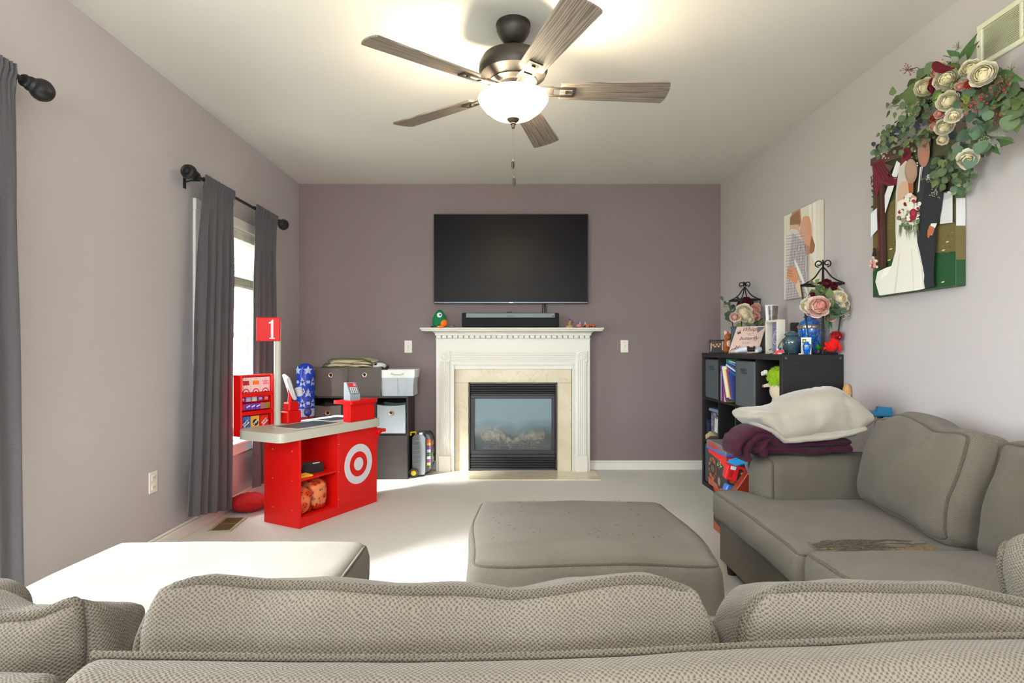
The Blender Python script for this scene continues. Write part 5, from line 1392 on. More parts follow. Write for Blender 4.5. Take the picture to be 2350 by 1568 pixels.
b = MB(); fur(b, cc, (.055,.100,.066), 700, .010); b2 = b; part('fur', b, MATS['lime_fur'], t, kind='stuff')
b = MB().box((1.51, y0+.225, z0+.225), (.02,.055,.026), rot=rX(-14), bev=.004); part('tag', b, mat('tag_white', '#d4d4cc', rough=.7), t)
t = thing('plush_toy', 'cream plush animal lying upside down below the lime one in the bookcase', 'toy', (1.6, y0+.10, z0))
M_cp = mat('cream_plush', '#d6c8b2', rough=.95, bump=.3, bscale=120)
b = MB(); b.ball((1.55, y0+.105, z0+.125), (.05,.095,.062), 18, 12); b.ball((1.545, y0+.090, z0+.065), (.045,.070,.062), 16, 10); part('body', b, M_cp, t, smooth=1.2)
b = MB(); b.tube([(1.54,y0+.16,z0+.155),(1.525,y0+.20,z0+.155),(1.515,y0+.235,z0+.148)], [.016,.012,.009], 10); part('leg', b, M_cp, t)
b = MB(); b.ball((1.514, y0+.243, z0+.146), (.010,.014,.010)); part('hoof', b, mat('brown_felt', '#8a5230', rough=.9), t)
b = MB(); b.ball((1.54, y0+.09, z0+.030), (.045,.060,.026)); part('head', b, M_cp, t)
b = MB(); b.ball((1.498, y0+.10, z0+.035), .006, 8, 6); part('eye', b, M_black, t)
b = MB(); b.ball((1.535, y0+.045, z0+.05), (.035,.022,.040)); part('orange_patch', b, mat('peach_felt', '#e8a06a', rough=.9), t)
b = MB(); b.ball((1.525, y0+.065, z0+.018), (.045,.030,.016)); part('scarf', b, mat('pink_felt', '#c878a0', rough=.9, col2='#5a78b0', vscale=60), t)
# clear box with crafts in the middle row
y0, y1, z0, z1 = cubby(3, 1)
t = thing('craft_box', 'clear plastic tub of craft things in the middle row nearest the back wall', 'box', (1.6, (y0+y1)/2, z0))
b = MB(); b.bx(BX+.02, 1.78, y0+.012, y1-.10, z0+.06, z0+.225, .01); part('tub', b, mat('tub_plastic', '#8a93a4', rough=.2, col2='#544f5c', vscale=30), t)
b = MB(); b.bx(BX+.012, 1.79, y0+.008, y1-.075, z0+.222, z0+.245, .006); part('lid', b, mat('tub_lid', '#6f86a6', rough=.3), t)
b = MB(); b.box((BX+.035, y0+.06, z0+.20), (.03,.07,.03), bev=.01, rot=rX(20)); part('orange_item', b, mat('orange_item', '#c46a2c', rough=.5), t)
b = MB(); b.box((BX+.017, y0+.075, z0+.13), (.004,.05,.10), bev=.001, rot=rX(6)); part('label_card', b, mat('label_card', '#d8d6d2', rough=.5), t)
b = MB().box((BX+.07, y1-.06, z0+.036), (.12,.10,.035), rot=rX(-24), bev=.002); single('tan_booklet', b, mat('tan_card', '#c8b48a', rough=.7), 'tan box lid slipped in below the clear craft tub', 'box')
for k, wd_ in enumerate(('first slim dark blue case against the far side of the middle cubby', 'second slim dark case beside the clear craft tub', 'third slim dark case, lowest, next to the clear craft tub')):
    b = MB().bx(BX+.02, BX+.18, y1-.024-.018*k, y1-.010-.018*k, z0+.055, z0+.15-.012*k, .001); single('game_case', b, mat('cases_dark', '#2d3f66', rough=.4, col2='#16161a', vscale=20), wd_, 'case')

# ================================================================== FLOWERS AND LEAVES
def leaf_mesh(name, L_, W_, col, col2, cup=.15, round_=True, ny=4):
    b = MB(); n = 6
    def fn(u, v):
        x = L_*u; s = (math.sin(math.pi*min(1, u**(.75 if round_ else .6)))**(.6 if round_ else 1)) if 0 < u < 1 else 0
        y = W_*s*(v*2-1); return Vector((x, y, cup*W_*(abs(v*2-1)**2) - .15*L_*u*u))
    b.grid(fn, n, ny); m = mat('leaf_'+name, col, rough=.55, col2=col2, vscale=30, spec=.3)
    me = mesh(b, 'leaf', 1.4); me.materials.append(m); return me
LV = {'euc': leaf_mesh('eucalyptus', 1, .46, '#667857', '#506247'), 'teal': leaf_mesh('teal', 1, .46, '#58715a', '#455c48'),
      'lime': leaf_mesh('lime', 1, .30, '#7d9440', '#5d7830', round_=False), 'long': leaf_mesh('long', 1, .15, '#4f7040', '#3a5832', round_=False),
      'grey': leaf_mesh('grey', 1, .28, '#9a9a8c', '#7c8076', round_=False), 'dark': leaf_mesh('dark', 1, .40, '#3c4652', '#2f3640'),
      'olive': leaf_mesh('olive', 1, .36, '#6c7c4c', '#54653e', round_=False)}
def flower_mesh(name, col_out, col_in, layers=5, open_=.5, seed=0, centre=None):
    """ball of cupped petals in rings, unit radius, facing +z"""
    rnd = random.Random(seed); b = MB()
    for i in range(layers):
        f = i/(layers-1); n = [6, 6, 6, 5, 4, 3][min(i, 5)]; r = 1-.58*f
        ph1 = R(34+70*open_*(1-f)+34*(1-f)-26*f*(1 if not centre else .2)); ph0 = R(150)
        c1, c2 = lin(col_out), lin(col_in); base = [c1[k]+(c2[k]-c1[k])*f for k in range(3)]
        for k in range(n):
            a = 2*math.pi*(k+.5*(i % 2)+rnd.uniform(-.14,.14))/n; j = rnd.uniform(-.16,.16); hw = 1.25*math.pi/n*rnd.uniform(.9,1.1); sh = rnd.uniform(.90,1.04)
            col = tuple(min(1, c*sh) for c in base)
            def fn(u, v):
                s = v*2-1; ph = ph0+(ph1+j-ph0)*u + .20*s*s*u; an = a+s*hw*(.75+.25*math.sin(math.pi*u))
                q = r*(1+.16*u**4*(1-.5*f)+.035*math.sin(s*5+k*2)*u*u - .05*s*s); return Vector((q*math.sin(ph)*math.cos(an), q*math.sin(ph)*math.sin(an), .35+q*.72*math.cos(ph)))
            b.grid(fn, 5, 4, col=col)
    b.ball((0,0,.30), (.36,.36,.30), 10, 6, col=col_in)
    if centre:
        for k in range(16): b.ball((rnd.uniform(-.16,.16), rnd.uniform(-.16,.16), .56+rnd.uniform(0,.08)), .05, 6, 4, col=centre)
    me = mesh(b, 'flower', 1.4); me.materials.append(print_mat('petals', rough=.8, spec=.2)); return me
FL = {'cream': flower_mesh('c', '#e9e3d2', '#e6daae', 6, .25, 1), 'white': flower_mesh('w', '#e6e2d6', '#e2d8b8', 5, .95, 2, '#d8a23a'),
      'pink': flower_mesh('p', '#e2b7a6', '#d98f86', 5, .3, 3), 'red': flower_mesh('r', '#b8543c', '#8c2a26', 4, .3, 4),
      'blush': flower_mesh('b', '#e2c6bc', '#d8a89c', 5, .6, 5), 'wine': flower_mesh('v', '#5c1826', '#47101c', 4, .5, 6)}
def calla(name, col, col2):
    b = MB()
    def fn(u, v):
        a = 2*math.pi*u; r = .06+.42*v**1.6*(1+.45*math.cos(a)); return Vector((r*math.cos(a)+.15*v*v, r*math.sin(a), v*1.0+.35*v*v*math.cos(a)))
    c1, c2 = lin(col), lin(col2); 
    b.grid(fn, 16, 7, cu=True, col=c1); b.tube([(0,0,.1),(0,0,.9)], .06, 6, col=lin(col2)); me = mesh(b, 'calla', 1.4); me.materials.append(print_mat('petals')); return me
CALLA_W = calla('cw', '#5a1522', '#8a2a30'); CALLA_P = calla('cp', '#dcae7e', '#b03a30')
def berry_mesh(col, n=26, seed=1):
    rnd = random.Random(seed); b = MB()
    for k in range(n):
        p = Vector((rnd.gauss(0,.42), rnd.gauss(0,.42), rnd.uniform(.2,.9))); b.ball(p, .085, 5, 4, col=col); b.tube([(0,0,0), p*.6, p], .018, 4, col='#6a5a3a')
    me = mesh(b, 'berry_sprig', 1.2); me.materials.append(print_mat('petals')); return me
BER = {'red': berry_mesh('#a84448'), 'green': berry_mesh('#93a468', 22, 2), 'pale': berry_mesh('#ccd2b4', 22, 3)}
def look(p, d, s, roll=0, lx=0):
    """matrix at p whose z axis points along d"""
    d = Vector(d).normalized(); q = d.to_track_quat('Z', 'Y'); return Matrix.Translation(p) @ q.to_matrix().to_4x4() @ Matrix.Rotation(roll, 4, 'Z') @ Matrix.Diagonal((s, s, s, 1))
def leafm(p, d, nrm, s):
    d = Vector(d).normalized(); n = Vector(nrm); n = (n - d*n.dot(d)); n = n.normalized() if n.length > 1e-4 else d.orthogonal().normalized()
    y = n.cross(d); M = Matrix.Identity(4)
    for i in range(3): M[i][0] = d[i]*s; M[i][1] = y[i]*s; M[i][2] = n[i]*s; M[i][3] = p[i]
    return M

# --- swag over the wedding canvas
t = thing('flower_swag', 'large artificial swag of cream peonies and eucalyptus on the right wall', 'flowers', (XR, 2.2, 1.95))
M_stem = mat('stem_green', '#6d7a45', rough=.8); M_twig = mat('dark_twig', '#3d3226', rough=.9)
rnd = random.Random(21)
TOC = Vector((-.72, -.62, -.25))
fl = [('cream',2258,172,26,1.66),('cream',2228,160,20,1.69),('cream',2172,181,23,1.67),('cream',2124,202,20,1.68),('cream',2176,234,21,1.66),('white',2189,264,21,1.64),('cream',2168,292,18,1.67),('white',2164,320,15,1.69),('white',2222,364,26,1.66),('cream',2156,157,14,1.72),('cream',2033,338,11,1.74),('cream',2078,268,13,1.73),('cream',2100,258,11,1.73),
      ('pink',2148,167,9,1.66),('pink',2203,199,9.5,1.64),('pink',2156,262,9.5,1.65),('pink',2143,291,8,1.67),('red',2142,186,8,1.66),('red',2223,195,9,1.64),('wine',2246,197,8,1.66),('red',2142,272,7,1.68)]
for kind, px, py, r_, X in fl:
    p = wx(px, py, X); s = r_*p.y/F*.98
    d = TOC + Vector((rnd.uniform(-.2,.2), rnd.uniform(-.3,.3), rnd.uniform(-.3,.3))) + Vector((0, -(px-2190)*.002, -(py-230)*.002))
    inst('flower', FL[kind], None, t, look(p, d, s, rnd.uniform(0, 6)))
for px, py, X, s, d in ((2190,156,1.66,.05,(-.3,.9,.2)), (2143,222,1.66,.045,(-.5,-.2,.7))):
    inst('calla', CALLA_W, None, t, look(wx(px, py, X), d, s, 1))
for px, py, X, s, kind in ((2243,240,1.66,.042,'red'),(2308,200,1.70,.038,'red'),(2284,262,1.68,.036,'red'),(2084,160,1.74,.030,'red'),(2140,278,1.69,.024,'red'),(2197,185,1.66,.034,'green'),(2118,228,1.70,.034,'green'),(2200,243,1.64,.02,'pale'),(2322,160,1.76,.026,'green'),(2050,242,1.76,.024,'green'),(2200,110,1.76,.022,'green'),(2258,322,1.68,.018,'pale'),(2148,440,1.72,.020,'pale'),(2133,410,1.72,.018,'pale'),(2088,282,1.74,.02,'pale')):
    inst('berry_sprig', BER[kind], None, t, look(wx(px, py, X), TOC+Vector((rnd.uniform(-.3,.3), rnd.uniform(-.4,.4), rnd.uniform(-.3,.3))), s, rnd.uniform(0,6)))
def trail(pts, kinds, n, size, X0, spread=12, stem=True, down=.3):
    P = [wx(px, py, X0+rnd.uniform(-.01,.01)) for px, py in pts]
    if stem: part('stem', MB().tube(P, .0016, 5), M_stem, t)
    m = len(P)-1
    for k in range(n):
        f = (k+rnd.random())/n*m; i = min(m-1, int(f)); p = P[i].lerp(P[i+1], f-i); dr = (P[i+1]-P[i]).normalized()
        off = Vector((rnd.uniform(-.035,.02), rnd.gauss(0, spread*.0016*.6), rnd.gauss(0, spread*.0016*.6)))
        side = Vector((rnd.uniform(-.5,.1), rnd.uniform(-1,1), rnd.uniform(-1,1)))
        d = dr*.5 + side*.8 + Vector((0,0,-down)); nr = TOC + Vector((rnd.uniform(-.6,.6), rnd.uniform(-.6,.6), rnd.uniform(-.6,.6)))
        q = p+off; q.x = min(q.x, XR-.03)
        inst('leaf', LV[rnd.choice(kinds)], None, t, leafm(q, d, nr, size*rnd.uniform(.75, 1.25)))
trail([(2150,215),(2110,235),(2075,270),(2045,310),(2025,345)], ['euc','teal','euc','olive'], 46, .030, 1.73, 26)
trail([(2140,250),(2100,280),(2060,300),(2030,325)], ['euc','teal','dark'], 30, .029, 1.74, 18)
trail([(2170,280),(2130,300),(2095,318),(2070,345)], ['euc','olive'], 16, .028, 1.75, 12)
trail([(2240,225),(2255,270),(2250,310),(2240,340)], ['teal','euc','teal'], 34, .042, 1.68, 28)
trail([(2215,330),(2225,370),(2215,400),(2195,435)], ['teal','euc','olive'], 26, .034, 1.765, 30)
trail([(2200,340),(2180,370),(2165,405),(2145,438)], ['euc','olive','euc'], 14, .032, 1.73, 12)
trail([(2190,345),(2172,365),(2150,390),(2133,412)], ['euc','euc'], 9, .030, 1.73, 8)
trail([(2270,190),(2300,195),(2330,225),(2345,240)], ['euc','olive','long'], 22, .050, 1.72, 26)
trail([(2250,210),(2280,230),(2310,250),(2320,290)], ['euc','olive','euc'], 20, .048, 1.72, 26)
trail([(2215,205),(2235,225),(2220,240)], ['teal','lime'], 10, .040, 1.66, 14)
trail([(2120,215),(2090,215),(2060,225),(2035,245)], ['olive','euc','long'], 15, .034, 1.76, 14)
trail([(2160,170),(2130,165),(2105,180)], ['euc','olive'], 10, .042, 1.74, 14)
trail([(2180,200),(2170,215),(2150,240)], ['lime','olive'], 12, .034, 1.67, 16)
def bigleaf(kind, px, py, ex, ey, s, X=1.72, nr=None):
    p = wx(px, py, X); q = wx(ex, ey, X-.02); d = q-p; inst('leaf', LV[kind], None, t, leafm(p, d, nr or TOC, d.length))
for a in (('long',2205,145,2238,80,1),('long',2210,140,2241,98,1),('long',2206,135,2168,113,1),('grey',2207,150,2215,125,1),('grey',2200,140,2180,130,1),('dark',2190,320,2180,300,1),('dark',2205,325,2190,350,1),
          ('grey',2275,285,2305,310,1),('grey',2270,290,2295,338,1),('grey',2268,275,2250,305,1),('grey',2265,270,2235,265,1),('grey',2190,345,2200,325,1),('long',2262,310,2275,345,1),('long',2275,330,2318,328,1),('long',2270,330,2290,352,1),('long',2290,170,2340,183,1),
          ('olive',2335,225,2352,215,1),('euc',2310,240,2342,262,1),('olive',2120,215,2062,216,1),('long',2130,190,2095,185,1),('euc',2145,165,2125,145,1),('euc',2270,230,2262,255,1),('euc',2255,205,2240,220,1),('euc',2265,185,2300,190,1),('lime',2180,165,2202,155,1),('lime',2142,232,2162,228,1)):
    bigleaf(*a[:5], 1, X=1.70+.03*rnd.random())
b = MB()
for pts in (((2190,140),(2178,130),(2165,128)), ((2160,185),(2130,170),(2105,155),(2088,158)), ((2300,235),(2330,228),(2345,236)), ((2195,335),(2175,328),(2160,345)), ((2100,240),(2075,240),(2050,245))): b.tube([wx(x, y, 1.74) for x, y in pts], .0012, 4)
part('twig', b, M_twig, t, kind='stuff')
rnd = random.Random(77); fill = {'a': MB(), 'b': MB()}
for k in range(620):
    P_l = rnd.choice((((2150,215),(2080,270),(2030,345)), ((2250,200),(2250,260),(2240,340)), ((2210,330),(2220,390),(2190,435)), ((2270,190),(2330,225)), ((2160,170),(2230,150)), ((2170,280),(2100,318)), ((2255,210),(2310,270))))
    f = rnd.random()*(len(P_l)-1); i = min(len(P_l)-2, int(f)); f -= i
    px = P_l[i][0]+(P_l[i+1][0]-P_l[i][0])*f+rnd.gauss(0, 14); py = P_l[i][1]+(P_l[i+1][1]-P_l[i][1])*f+rnd.gauss(0, 13)
    p = wx(px, py, 1.765+rnd.uniform(-.035,.03)); d = Vector((rnd.uniform(-.6,.1), rnd.uniform(-1,1), rnd.uniform(-1,.6))); M_ = leafm(p, d, TOC+Vector((rnd.uniform(-.7,.7),)*3), rnd.uniform(.012,.022))
    fill['a' if k % 3 else 'b'].add([M_ @ Vector(q) for q in ((0,0,0),(.35,.32,.04),(.75,.28,0),(1,0,-.05),(.75,-.28,0),(.35,-.32,.04))], [[0,1,2,3,4,5]])
part('foliage', fill['a'], mat('fill_dark', '#4f6346', rough=.6), t, kind='stuff'); part('foliage', fill['b'], mat('fill_light', '#6f8150', rough=.6), t, kind='stuff')
b = MB(); b.tube([wx(x, y, 1.79) for x, y in ((2080,290),(2120,240),(2180,210),(2250,230),(2270,300),(2250,360))], .010, 8); part('frame', b, M_twig, t)

# ================================================================== CANVASES
def canvas(label, X, y0, y1, z0, z1, side, name='canvas_print'):
    t = thing(name, label, 'picture', (XR, (y0+y1)/2, z0))
    part('stretched_canvas', MB().bx(X, XR-.002, y0, y1, z0, z1, .002), mat('canvas_'+side[1:], side, rough=.8), t)
    return t
X = 1.786; t = canvas('big wedding photo canvas of bride and groom below the flower swag', X, 2.262, 2.777, 1.281, 1.957, '#5c6a52')
b = MB(); fy0, fy1, fz0, fz1 = 2.264, 2.775, 1.283, 1.955; lay = [0]
def clip(P, ax, lim, sgn):
    out = []
    for i, p in enumerate(P):
        q = P[i-1]; ip, iq = sgn*(p[ax]-lim) >= 0, sgn*(q[ax]-lim) >= 0
        if ip != iq: out.append(q.lerp(p, (lim-q[ax])/(p[ax]-q[ax])))
        if ip: out.append(p)
    return out
def pg(pts, col, ox=1980, oy=300, sc_=3.92, lims=None):
    lay[0] += 1; P = [wx(ox+x/sc_, oy+y/sc_, X) for x, y in pts]
    a, b_, c_, d_ = lims or (fy0, fy1, fz0, fz1)
    for ax, lim, s in ((1, a, 1), (1, b_, -1), (2, c_, 1), (2, d_, -1)): P = clip(P, ax, lim, s)
    if len(P) >= 3: b.poly([Vector((X-.0002-.00006*lay[0], p.y, p.z)) for p in P], col)
def ov(cx, cy_, rx, ry, col, rot=0, **k): pg([(cx+rx*math.cos(R(a))*math.cos(rot)-ry*math.sin(R(a))*math.sin(rot), cy_+rx*math.cos(R(a))*math.sin(rot)+ry*math.sin(R(a))*math.cos(rot)) for a in range(0,360,18)], col, **k)
pg([(60,100),(900,-260),(900,1500),(60,1600)], '#6a5f38')
pg([(60,1290),(300,1130),(900,1080),(900,1600),(60,1700)], '#1f4a2c')
pg([(60,250),(900,-200),(900,560),(320,600),(95,740)], '#4a4a34')
rn = random.Random(8)
for k in range(140): ov(rn.uniform(90,880), rn.uniform(620,1110), rn.uniform(4,12), rn.uniform(2,6), rn.choice(['#7d6f40','#584e2e','#8a7a48','#5c6230']))
for k in range(60): ov(rn.uniform(90,240), rn.uniform(300,720), rn.uniform(4,12), rn.uniform(4,12), rn.choice(['#3c2a24','#5a2a28','#38402c']))
pg([(740,560),(900,520),(900,820),(720,840)], '#d5d4d6'); pg([(740,590),(900,540),(900,575),(740,630)], '#c2c3c8')
pg([(95,745),(155,690),(165,880),(95,960)], '#dfe4ec'); pg([(330,270),(370,300),(220,760),(215,600)], '#e4e6ea')
pg([(60,230),(480,90),(640,60),(640,140),(220,290),(90,320)], '#54403c'); pg([(215,290),(300,320),(250,400),(215,440)], '#5a4a44')
pg([(165,330),(215,320),(235,1225),(180,1250)], '#3f2622'); pg([(178,340),(195,335),(205,1225),(190,1240)], '#56322a')
pg([(105,300),(215,250),(235,380),(290,440),(350,420),(375,160),(470,150),(455,280),(400,400),(330,490),(250,500),(180,460),(150,620),(175,1000),(165,1180),(150,700),(110,340)], '#6e1f30')
for k in range(4): pg([(120+22*k,300-6*k),(130+22*k,296-6*k),(210+30*k,440-8*k),(300+14*k,470-18*k),(290+14*k,478-18*k),(200+28*k,455-8*k)], '#55141f')
for k in range(26): ov(rn.uniform(150,270), rn.uniform(200,250), 6, 5, rn.choice(['#d9b8b0','#c9cbb0','#e0d8cc']))
for k in range(24): ov(rn.uniform(470,560), rn.uniform(150,330), 8, 7, rn.choice(['#8a9a72','#dcd8cc','#5c6c4c']))
pg([(530,300),(620,250),(740,220),(770,500),(745,700),(720,830),(690,840),(690,1000),(670,1290),(680,1400),(590,1425),(540,1200),(520,900),(520,600)], '#23272f')
pg([(548,330),(575,320),(545,540),(525,560)], '#dcd8d2'); pg([(600,420),(620,390),(635,430),(590,458)], '#cfcac6')
pg([(600,300),(640,300),(545,700),(530,620)], '#2f343d'); pg([(560,330),(566,330),(548,560),(540,560)], '#3a3a3c')
pg([(650,835),(705,833),(685,878),(640,860)], '#e2dfdd'); pg([(635,850),(682,872),(672,920),(655,945),(640,940),(628,968),(616,955),(618,900)], '#b3694c')
ov(657, 935, 5, 3, '#d8cda0')
ov(583, 190, 56, 140, '#9c7768', .03); ov(583, 150, 50, 100, '#a07c6e', .03); ov(582, 240, 38, 80, '#b07a66')
pg([(420,270),(360,330),(330,560),(325,900),(335,1050),(400,980),(440,500),(480,300)], '#c9c3bb')
pg([(360,480),(440,440),(470,560),(520,600),(520,900),(340,900),(335,650)], '#cda992')
pg([(440,450),(490,470),(490,560),(450,560)], '#a85f45'); ov(468, 365, 58, 112, '#a58676'); ov(466, 350, 44, 84, '#b19080')
pg([(345,640),(430,600),(520,640),(525,1000),(550,1100),(590,1300),(580,1425),(260,1490),(180,1480),(145,1360),(165,1270),(250,1230),(290,1220),(330,1080)], '#e3e0d6')
pg([(230,1240),(300,1215),(250,1300),(190,1330)], '#f0eee8'); pg([(520,1030),(550,1090),(595,1420),(580,1425),(560,1200)], '#c4c9cc')
pg([(360,1100),(372,1100),(330,1460),(312,1465)], '#d2cfc4'); pg([(470,1060),(480,1060),(500,1430),(488,1434)], '#d6d3c9')
for k in range(70):
    a = rn.uniform(0,6.28); q = rn.uniform(0,1)**.6; cx_, cy2 = 455+105*q*math.cos(a), 740+170*q*math.sin(a)
    c_ = rn.choice(['#e8e4da','#e2dccc','#8a1f34','#9c2a40','#e9e6e0','#6a7a52','#87927c']) if cy2 < 830 else rn.choice(['#7d8676','#66734f','#9aa398','#e0dcd0'])
    ov(cx_, cy2, rn.uniform(12,26), rn.uniform(10,24), c_, rn.uniform(0,3))
ov(475, 678, 30, 42, '#ece9de'); ov(500, 745, 34, 44, '#8c1a34'); ov(500, 740, 18, 24, '#a83350'); ov(440, 620, 24, 30, '#e9e5d8')
for k in range(16): x_ = rn.uniform(360,540); pg([(x_,850),(x_+10,850),(x_+rn.uniform(-25,25),rn.uniform(930,1000))], '#66744f')
pg([(140,1050),(160,1060),(172,1130),(125,1130)], '#23201c')
for k in range(22): ov(rn.uniform(110,175), rn.uniform(1140,1230), 10, 12, rn.choice(['#d99a92','#e6dcd0','#8c2a34','#d8c8bc']))
for x_, y_ in ((300,1065),(815,1000),(780,1075),(865,1000),(285,1165),(775,1362)): ov(x_, y_, 16, 6, '#d8c488', -.3)
pg([(838,-200),(844,-200),(848,1420),(842,1420)], '#9fb0a0')
def sd(z0, z1, col): b.poly([Vector((X, 2.2616, z0)), Vector((XR-.003, 2.2616, z0)), Vector((XR-.003, 2.2616, z1)), Vector((X, 2.2616, z1))], col)
for z0, z1, c_ in ((1.281,1.385,'#1f4a2c'),(1.385,1.52,'#6a5f38'),(1.52,1.63,'#d0d0d2'),(1.63,1.80,'#5a6a3c'),(1.80,1.957,'#8a7a70')): sd(z0, z1, c_)
part('printed_photo', b, M_print, t, smooth=0)

X = 1.796; t = canvas('smaller pale canvas of an embracing couple, nearer the back corner', X, 3.270, 3.688, 1.345, 1.889, '#cfc6b6')
b = MB(); LM = (3.272, 3.686, 1.347, 1.887); kw = dict(ox=1760, oy=440, sc_=3.41, lims=LM); lay[0] = 0
pg([(100,0),(450,0),(450,900),(100,900)], '#e0dccc', **kw)
pg([(330,60),(380,60),(390,800),(330,800)], '#ebe8de', **kw); pg([(350,90),(360,90),(362,420),(350,420)], '#d6cdb8', **kw)
pg([(200,150),(262,130),(270,235),(250,300),(200,290),(180,240)], '#b98a6c', **kw); pg([(182,200),(250,150),(262,250),(215,272),(180,262)], '#9c7358', **kw)
pg([(180,262),(250,255),(262,330),(180,300)], '#d6b79c', **kw)
pg([(285,195),(330,190),(348,250),(352,360),(375,440),(360,480),(310,520),(290,440),(255,340),(265,260)], '#d9a184', **kw)
pg([(352,340),(378,420),(370,470),(330,500),(340,400)], '#9c6a4a', **kw); pg([(285,195),(315,190),(300,420),(262,340)], '#dba78c', **kw)
pg([(310,500),(345,480),(385,600),(400,820),(330,830),(310,620)], '#ded2ba', **kw)
pg([(190,290),(240,300),(290,400),(330,640),(330,830),(142,852),(145,560),(160,400)], '#d9d3d0', **kw)
for k in range(24):
    y_ = 330+22*k; pg([(150,y_+16),(300,y_-8),(302,y_-4),(150,y_+20)], ('#8d8694' if k % 2 else '#a9a2ac'), **kw)
for k in range(15):
    x_ = 150+12.5*k; pg([(x_+max(0,(50-k*3)),320+k*8),(x_+3.5+max(0,(50-k*3)),320+k*8),(x_+3.5,845),(x_,845)], ('#8a7f8c' if k % 2 else '#b1a8b0'), **kw)
pg([(215,540),(250,640),(330,830),(345,830),(262,610),(225,530)], '#f0ece4', **kw)
pg([(165,590),(200,585),(235,610),(255,690),(245,735),(200,700),(160,675)], '#d99b78', **kw)
for k in range(3): pg([(165,612+22*k),(205,622+20*k),(205,626+20*k),(165,617+22*k)], '#a5674a', **kw)
pg([(250,690),(280,760),(290,825),(262,830),(225,740)], '#e6cda8', **kw)
part('printed_photo', b, M_print, t, smooth=0)

# ================================================================== ON TOP OF THE BOOKCASE
ZT = BZ
def lantern(label, c, rz, blooms):
    t = thing('lantern', label, 'lantern', c, rz); x0, y0, z0 = 0, 0, 0; hb, hr, zr = .042, .076, .385
    part('base', MB().bx(-hb-.01, hb+.01, -hb-.01, hb+.01, 0, .012, .003), M_black, t, world=False)
    for sx in (-1, 1):
        for sy in (-1, 1):
            part('corner_bar', MB().tube([(sx*hb, sy*hb, .01), (sx*hr, sy*hr, zr)], .0042, 6), M_black, t, world=False)
            pts = [(sx*hr*(1-k)**1.0*(1-.35*math.sin(math.pi*k)), sy*hr*(1-k)*(1-.35*math.sin(math.pi*k)), zr+.095*k) for k in [j/8 for j in range(9)]]
            part('roof_bar', MB().tube(pts, .0044, 6), M_black, t, world=False)
            a = math.atan2(sy, sx); cu = []
            for j in range(20):
                an = R(-90+j*22); rr_ = .020*(1-j/30); cu.append((math.cos(a)*(.020+rr_*math.cos(an)*1.0+.0), math.sin(a)*(.020+rr_*math.cos(an)), zr+.098+.018+rr_*math.sin(an)))
            part('scroll', MB().tube(cu, .0040, 6), M_black, t, world=False)
    b = MB()
    for s in (-1, 1):
        b.box((0, s*hr, zr), (hr*2+.006, .007, .012), bev=.001); b.box((s*hr, 0, zr), (.007, hr*2+.006, .012), bev=.001)
    part('top_rim', b, M_black, t, world=False)
    for s in (-1, 1):
        b = MB(); b.poly([(-hb, s*hb, .012), (hb, s*hb, .012), (hr, s*hr, zr-.006), (-hr, s*hr, zr-.006)]); part('glass_pane', b, M_glass, t, world=False)
        b = MB(); b.poly([(s*hb, -hb, .012), (s*hb, hb, .012), (s*hr, hr, zr-.006), (s*hr, -hr, zr-.006)]); part('glass_pane', b, M_glass, t, world=False)
    return t
def arrange(label, c, items, leaves, ber=()):
    g = thing('flower_spray', label, 'flowers', c); rnd = random.Random(len(items)*7+len(leaves))
    for kind, px, py, r_, Y in items:
        p = wp(px, py, Y); p.x = min(p.x, XR-.02); s = r_*Y/F*1.12; d = Vector((-.35+ (px-c2[0])*.012, -.8, .1-(py-c2[1])*.010))
        inst('flower', FL[kind], None, g, look(p, d, s, rnd.uniform(0,6)))
    for kind, px, py, ex, ey, Y in leaves:
        p = wp(px, py, Y); q = wp(ex, ey, Y-.02); q.x = min(q.x, XR-.01); d = q-p; inst('leaf', LV[kind], None, g, leafm(p, d, (-.3+rnd.uniform(-.4,.4), -.8, .3+rnd.uniform(-.4,.4)), d.length))
    for kind, px, py, s, Y in ber: inst('berry_sprig', BER[kind], None, g, look(wp(px, py, Y), (rnd.uniform(-.5,.5), -.7, .2), s))
    return g
lantern('black scroll-topped lantern behind the pink butterfly sign, near the back corner', (1.735, 4.15, ZT), R(8), None)
c2 = (1708, 720); rn = random.Random(2)
lv = [('euc', 1690-5*k, 712-4*k+rn.uniform(-5,5), 1690-5*k+rn.uniform(-8,-3), 712-4*k+rn.uniform(-6,6), 4.05) for k in range(7)] + [('teal', 1680+rn.uniform(-8,8), 722+rn.uniform(-8,10), 1672+rn.uniform(-10,6), 722+rn.uniform(-8,12), 4.04) for k in range(12)]
lv += [('olive',1738,735,1750,746,4.0),('olive',1728,738,1748,742,4.02),('long',1742,736,1757,730,4.05),('lime',1706,742,1714,735,4.0),('lime',1722,742,1714,748,4.0),('lime',1700,744,1690,748,4.0),('euc',1712,740,1722,748,4.0),('olive',1745,742,1757,748,4.05),('dark',1698,690,1690,682,4.06),('dark',1686,708,1680,700,4.05)]
g = arrange('blush and cream flower spray tied to the lantern behind the pink sign', (1.69, 4.05, 1.12), [('cream',1707,716,15,4.0),('cream',1711,726,12,3.98),('pink',1731,712,10,4.02),('blush',1735,705,9,4.05),('pink',1732,727,9,3.98),('blush',1686,728,10,4.0),('cream',1722,734,7,3.96),('wine',1712,694,11,4.08),('wine',1700,700,8,4.08),('wine',1722,700,8,4.08)], lv, (('green',1662,704,.02,4.1),('green',1672,718,.02,4.05)))
inst('calla', CALLA_P, None, g, look(wp(1691,738,3.98), (.75,-.6,.35), .035, 2))
lantern('taller-looking black scroll lantern by the blue urn at the near end of the bookcase', (1.742, 3.135, ZT), R(14), None)
c2 = (1895, 700)
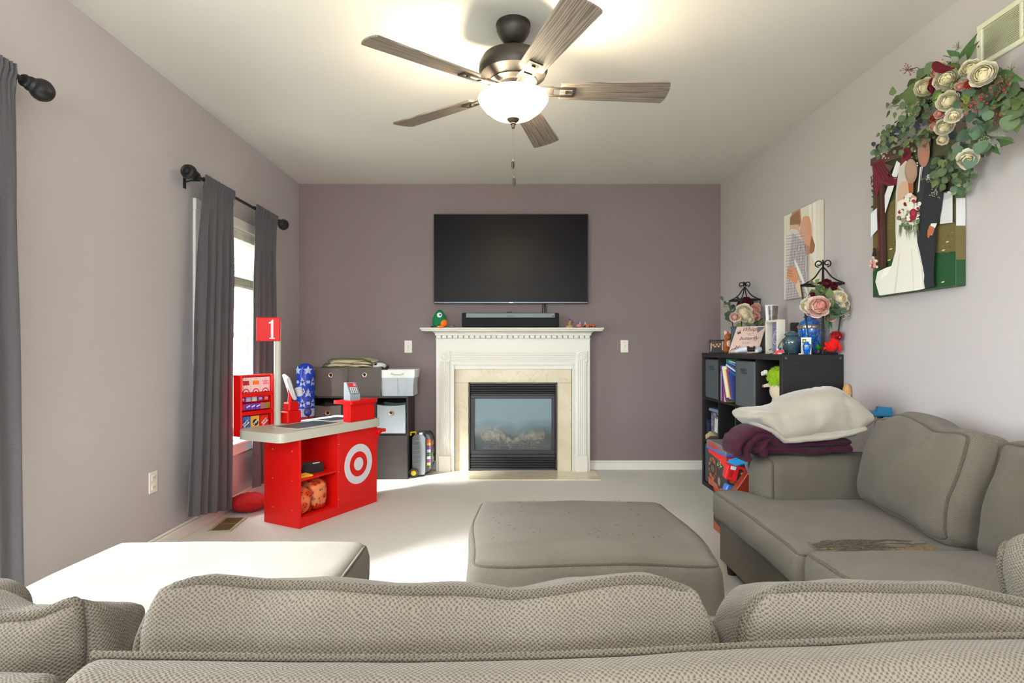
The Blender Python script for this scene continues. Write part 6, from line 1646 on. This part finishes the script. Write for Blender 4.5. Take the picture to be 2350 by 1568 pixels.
lv = [('euc',1880+rn.uniform(-16,18),678+rn.uniform(-14,14),1880+rn.uniform(-26,28),676+rn.uniform(-18,22),3.05) for k in range(16)]
lv += [('olive',1900,690,1888,716,2.98),('olive',1903,688,1912,706,2.98),('olive',1898,684,1892,700,2.98),('olive',1905,684,1903,660,2.98),('lime',1893,664,1888,658,3.0),('lime',1890,664,1882,668,3.0),('olive',1886,712,1880,722,2.97),('olive',1892,706,1898,716,2.97)]
lv += [('teal',1920+rn.uniform(-10,12),710+rn.uniform(-10,12),1920+rn.uniform(-16,20),712+rn.uniform(-14,20),3.0) for k in range(14)]
lv += [('long',1900,722,1913,755,3.08),('long',1902,720,1905,762,3.08),('long',1898,722,1899,750,3.08),('olive',1866,650,1858,645,3.02),('olive',1872,648,1880,640,3.02),('olive',1868,650,1876,656,3.02),('long',1904,730,1910,748,3.08)]
arrange('large pink peony and white hydrangea spray tied to the near lantern', (1.70, 3.03, 1.12), [('blush',1878,704,22,2.98),('pink',1884,701,15,2.96),('cream',1856,702,14,3.02),('white',1924,686,19,3.02),('cream',1932,700,13,3.03),('cream',1918,672,12,3.05),('wine',1896,652,11,3.04),('wine',1910,658,10,3.04),('blush',1938,712,10,3.04),('blush',1860,715,10,3.02),('wine',1865,676,5,3.0),('red',1874,690,6,2.99),('pink',1908,728,8,3.04),('cream',1862,688,9,3.03)], lv, (('pale',1930,722,.03,3.02),('pale',1936,728,.02,3.02)))

# pink sign with lettering
BL, BR = Vector((1.517, 3.90, ZT)), Vector((1.640, 3.725, ZT)); ln = Vector((.095, .085, .185))
ex = (BR-BL); Wd = ex.length; Ht = ln.length; ex.normalize(); ey = (ln - ex*ln.dot(ex)*.0).normalized()
t = thing('pink_sign', 'pale pink butterfly memorial sign leaning on the bookcase top', 'sign', (BL+BR)/2)
n_ = ex.cross(ln).normalized(); b = MB(); th = n_*-.004
P8 = [BL, BR, BR+ln, BL+ln]; b.add(P8+[p+th for p in P8], [[0,1,2,3],[7,6,5,4],[0,4,5,1],[1,5,6,2],[2,6,7,3],[3,7,4,0]]); part('board', b, mat('pink_board', '#dfc2b8', rough=.5), t)
Ms = Matrix.Identity(4); 
for i in range(3): Ms[i][0] = ex[i]; Ms[i][1] = ln[i]/Ht; Ms[i][2] = n_[i]; Ms[i][3] = ((BL+BR)/2+ln/2)[i]
b = MB(); ink = '#33292b'
text_mb(b, 'Whisper', Ms @ Matrix.Translation((.012,.085,0)), .048, ink, shear=.35, sx=.85); text_mb(b, 'I LOVE YOU', Ms @ Matrix.Translation((.01,.050,0)), .012, ink, sx=.9)
text_mb(b, 'TO A', Ms @ Matrix.Translation((.01,.037,0)), .012, ink); text_mb(b, 'butterfly', Ms @ Matrix.Translation((.01,.010,0)), .046, ink, shear=.35, sx=.85)
text_mb(b, 'AND IT WILL', Ms @ Matrix.Translation((0,-.022,0)), .011, ink, sx=.9); text_mb(b, 'FLY UP TO', Ms @ Matrix.Translation((0,-.034,0)), .012, ink, sx=.9)
text_mb(b, 'Heaven', Ms @ Matrix.Translation((-.01,-.065,0)), .050, ink, shear=.35, sx=.85); text_mb(b, 'TO DELIVER', Ms @ Matrix.Translation((0,-.096,0)), .012, ink, sx=.9)
def bfly(x, y, s, a):
    M2 = Ms @ Matrix.Translation((x, y, 0)) @ Matrix.Rotation(a, 4, 'Z') @ Matrix.Diagonal((s,s,1,1))
    for sg in (-1, 1):
        poly_on(b, M2, [(0,0),(sg*.3,1),(sg*1,1.1),(sg*.9,.3)], ink, .0005); poly_on(b, M2, [(0,0),(sg*.8,.1),(sg*.7,-.8),(sg*.2,-.7)], ink, .0005)
        poly_on(b, M2, [(sg*.2,.3),(sg*.4,.85),(sg*.8,.9),(sg*.7,.4)], '#dfc2b8', .0009)
    poly_on(b, M2, [(-.06,-.8),(.06,-.8),(.06,1),(-.06,1)], ink, .0008)
bfly(-.075, .060, .016, .5); bfly(.075, -.078, .016, -.6)
part('lettering', b, M_print, t, smooth=0)
t = thing('teal_box', 'dark teal upright box behind the pink sign on the bookcase', 'box', (1.66, 3.99, ZT))
part('box', MB().box((1.668, 3.995, ZT+.09), (.175, .05, .18), rz=R(-25), bev=.003), mat('teal_card', '#2b424a', rough=.6), t)
part('lid', MB().box((1.668, 3.995, ZT+.183), (.180, .055, .010), rz=R(-25), bev=.002), mat('teal_lid', '#233840', rough=.6), t)
b = MB().box((1.74, 3.83, ZT+.088), (.10, .05, .176), rz=R(-20), bev=.003); single('grey_box', b, mat('blue_grey_box', '#6c7178', rough=.6), 'blue-grey box standing right behind the pink sign', 'box')
# small black photo frame
p0 = wp(1645, 809, 4.21); c = Vector((max(p0.x, 1.545), 4.21, ZT))
t = thing('framed_photo', 'small black tilted photo frame at the far end of the bookcase top', 'photo frame', c, R(-22))
Rf = Matrix.Rotation(R(-14), 3, 'X'); b = MB()
for (x, z, w_, h) in ((0,.004,.108,.009),(0,.096,.108,.009),(-.05,.05,.009,.10),(.05,.05,.009,.10)): b.box(Rf @ Vector((x, 0, z)), (w_, .014, h), rot=Rf, bev=.001)
b.box(Rf @ Vector((0,.006,.05)), (.10,.004,.095), rot=Rf); part('frame', b, M_black, t, world=False)
Mp = Matrix.Translation((0,0,0)) @ Rf.to_4x4() @ frame((0,-.001,.05), (1,0,0), (0,0,1)); b = MB()
poly_on(b, Mp, [(-.045,-.042),(.045,-.042),(.045,.042),(-.045,.042)], '#3a332f', .001)
for k, (x, y) in enumerate(((-.024,.012),(.0,.016),(.022,.018),(-.012,.0),(.012,.002))):
    disc_on(b, Mp, x, y, .008, .010, '#c98d6c', .0016+.0002*k, 12); disc_on(b, Mp, x, y+.009, .008, .006, '#2c211c', .0018+.0002*k, 12)
poly_on(b, Mp, [(-.04,-.04),(.036,-.04),(.034,-.008),(-.036,-.008)], '#1d1f24', .0022); poly_on(b, Mp, [(-.044,-.04),(-.036,-.04),(-.036,.03),(-.044,.02)], '#c9b89c', .0014); poly_on(b, Mp, [(.034,-.03),(.044,-.03),(.044,.04),(.036,.04)], '#b9c4c8', .0014)
part('photo', b, M_print, t, world=False, smooth=0)
# brown kangaroo-like plush and a jar
c = Vector((1.600, 4.12, ZT)); t = thing('plush_toy', 'small brown plush animal with tall cream ears by the black photo frame', 'toy', c)
M_br = mat('brown_fur', '#a5582c', rough=.95, bump=.6, bscale=160); M_ear = mat('ear_cream', '#d9c2a8', rough=.9)
b = MB(); b.ball(c+Vector((-.005,0,.05)), (.030,.028,.052)); b.ball(c+Vector((-.018,-.02,.022)), (.020,.03,.022)); part('body', b, M_br, t)
hd = part('head', MB().ball(c+Vector((0,-.008,.118)), (.025,.026,.026)), M_br, t); part('snout', MB().ball(c+Vector((-.002,-.032,.110)), (.010,.014,.009)), M_br, hd)
b = MB(); 
for s in (-1, 1): b.ball(c+Vector((.018*s,-.004,.146)), (.010,.005,.019), 10, 8, Matrix.Rotation(R(14*s),3,'Y'))
part('ear', b, M_ear, hd); b = MB(); b.ball(c+Vector((0,-.034,.116)), .004); b.ball(c+Vector((.010,-.030,.124)), .0028); b.ball(c+Vector((-.010,-.030,.124)), .0028); part('nose', b, M_black, hd)
part('chest', MB().ball(c+Vector((0,-.020,.066)), (.018,.014,.026)), M_ear, t)
b = MB(); b.ball(c+Vector((.0,-.006,.148)), .006); part('bow', b, M_red, t)
b = MB().lathe([(.022,0),(.026,.01),(.026,.045),(.018,.055),(.012,.062),(.013,.078),(.016,.080),(.015,.084),(0,.084)], (1.655, 4.08, ZT), 16); single('glass_jar', b, mat('jar_smoke', '#7d8478', rough=.15, trans=.4), 'little smoky glass jar between the brown plush and the pink sign', 'jar')
# game controller
c = Vector((1.535, 3.56, ZT)); t = thing('game_controller', 'white game controller lying in front of the pink sign', 'controller', c, R(-62))
M_ctl = mat('controller_white', '#ccd2dc', rough=.4)
for s in (-1, 1):
    b = MB(); b.tube([(s*.025,.006,.026),(s*.048,.0,.028),(s*.066,-.022,.024),(s*.074,-.050,.016)], [.014,.020,.018,.012], 12); b.v = [Vector((p.x, p.y, max(.002, p.z))) for p in b.v]; b.ball((s*.074,-.050,.016), .0118); part('grip', b, M_ctl, t, world=False, smooth=1.2)
part('centre', MB().box((0,.004,.026), (.07,.036,.026), bev=.008), M_black, t, world=False)
b = MB()
for s in (-1, 1): b.cyl((s*.022,-.010,.042), .008, .010, 'Z', 12)
part('thumb_stick', b, M_black, t, world=False)
b = MB(); b.tube([(1.53,3.60,ZT+.03),(1.56,3.70,ZT+.012),(1.52,3.78,ZT+.030),(1.505,3.80,ZT+.028),(1.503,3.86,ZT+.004),(1.56,3.80,ZT+.003),(1.60,3.60,ZT+.003),(1.62,3.48,ZT+.03)], .0022, 6)
single('black_cable', b, M_black, 'thin black cable looped behind the game controller', 'cable')
# white shadow box frame
t = thing('shadow_box', 'white box frame with purple butterfly family print, beside the teal urn', 'picture frame', (1.62, 3.44, ZT)); x0, x1, y0, y1, z1 = 1.598, 1.645, 3.362, 3.520, ZT+.204
b = MB(); f = .014
b.bx(x0, x1, y0, y0+f, ZT, z1, .001); b.bx(x0, x1, y1-f, y1, ZT, z1, .001); b.bx(x0, x1, y0+f, y1-f, z1-f, z1, .001); b.bx(x0, x1, y0+f, y1-f, ZT, ZT+f, .001); b.bx(x1-.006, x1, y0+f, y1-f, ZT+f, z1-f)
part('frame', b, mat('cream_frame', '#dbd6c6', rough=.5), t)
b = MB(); Mf = frame((x1-.008, (y0+y1)/2, (ZT+z1)/2), (0,-1,0), (0,0,1))
poly_on(b, Mf, [(-.066,-.09),(.066,-.09),(.066,.09),(-.066,.09)], '#8b84b4', .0003)
ik = '#1c1830'; text_mb(b, 'TOGETHER', Mf @ Matrix.Translation((0,.045,0)), .021, ik, z=.0008, bold=.0005); text_mb(b, 'we are', Mf @ Matrix.Translation((0,.018,0)), .018, ik, z=.0008, shear=.2); text_mb(b, 'Family', Mf @ Matrix.Translation((0,-.020,0)), .030, ik, z=.0008, bold=.0006)
text_mb(b, 'Est.', Mf @ Matrix.Translation((0,-.062,0)), .020, ik, z=.0008)
def ringp(M, cx_, cy2, r0, r1, col, z, sq=1, n=24):
    for k in range(n):
        a, c_ = 2*math.pi*k/n, 2*math.pi*(k+1)/n; poly_on(b, M, [(cx_+r0*math.cos(a), cy2+r0*sq*math.sin(a)), (cx_+r1*math.cos(a), cy2+r1*sq*math.sin(a)), (cx_+r1*math.cos(c_), cy2+r1*sq*math.sin(c_)), (cx_+r0*math.cos(c_), cy2+r0*sq*math.sin(c_))], col, z)
for cx_, cy2, r_ in ((-.028,-.012,.030), (.028,-.012,.030), (-.012,.006,.034)): ringp(Mf, cx_, cy2, r_-.0035, r_, '#f2eef6', .0012, 1.1)
part('print', b, M_print, t, smooth=0)
part('cover_glass', MB().bx(x0+.004, x0+.006, y0+f, y1-f, ZT+f, z1-f), M_glass, t)
# curved white photo holder behind it
t = thing('photo_holder', 'tall white curved holder with dark photo, behind the white box frame', 'photo frame', (1.70, 3.64, ZT), R(-10))
b = MB()
def cv(u, v):
    z = .312*v; w_ = .030+.012*v; return Vector(((u*2-1)*w_, .012*(1-(u*2-1)**2)*-1+.02*(v-.5)**2, z))
b.grid(cv, 10, 12); b.grid(lambda u, v: cv(1-u, v)+Vector((0,.005,0)), 10, 12); part('back', b, mat('holder_white', '#c9ccd4', rough=.3), t, world=False, smooth=1.2)
b = MB(); b.grid(lambda u, v: Vector(((u*2-1)*(.024+.006*v), -.014-.006*(1-(u*2-1)**2), .19+.115*v)), 8, 4); part('photo', b, mat('dark_photo', '#2a2630', rough=.2, col2='#8a7c70', vscale=30), t, world=False, smooth=1.2)
# urns
def urn(label, c, prof, m, extra=None, seg=40): 
    t = thing('urn', label, 'urn', c); part('body', MB().lathe(prof, c, seg), m, t, smooth=1.0); return t
m = mat('teal_stone', '#3d5a66', rough=.18, spec=.6, col2='#2a424d', vscale=90, coat=.6)
k = .96; c = Vector((1.625, 3.25, ZT+.006))
t = urn('small dark teal speckled urn with lid between the white frame and blue urn', c, [(0,0),(.036*k,0),(.037*k,.004),(.044*k,.025),(.050*k,.055),(.050*k,.068),(.044*k,.083),(.034*k,.092),(.030*k,.098),(.031*k,.100)], m)
part('lid', MB().lathe([(.031,.098),(.037,.101),(.038,.107),(.032,.114),(.016,.124),(0,.127)], c, 36), m, t)
b = MB(); b.bx(1.575, 1.69, 3.18, 3.30, ZT, ZT+.006, .002); single('black_tray', b, mat('tray_gloss', '#17191b', rough=.12), 'thin glossy black tray under the small teal urn', 'tray')
mu = mat('blue_enamel', '#1674d8', rough=.12, spec=.6, coat=.8); nt = mu.node_tree; N = nt.nodes; bs = N['Principled BSDF']
tc = N.new('ShaderNodeTexCoord'); v = N.new('ShaderNodeTexVoronoi'); v.feature = 'DISTANCE_TO_EDGE'; v.inputs['Scale'].default_value = 42; nt.links.new(tc.outputs['Object'], v.inputs[0])
r = N.new('ShaderNodeValToRGB'); e = r.color_ramp.elements; e[0].position = 0; e[0].color = (*lin('#0a3a80'),1); e[1].position = .22; e[1].color = (*lin('#1a80e6'),1); nt.links.new(v.outputs['Distance'], r.inputs[0]); nt.links.new(r.outputs[0], bs.inputs['Base Color'])
ms = mat('silver_band', '#b9b3a2', rough=.25, metal=.9, bump=.5, bscale=160)
def blueurn(label, c, s, band=True):
    t = thing('urn', label, 'urn', c)
    part('body', MB().lathe([(r_*s, z*s) for r_, z in ((0,0),(.040,0),(.042,.006),(.052,.05),(.063,.10),(.067,.135),(.0672,.150),(.066,.172),(.058,.188),(.040,.200),(.032,.206),(.031,.214))], c, 44), mu, t, smooth=1.0)
    bb = part('band', MB().lathe([(r_*s, z*s) for r_, z in ((.0675,.150),(.0686,.151),(.0688,.160),(.0682,.170),(.0662,.173))], c, 44), ms, t, smooth=1.0)
    b = MB()
    for k in range(16):
        a = 2*math.pi*k/16; b.ball(c+Vector((.0685*s*math.cos(a), .0685*s*math.sin(a), .161*s)), .0055*s, 6, 4)
    part('scroll_ornament', b, mat('gold_trim', '#b8934a', rough=.3, metal=.8), bb)
    part('lid', MB().lathe([(r_*s, z*s) for r_, z in ((.031,.214),(.038,.217),(.040,.221),(.036,.225),(.026,.229),(.014,.232),(0,.233))], c, 36), mu, t, smooth=1.0)
    return t
blueurn('large bright blue marbled urn with silver band', Vector((1.748, 3.275, ZT)), .97)
blueurn('tiny blue and silver keepsake urn in front of the white card', Vector((1.637, 3.105, ZT)), .30)
t = thing('prayer_card', 'white card with small flower picture leaning behind the tiny blue urn', 'card', (1.665, 3.165, ZT), R(-28))
part('card', MB().box((0,0,.047), (.050,.0015,.094), rot=rX(-6)), mat('card_white', '#e4e2de', rough=.6), t, world=False)
b = MB(); Mf = frame((0,-.0012,.047), (1,0,0), (0,.10,1)); poly_on(b, Mf, [(-.019,.014),(.0,.014),(.0,.038),(-.019,.038)], '#2d5a3a', .0006); disc_on(b, Mf, -.009, .027, .006, .006, '#e0b43a', .0009, 10)
for k in range(9): poly_on(b, Mf, [(.004 if k < 3 else -.018, .036-.009*k),(.021, .036-.009*k),(.021, .0345-.009*k),(.004 if k < 3 else -.018, .0345-.009*k)], '#8d8a90', .0006)
part('printing', b, M_print, t, world=False, smooth=0)
t = thing('succulent', 'tiny green artificial succulent in a dark pot left of the red bird', 'plant', (1.708, 3.115, ZT))
part('pot', MB().lathe([(.012,0),(.016,.004),(.018,.024),(.016,.026),(0,.024)], (1.708,3.115,ZT), 16), mat('navy_pot', '#171d33', rough=.3), t)
me = leaf_mesh('bright', 1, .24, '#4fa02c', '#2f7a20', round_=False)
for k in range(13):
    a = k*2.4; el = R(25+50*(k/13)); inst('leaf', me, None, t, leafm(Vector((1.708,3.115,ZT+.024)), (math.cos(a)*math.cos(el), math.sin(a)*math.cos(el), math.sin(el)), (-math.cos(a)*.3,-math.sin(a)*.3,1), .036))
# red bird
c = Vector((1.765, 3.085, ZT+.012)); t = thing('plush_bird', 'bright red plush cardinal bird at the near right end of the bookcase', 'toy', c)
M_rf = mat('red_plush', '#d60a0a', rough=.95, bump=.3, bscale=120); M_rd = mat('red_crest', '#a80f14', rough=.95, bump=.8, bscale=120)
b = MB(); b.ball(c+Vector((-.006,0,.032)), (.034,.028,.030), 18, 12, Matrix.Rotation(R(-30),3,'Y')); b.ball(c+Vector((.008,-.003,.055)), (.025,.022,.028), 16, 10); part('body', b, M_rf, t, smooth=1.4)
hd = part('head', MB().ball(c+Vector((.018,-.004,.088)), (.024,.023,.022), 16, 10), M_rd, t)
b = MB(); fur(b, tuple(c+Vector((.018,-.002,.092))), (.022,.021,.021), 420, .014, w_=.0022); part('fluff', b, M_rd, hd, kind='stuff')
b = MB(); b.ball(c+Vector((.022,-.020,.080)), (.015,.008,.014)); part('mask', b, mat('mask_black', '#1a0a0c', rough=.9), hd)
b = MB(); b.ball(c+Vector((.023,-.029,.081)), (.006,.007,.006)); part('beak', b, mat('beak_red', '#e2303c', rough=.6), hd)
for s, xo in ((-1, -.030), (1, .030)): part('wing', MB().ball(c+Vector((xo,-.012,.030)), (.009,.014,.030), 12, 8, Matrix.Rotation(R(-38 if s < 0 else -12),3,'Y')), M_rf, t)
part('tail', MB().ball(c+Vector((-.040,.004,.022)), (.020,.012,.008), 12, 8, Matrix.Rotation(R(-30),3,'Y')), M_rf, t)
# chain on the urn and black bow
b = MB()
for k in range(22): b.ball((1.742+.0008*k, 3.195-.001*k, ZT+.135-.0055*k), .0022, 6, 4)
single('silver_chain', b, mat('chain_silver', '#c9ccd2', rough=.2, metal=.9), 'thin silver chain hanging in front of the large blue urn', 'chain', kind='stuff')
b = MB(); b.box((1.765,3.46,ZT+.095), (.075,.03,.19), rz=R(-10), bev=.004); single('dark_box', b, mat('charcoal_box', '#37352f', rough=.5), 'dark upright box between the white frame and the blue urn', 'box')
# red trinket with wire
c = Vector((1.530, 3.195, ZT)); t = thing('red_trinket', 'small red and white trinket with black cord in front of the white frame', 'trinket', c)
part('body', MB().prism([(-.022,0),(.0,.0),(.024,.018),(.018,.024),(-.020,.022)], -.012, .008, frame(c,(1,-.4,0),(0,0,1))), M_red, t)
b = MB(); b.ball(c+Vector((-.012,-.005,.026)), .007); b.ball(c+Vector((-.002,-.012,.004)), (.012,.008,.005)); part('white_bead', b, MATS['pale_plastic'], t)
b = MB(); b.ball(c+Vector((.004,0,.030)), .008); part('blue_bead', b, mat('navy_bead', '#2a3a7a', rough=.3), t)
b = MB(); b.tube([c+Vector(v) for v in ((-.03,.05,.002),(-.02,.03,.006),(.0,.02,.03),(.012,.01,.065),(.026,.01,.085),(.034,.0,.075),(.028,0,.05),(.018,0,.03),(.03,-.004,.022),(.045,-.01,.028))], .002, 6); part('cord', b, M_black, t)
b = MB().lathe([(0,0),(.010,0),(.010,.005),(0,.006)], (1.60, 3.10, ZT), 12); single('white_button', b, mat('button_white', '#dccfc6', rough=.5), 'tiny pale button at the front edge of the bookcase top', 'button')
b = MB(); b.ball((1.835-.03, 3.02, .80), (.022,.022,.045), 14, 10); b.ball((1.80, 3.01, .74), (.02,.03,.05), 14, 10)
single('teddy_bear', b, mat('tan_plush', '#b78f5c', rough=.95, bump=.5, bscale=140), 'sliver of a tan plush toy squeezed between bookcase and wall', 'toy')

# ================================================================== TOYS BY THE SOFA ARM
def box_print(b, M_, w_, h, seed):
    rn = random.Random(seed)
    poly_on(b, M_, [(-w_/2,-h/2),(w_/2,-h/2),(w_/2,h/2),(-w_/2,h/2)], '#34353a', .0003)
    poly_on(b, M_, [(-w_/2,h*.5),(w_/2,h*.5),(w_/2,h*.12),(w_*.1,h*.30),(-w_/2,h*.38)], '#d8281c', .0005)
    poly_on(b, M_, [(-w_/2,-h*.5),(w_/2,-h*.5),(w_/2,-h*.44),(-w_/2,-h*.30)], '#a8583c', .0005)
    for k in range(26):
        a = rn.uniform(0,6.28); r_ = w_*.16; disc_on(b, M_, -w_*.26+r_*math.cos(a), -h*.02+r_*1.3*math.sin(a), w_*.07, h*.05, rn.choice(['#b35a30','#7a4430','#9c4c2a']), .0007+.00002*k, 8)
    disc_on(b, M_, -w_*.24, -h*.02, w_*.17, h*.17, '#2e2a28', .0014, 20); disc_on(b, M_, -w_*.24, -h*.02, w_*.10, h*.10, '#5c564c', .0016, 16)
    disc_on(b, M_, w_*.12, -h*.26, w_*.13, h*.20, '#3a3630', .0014, 20); disc_on(b, M_, w_*.12, -h*.26, w_*.07, h*.11, '#8a7a64', .0016, 16)
    for k in range(34): 
        x, y = rn.gauss(w_*.10, w_*.09), rn.gauss(h*.16, h*.07); poly_on(b, M_, [(x,y),(x+w_*.05,y+h*.01),(x+w_*.03,y+h*.05)], rn.choice(['#2f9c4a','#4cc05c','#1f7a7c','#c8e04a','#2a5ab0','#d05a2a']), .0018+.00002*k)
def toybox(label, x0, y0, y1, z0, z1, seed, lid=False, rz=0):
    t = thing('toy_storage_box', label, 'box', (x0+.13, (y0+y1)/2, z0), rz)
    part('box', MB().bx(0-.13, .13, -(y1-y0)/2, (y1-y0)/2, 0, z1-z0, .003), mat('card_dark', '#3a3638', rough=.6), t, world=False)
    b = MB(); Mf = frame((-.1305, 0, (z1-z0)/2), (0,-1,0), (0,0,1)); box_print(b, Mf, (y1-y0)-.004, (z1-z0)-.004, seed)
    Mg = frame((0, -(y1-y0)/2-.0005, (z1-z0)/2), (1,0,0), (0,0,1)); box_print(b, Mg, .25, (z1-z0)-.004, seed+1)
    part('printed_sides', b, M_print, t, world=False, smooth=0)
    if lid:
        part('lid', MB().bx(-.138, .138, -(y1-y0)/2-.008, (y1-y0)/2+.008, z1-z0, z1-z0+.045, .004), mat('lid_grey', '#6c6a70', rough=.5), t, world=False)
        part('lid_rim', MB().bx(-.140, .140, -(y1-y0)/2-.010, (y1-y0)/2+.010, z1-z0-.004, z1-z0+.006, .002), mat('rim_blue', '#2c62c8', rough=.4), t, world=False)
        b = MB(); Mf = frame((-.1385, 0, z1-z0+.024), (0,-1,0), (0,0,1)); poly_on(b, Mf, [(-.11,-.016),(-.02,-.016),(-.02,.016),(-.11,.016)], '#a8403a', .0003)
        text_mb(b, 'endon', Mf @ Matrix.Translation((.0,0,0)), .036, '#d8302a', z=.0008, bold=.0008); part('name_print', b, M_print, t, world=False, smooth=0)
    return t
toybox('printed monster truck toy box on the floor, under the other one', 1.185, 3.02, 3.262, 0.0, .262, 3)
toybox('upper monster truck toy box with grey lid and blue rim', 1.150, 2.975, 3.245, .262, .470, 5, lid=True)
# grey tub of toys
t = thing('toy_tub', 'open grey plastic tub of toys behind the sofa arm', 'tub', (1.32, 2.80, 0))
M_tub = mat('tub_grey', '#5f666a', rough=.45)
b = MB(); b.bx(1.215, 1.60, 2.70, 2.92, 0, .02, .003); b.bx(1.215, 1.225, 2.70, 2.92, 0, .36, .003); b.bx(1.59, 1.60, 2.70, 2.92, 0, .36, .003); b.bx(1.215, 1.60, 2.70, 2.71, 0, .36, .003); b.bx(1.215,1.60,2.91,2.92,0,.36,.003); part('tub_wall', b, M_tub, t)
b = MB(); b.tube([wp(x, y, 2.70) for x, y in ((1742,1140),(1728,1100),(1714,1066),(1716,1056),(1730,1048),(1748,1044))], .012, 8); part('handle', b, M_tub, t, smooth=1.2)
t = thing('toy_case', 'red toy case with white latch in the grey tub', 'case', wp(1690,1115,2.9))
M_rc = mat('red_case', '#cf1a1c', rough=.4); Rc = Matrix.Rotation(R(-18), 3, 'Y') @ Matrix.Rotation(R(-10), 3, 'Z'); cc = wp(1700, 1088, 2.86)
part('case', MB().box(cc, (.155,.07,.075), rot=Rc @ Matrix.Rotation(R(30),3,'Y'), bev=.005), M_rc, t)
Rq = Rc @ Matrix.Rotation(R(30),3,'Y'); b = MB(); Mf = Matrix.Translation(cc) @ Rq.to_4x4() @ frame((.022,-.0355,0), (1,0,0), (0,0,1)); rn = random.Random(4)
poly_on(b, Mf, [(-.045,-.03),(.05,-.03),(.05,.03),(-.045,.03)], '#1c1a1a', .0004)
for k in range(26): x, y = rn.uniform(-.04,.045), rn.uniform(-.026,.026); poly_on(b, Mf, [(x,y),(x+.014,y+.006),(x+.006,y+.012)], rn.choice(['#d8b02a','#3aa04a','#c83a2a','#e8e0c8','#7a5a2a']), .0006+.00002*k)
part('printing', b, M_print, t, smooth=0)
part('latch', MB().box(cc+Rq @ Vector((-.050,-.038,.028)), (.026,.008,.018), rot=Rq, bev=.002), MATS['pale_plastic'], t)
part('handle_plate', MB().box(cc+Rq @ Vector((-.058,-.0365,-.006)), (.020,.004,.030), rot=Rq, bev=.002), mat('red_dark', '#a81418', rough=.4), t)
b = MB(); 
ccb = wp(1716, 1118, 2.80)
b.box(ccb, (.10,.05,.12), rot=Matrix.Rotation(R(35),3,'Y'), bev=.004); o = single('toy_pack', b, mat('pack_red', '#a01816', rough=.4, col2='#5c3a1c', vscale=40), 'red and gold toy pack under the red case in the tub', 'toy')
t = thing('toy_track', 'bright blue plastic toy track curving out below the burgundy blanket', 'toy', wp(1700, 1070, 2.9))
M_cy = mat('cyan_plastic', '#1e9be0', rough=.35)
P = [wp(x, y, Y) for x, y, Y in ((1673,1068,2.90),(1690,1062,2.88),(1708,1058,2.86))]
b = MB(); b.box(wp(1692,1062,2.88), (.09,.05,.010), rot=Matrix.Rotation(R(-14),3,'Y') @ Matrix.Rotation(R(20),3,'X'), bev=.002); b.box(wp(1692,1055,2.90), (.085,.008,.02), rot=Matrix.Rotation(R(-14),3,'Y'), bev=.002); part('straight_piece', b, M_cy, t)
def tk(u, v):
    a = R(-20+115*u); c_ = wp(1735, 1045, 2.78); r_ = .062; p = c_+Vector((-r_*math.cos(a)*1.0, .03*(v-.5)*2, r_*math.sin(a)*1.2)); return p
b = MB(); b.grid(tk, 16, 2); b.grid(lambda u, v: tk(u, 1-v)+Vector((.006,0,-.004)), 16, 2)
for vv in (0, 1): b.tube([tk(k/16, vv) for k in range(17)], .0055, 6)
part('curved_piece', b, M_cy, t, smooth=1.3)
b = MB(); b.box(wp(1690, 1128, 2.95)+Vector((0,0,0)), (.13,.05,.04), rot=Matrix.Rotation(R(22),3,'Y'), bev=.006); single('blue_toy', b, mat('mid_blue_plastic', '#3d6fc4', rough=.4), 'mid-blue plastic toy piece under the red toy case', 'toy')
# blue chair back behind the sofa
t = thing('toy_chair', 'small blue plastic chair or table showing behind the sofa back', 'toy', (1.77, 2.70, 0))
M_bc = mat('teal_blue_plastic', '#1f6f9c', rough=.4)
p0 = wp(2012, 950, 2.60); p1 = wp(2060, 937, 2.60)
q0 = wp(2016, 940, 2.67); q1 = wp(2062, 938, 2.67)
b = MB(); b.bx(q0.x-.03, min(q1.x, 1.815), 2.672, 2.74, q0.z-.035, q0.z-.012, .005); part('seat', b, M_bc, t)
b = MB(); b.prism([(q0.x-.01, q0.z-.02),(min(q1.x,1.815), q0.z-.02),(min(q1.x,1.815)-.004, q0.z+.008),(q0.x+.004, q0.z+.014)], 2.674, 2.69, Matrix(((1,0,0,0),(0,0,1,0),(0,1,0,0),(0,0,0,1)))); part('raised_back', b, M_bc, t)
b = MB()
for x in (1.785, 1.805):
    for y in (2.684, 2.728): part('leg', MB().cyl((x, y, (q0.z-.03)/2), .009, q0.z-.03, 'Z', 10), M_bc, t)
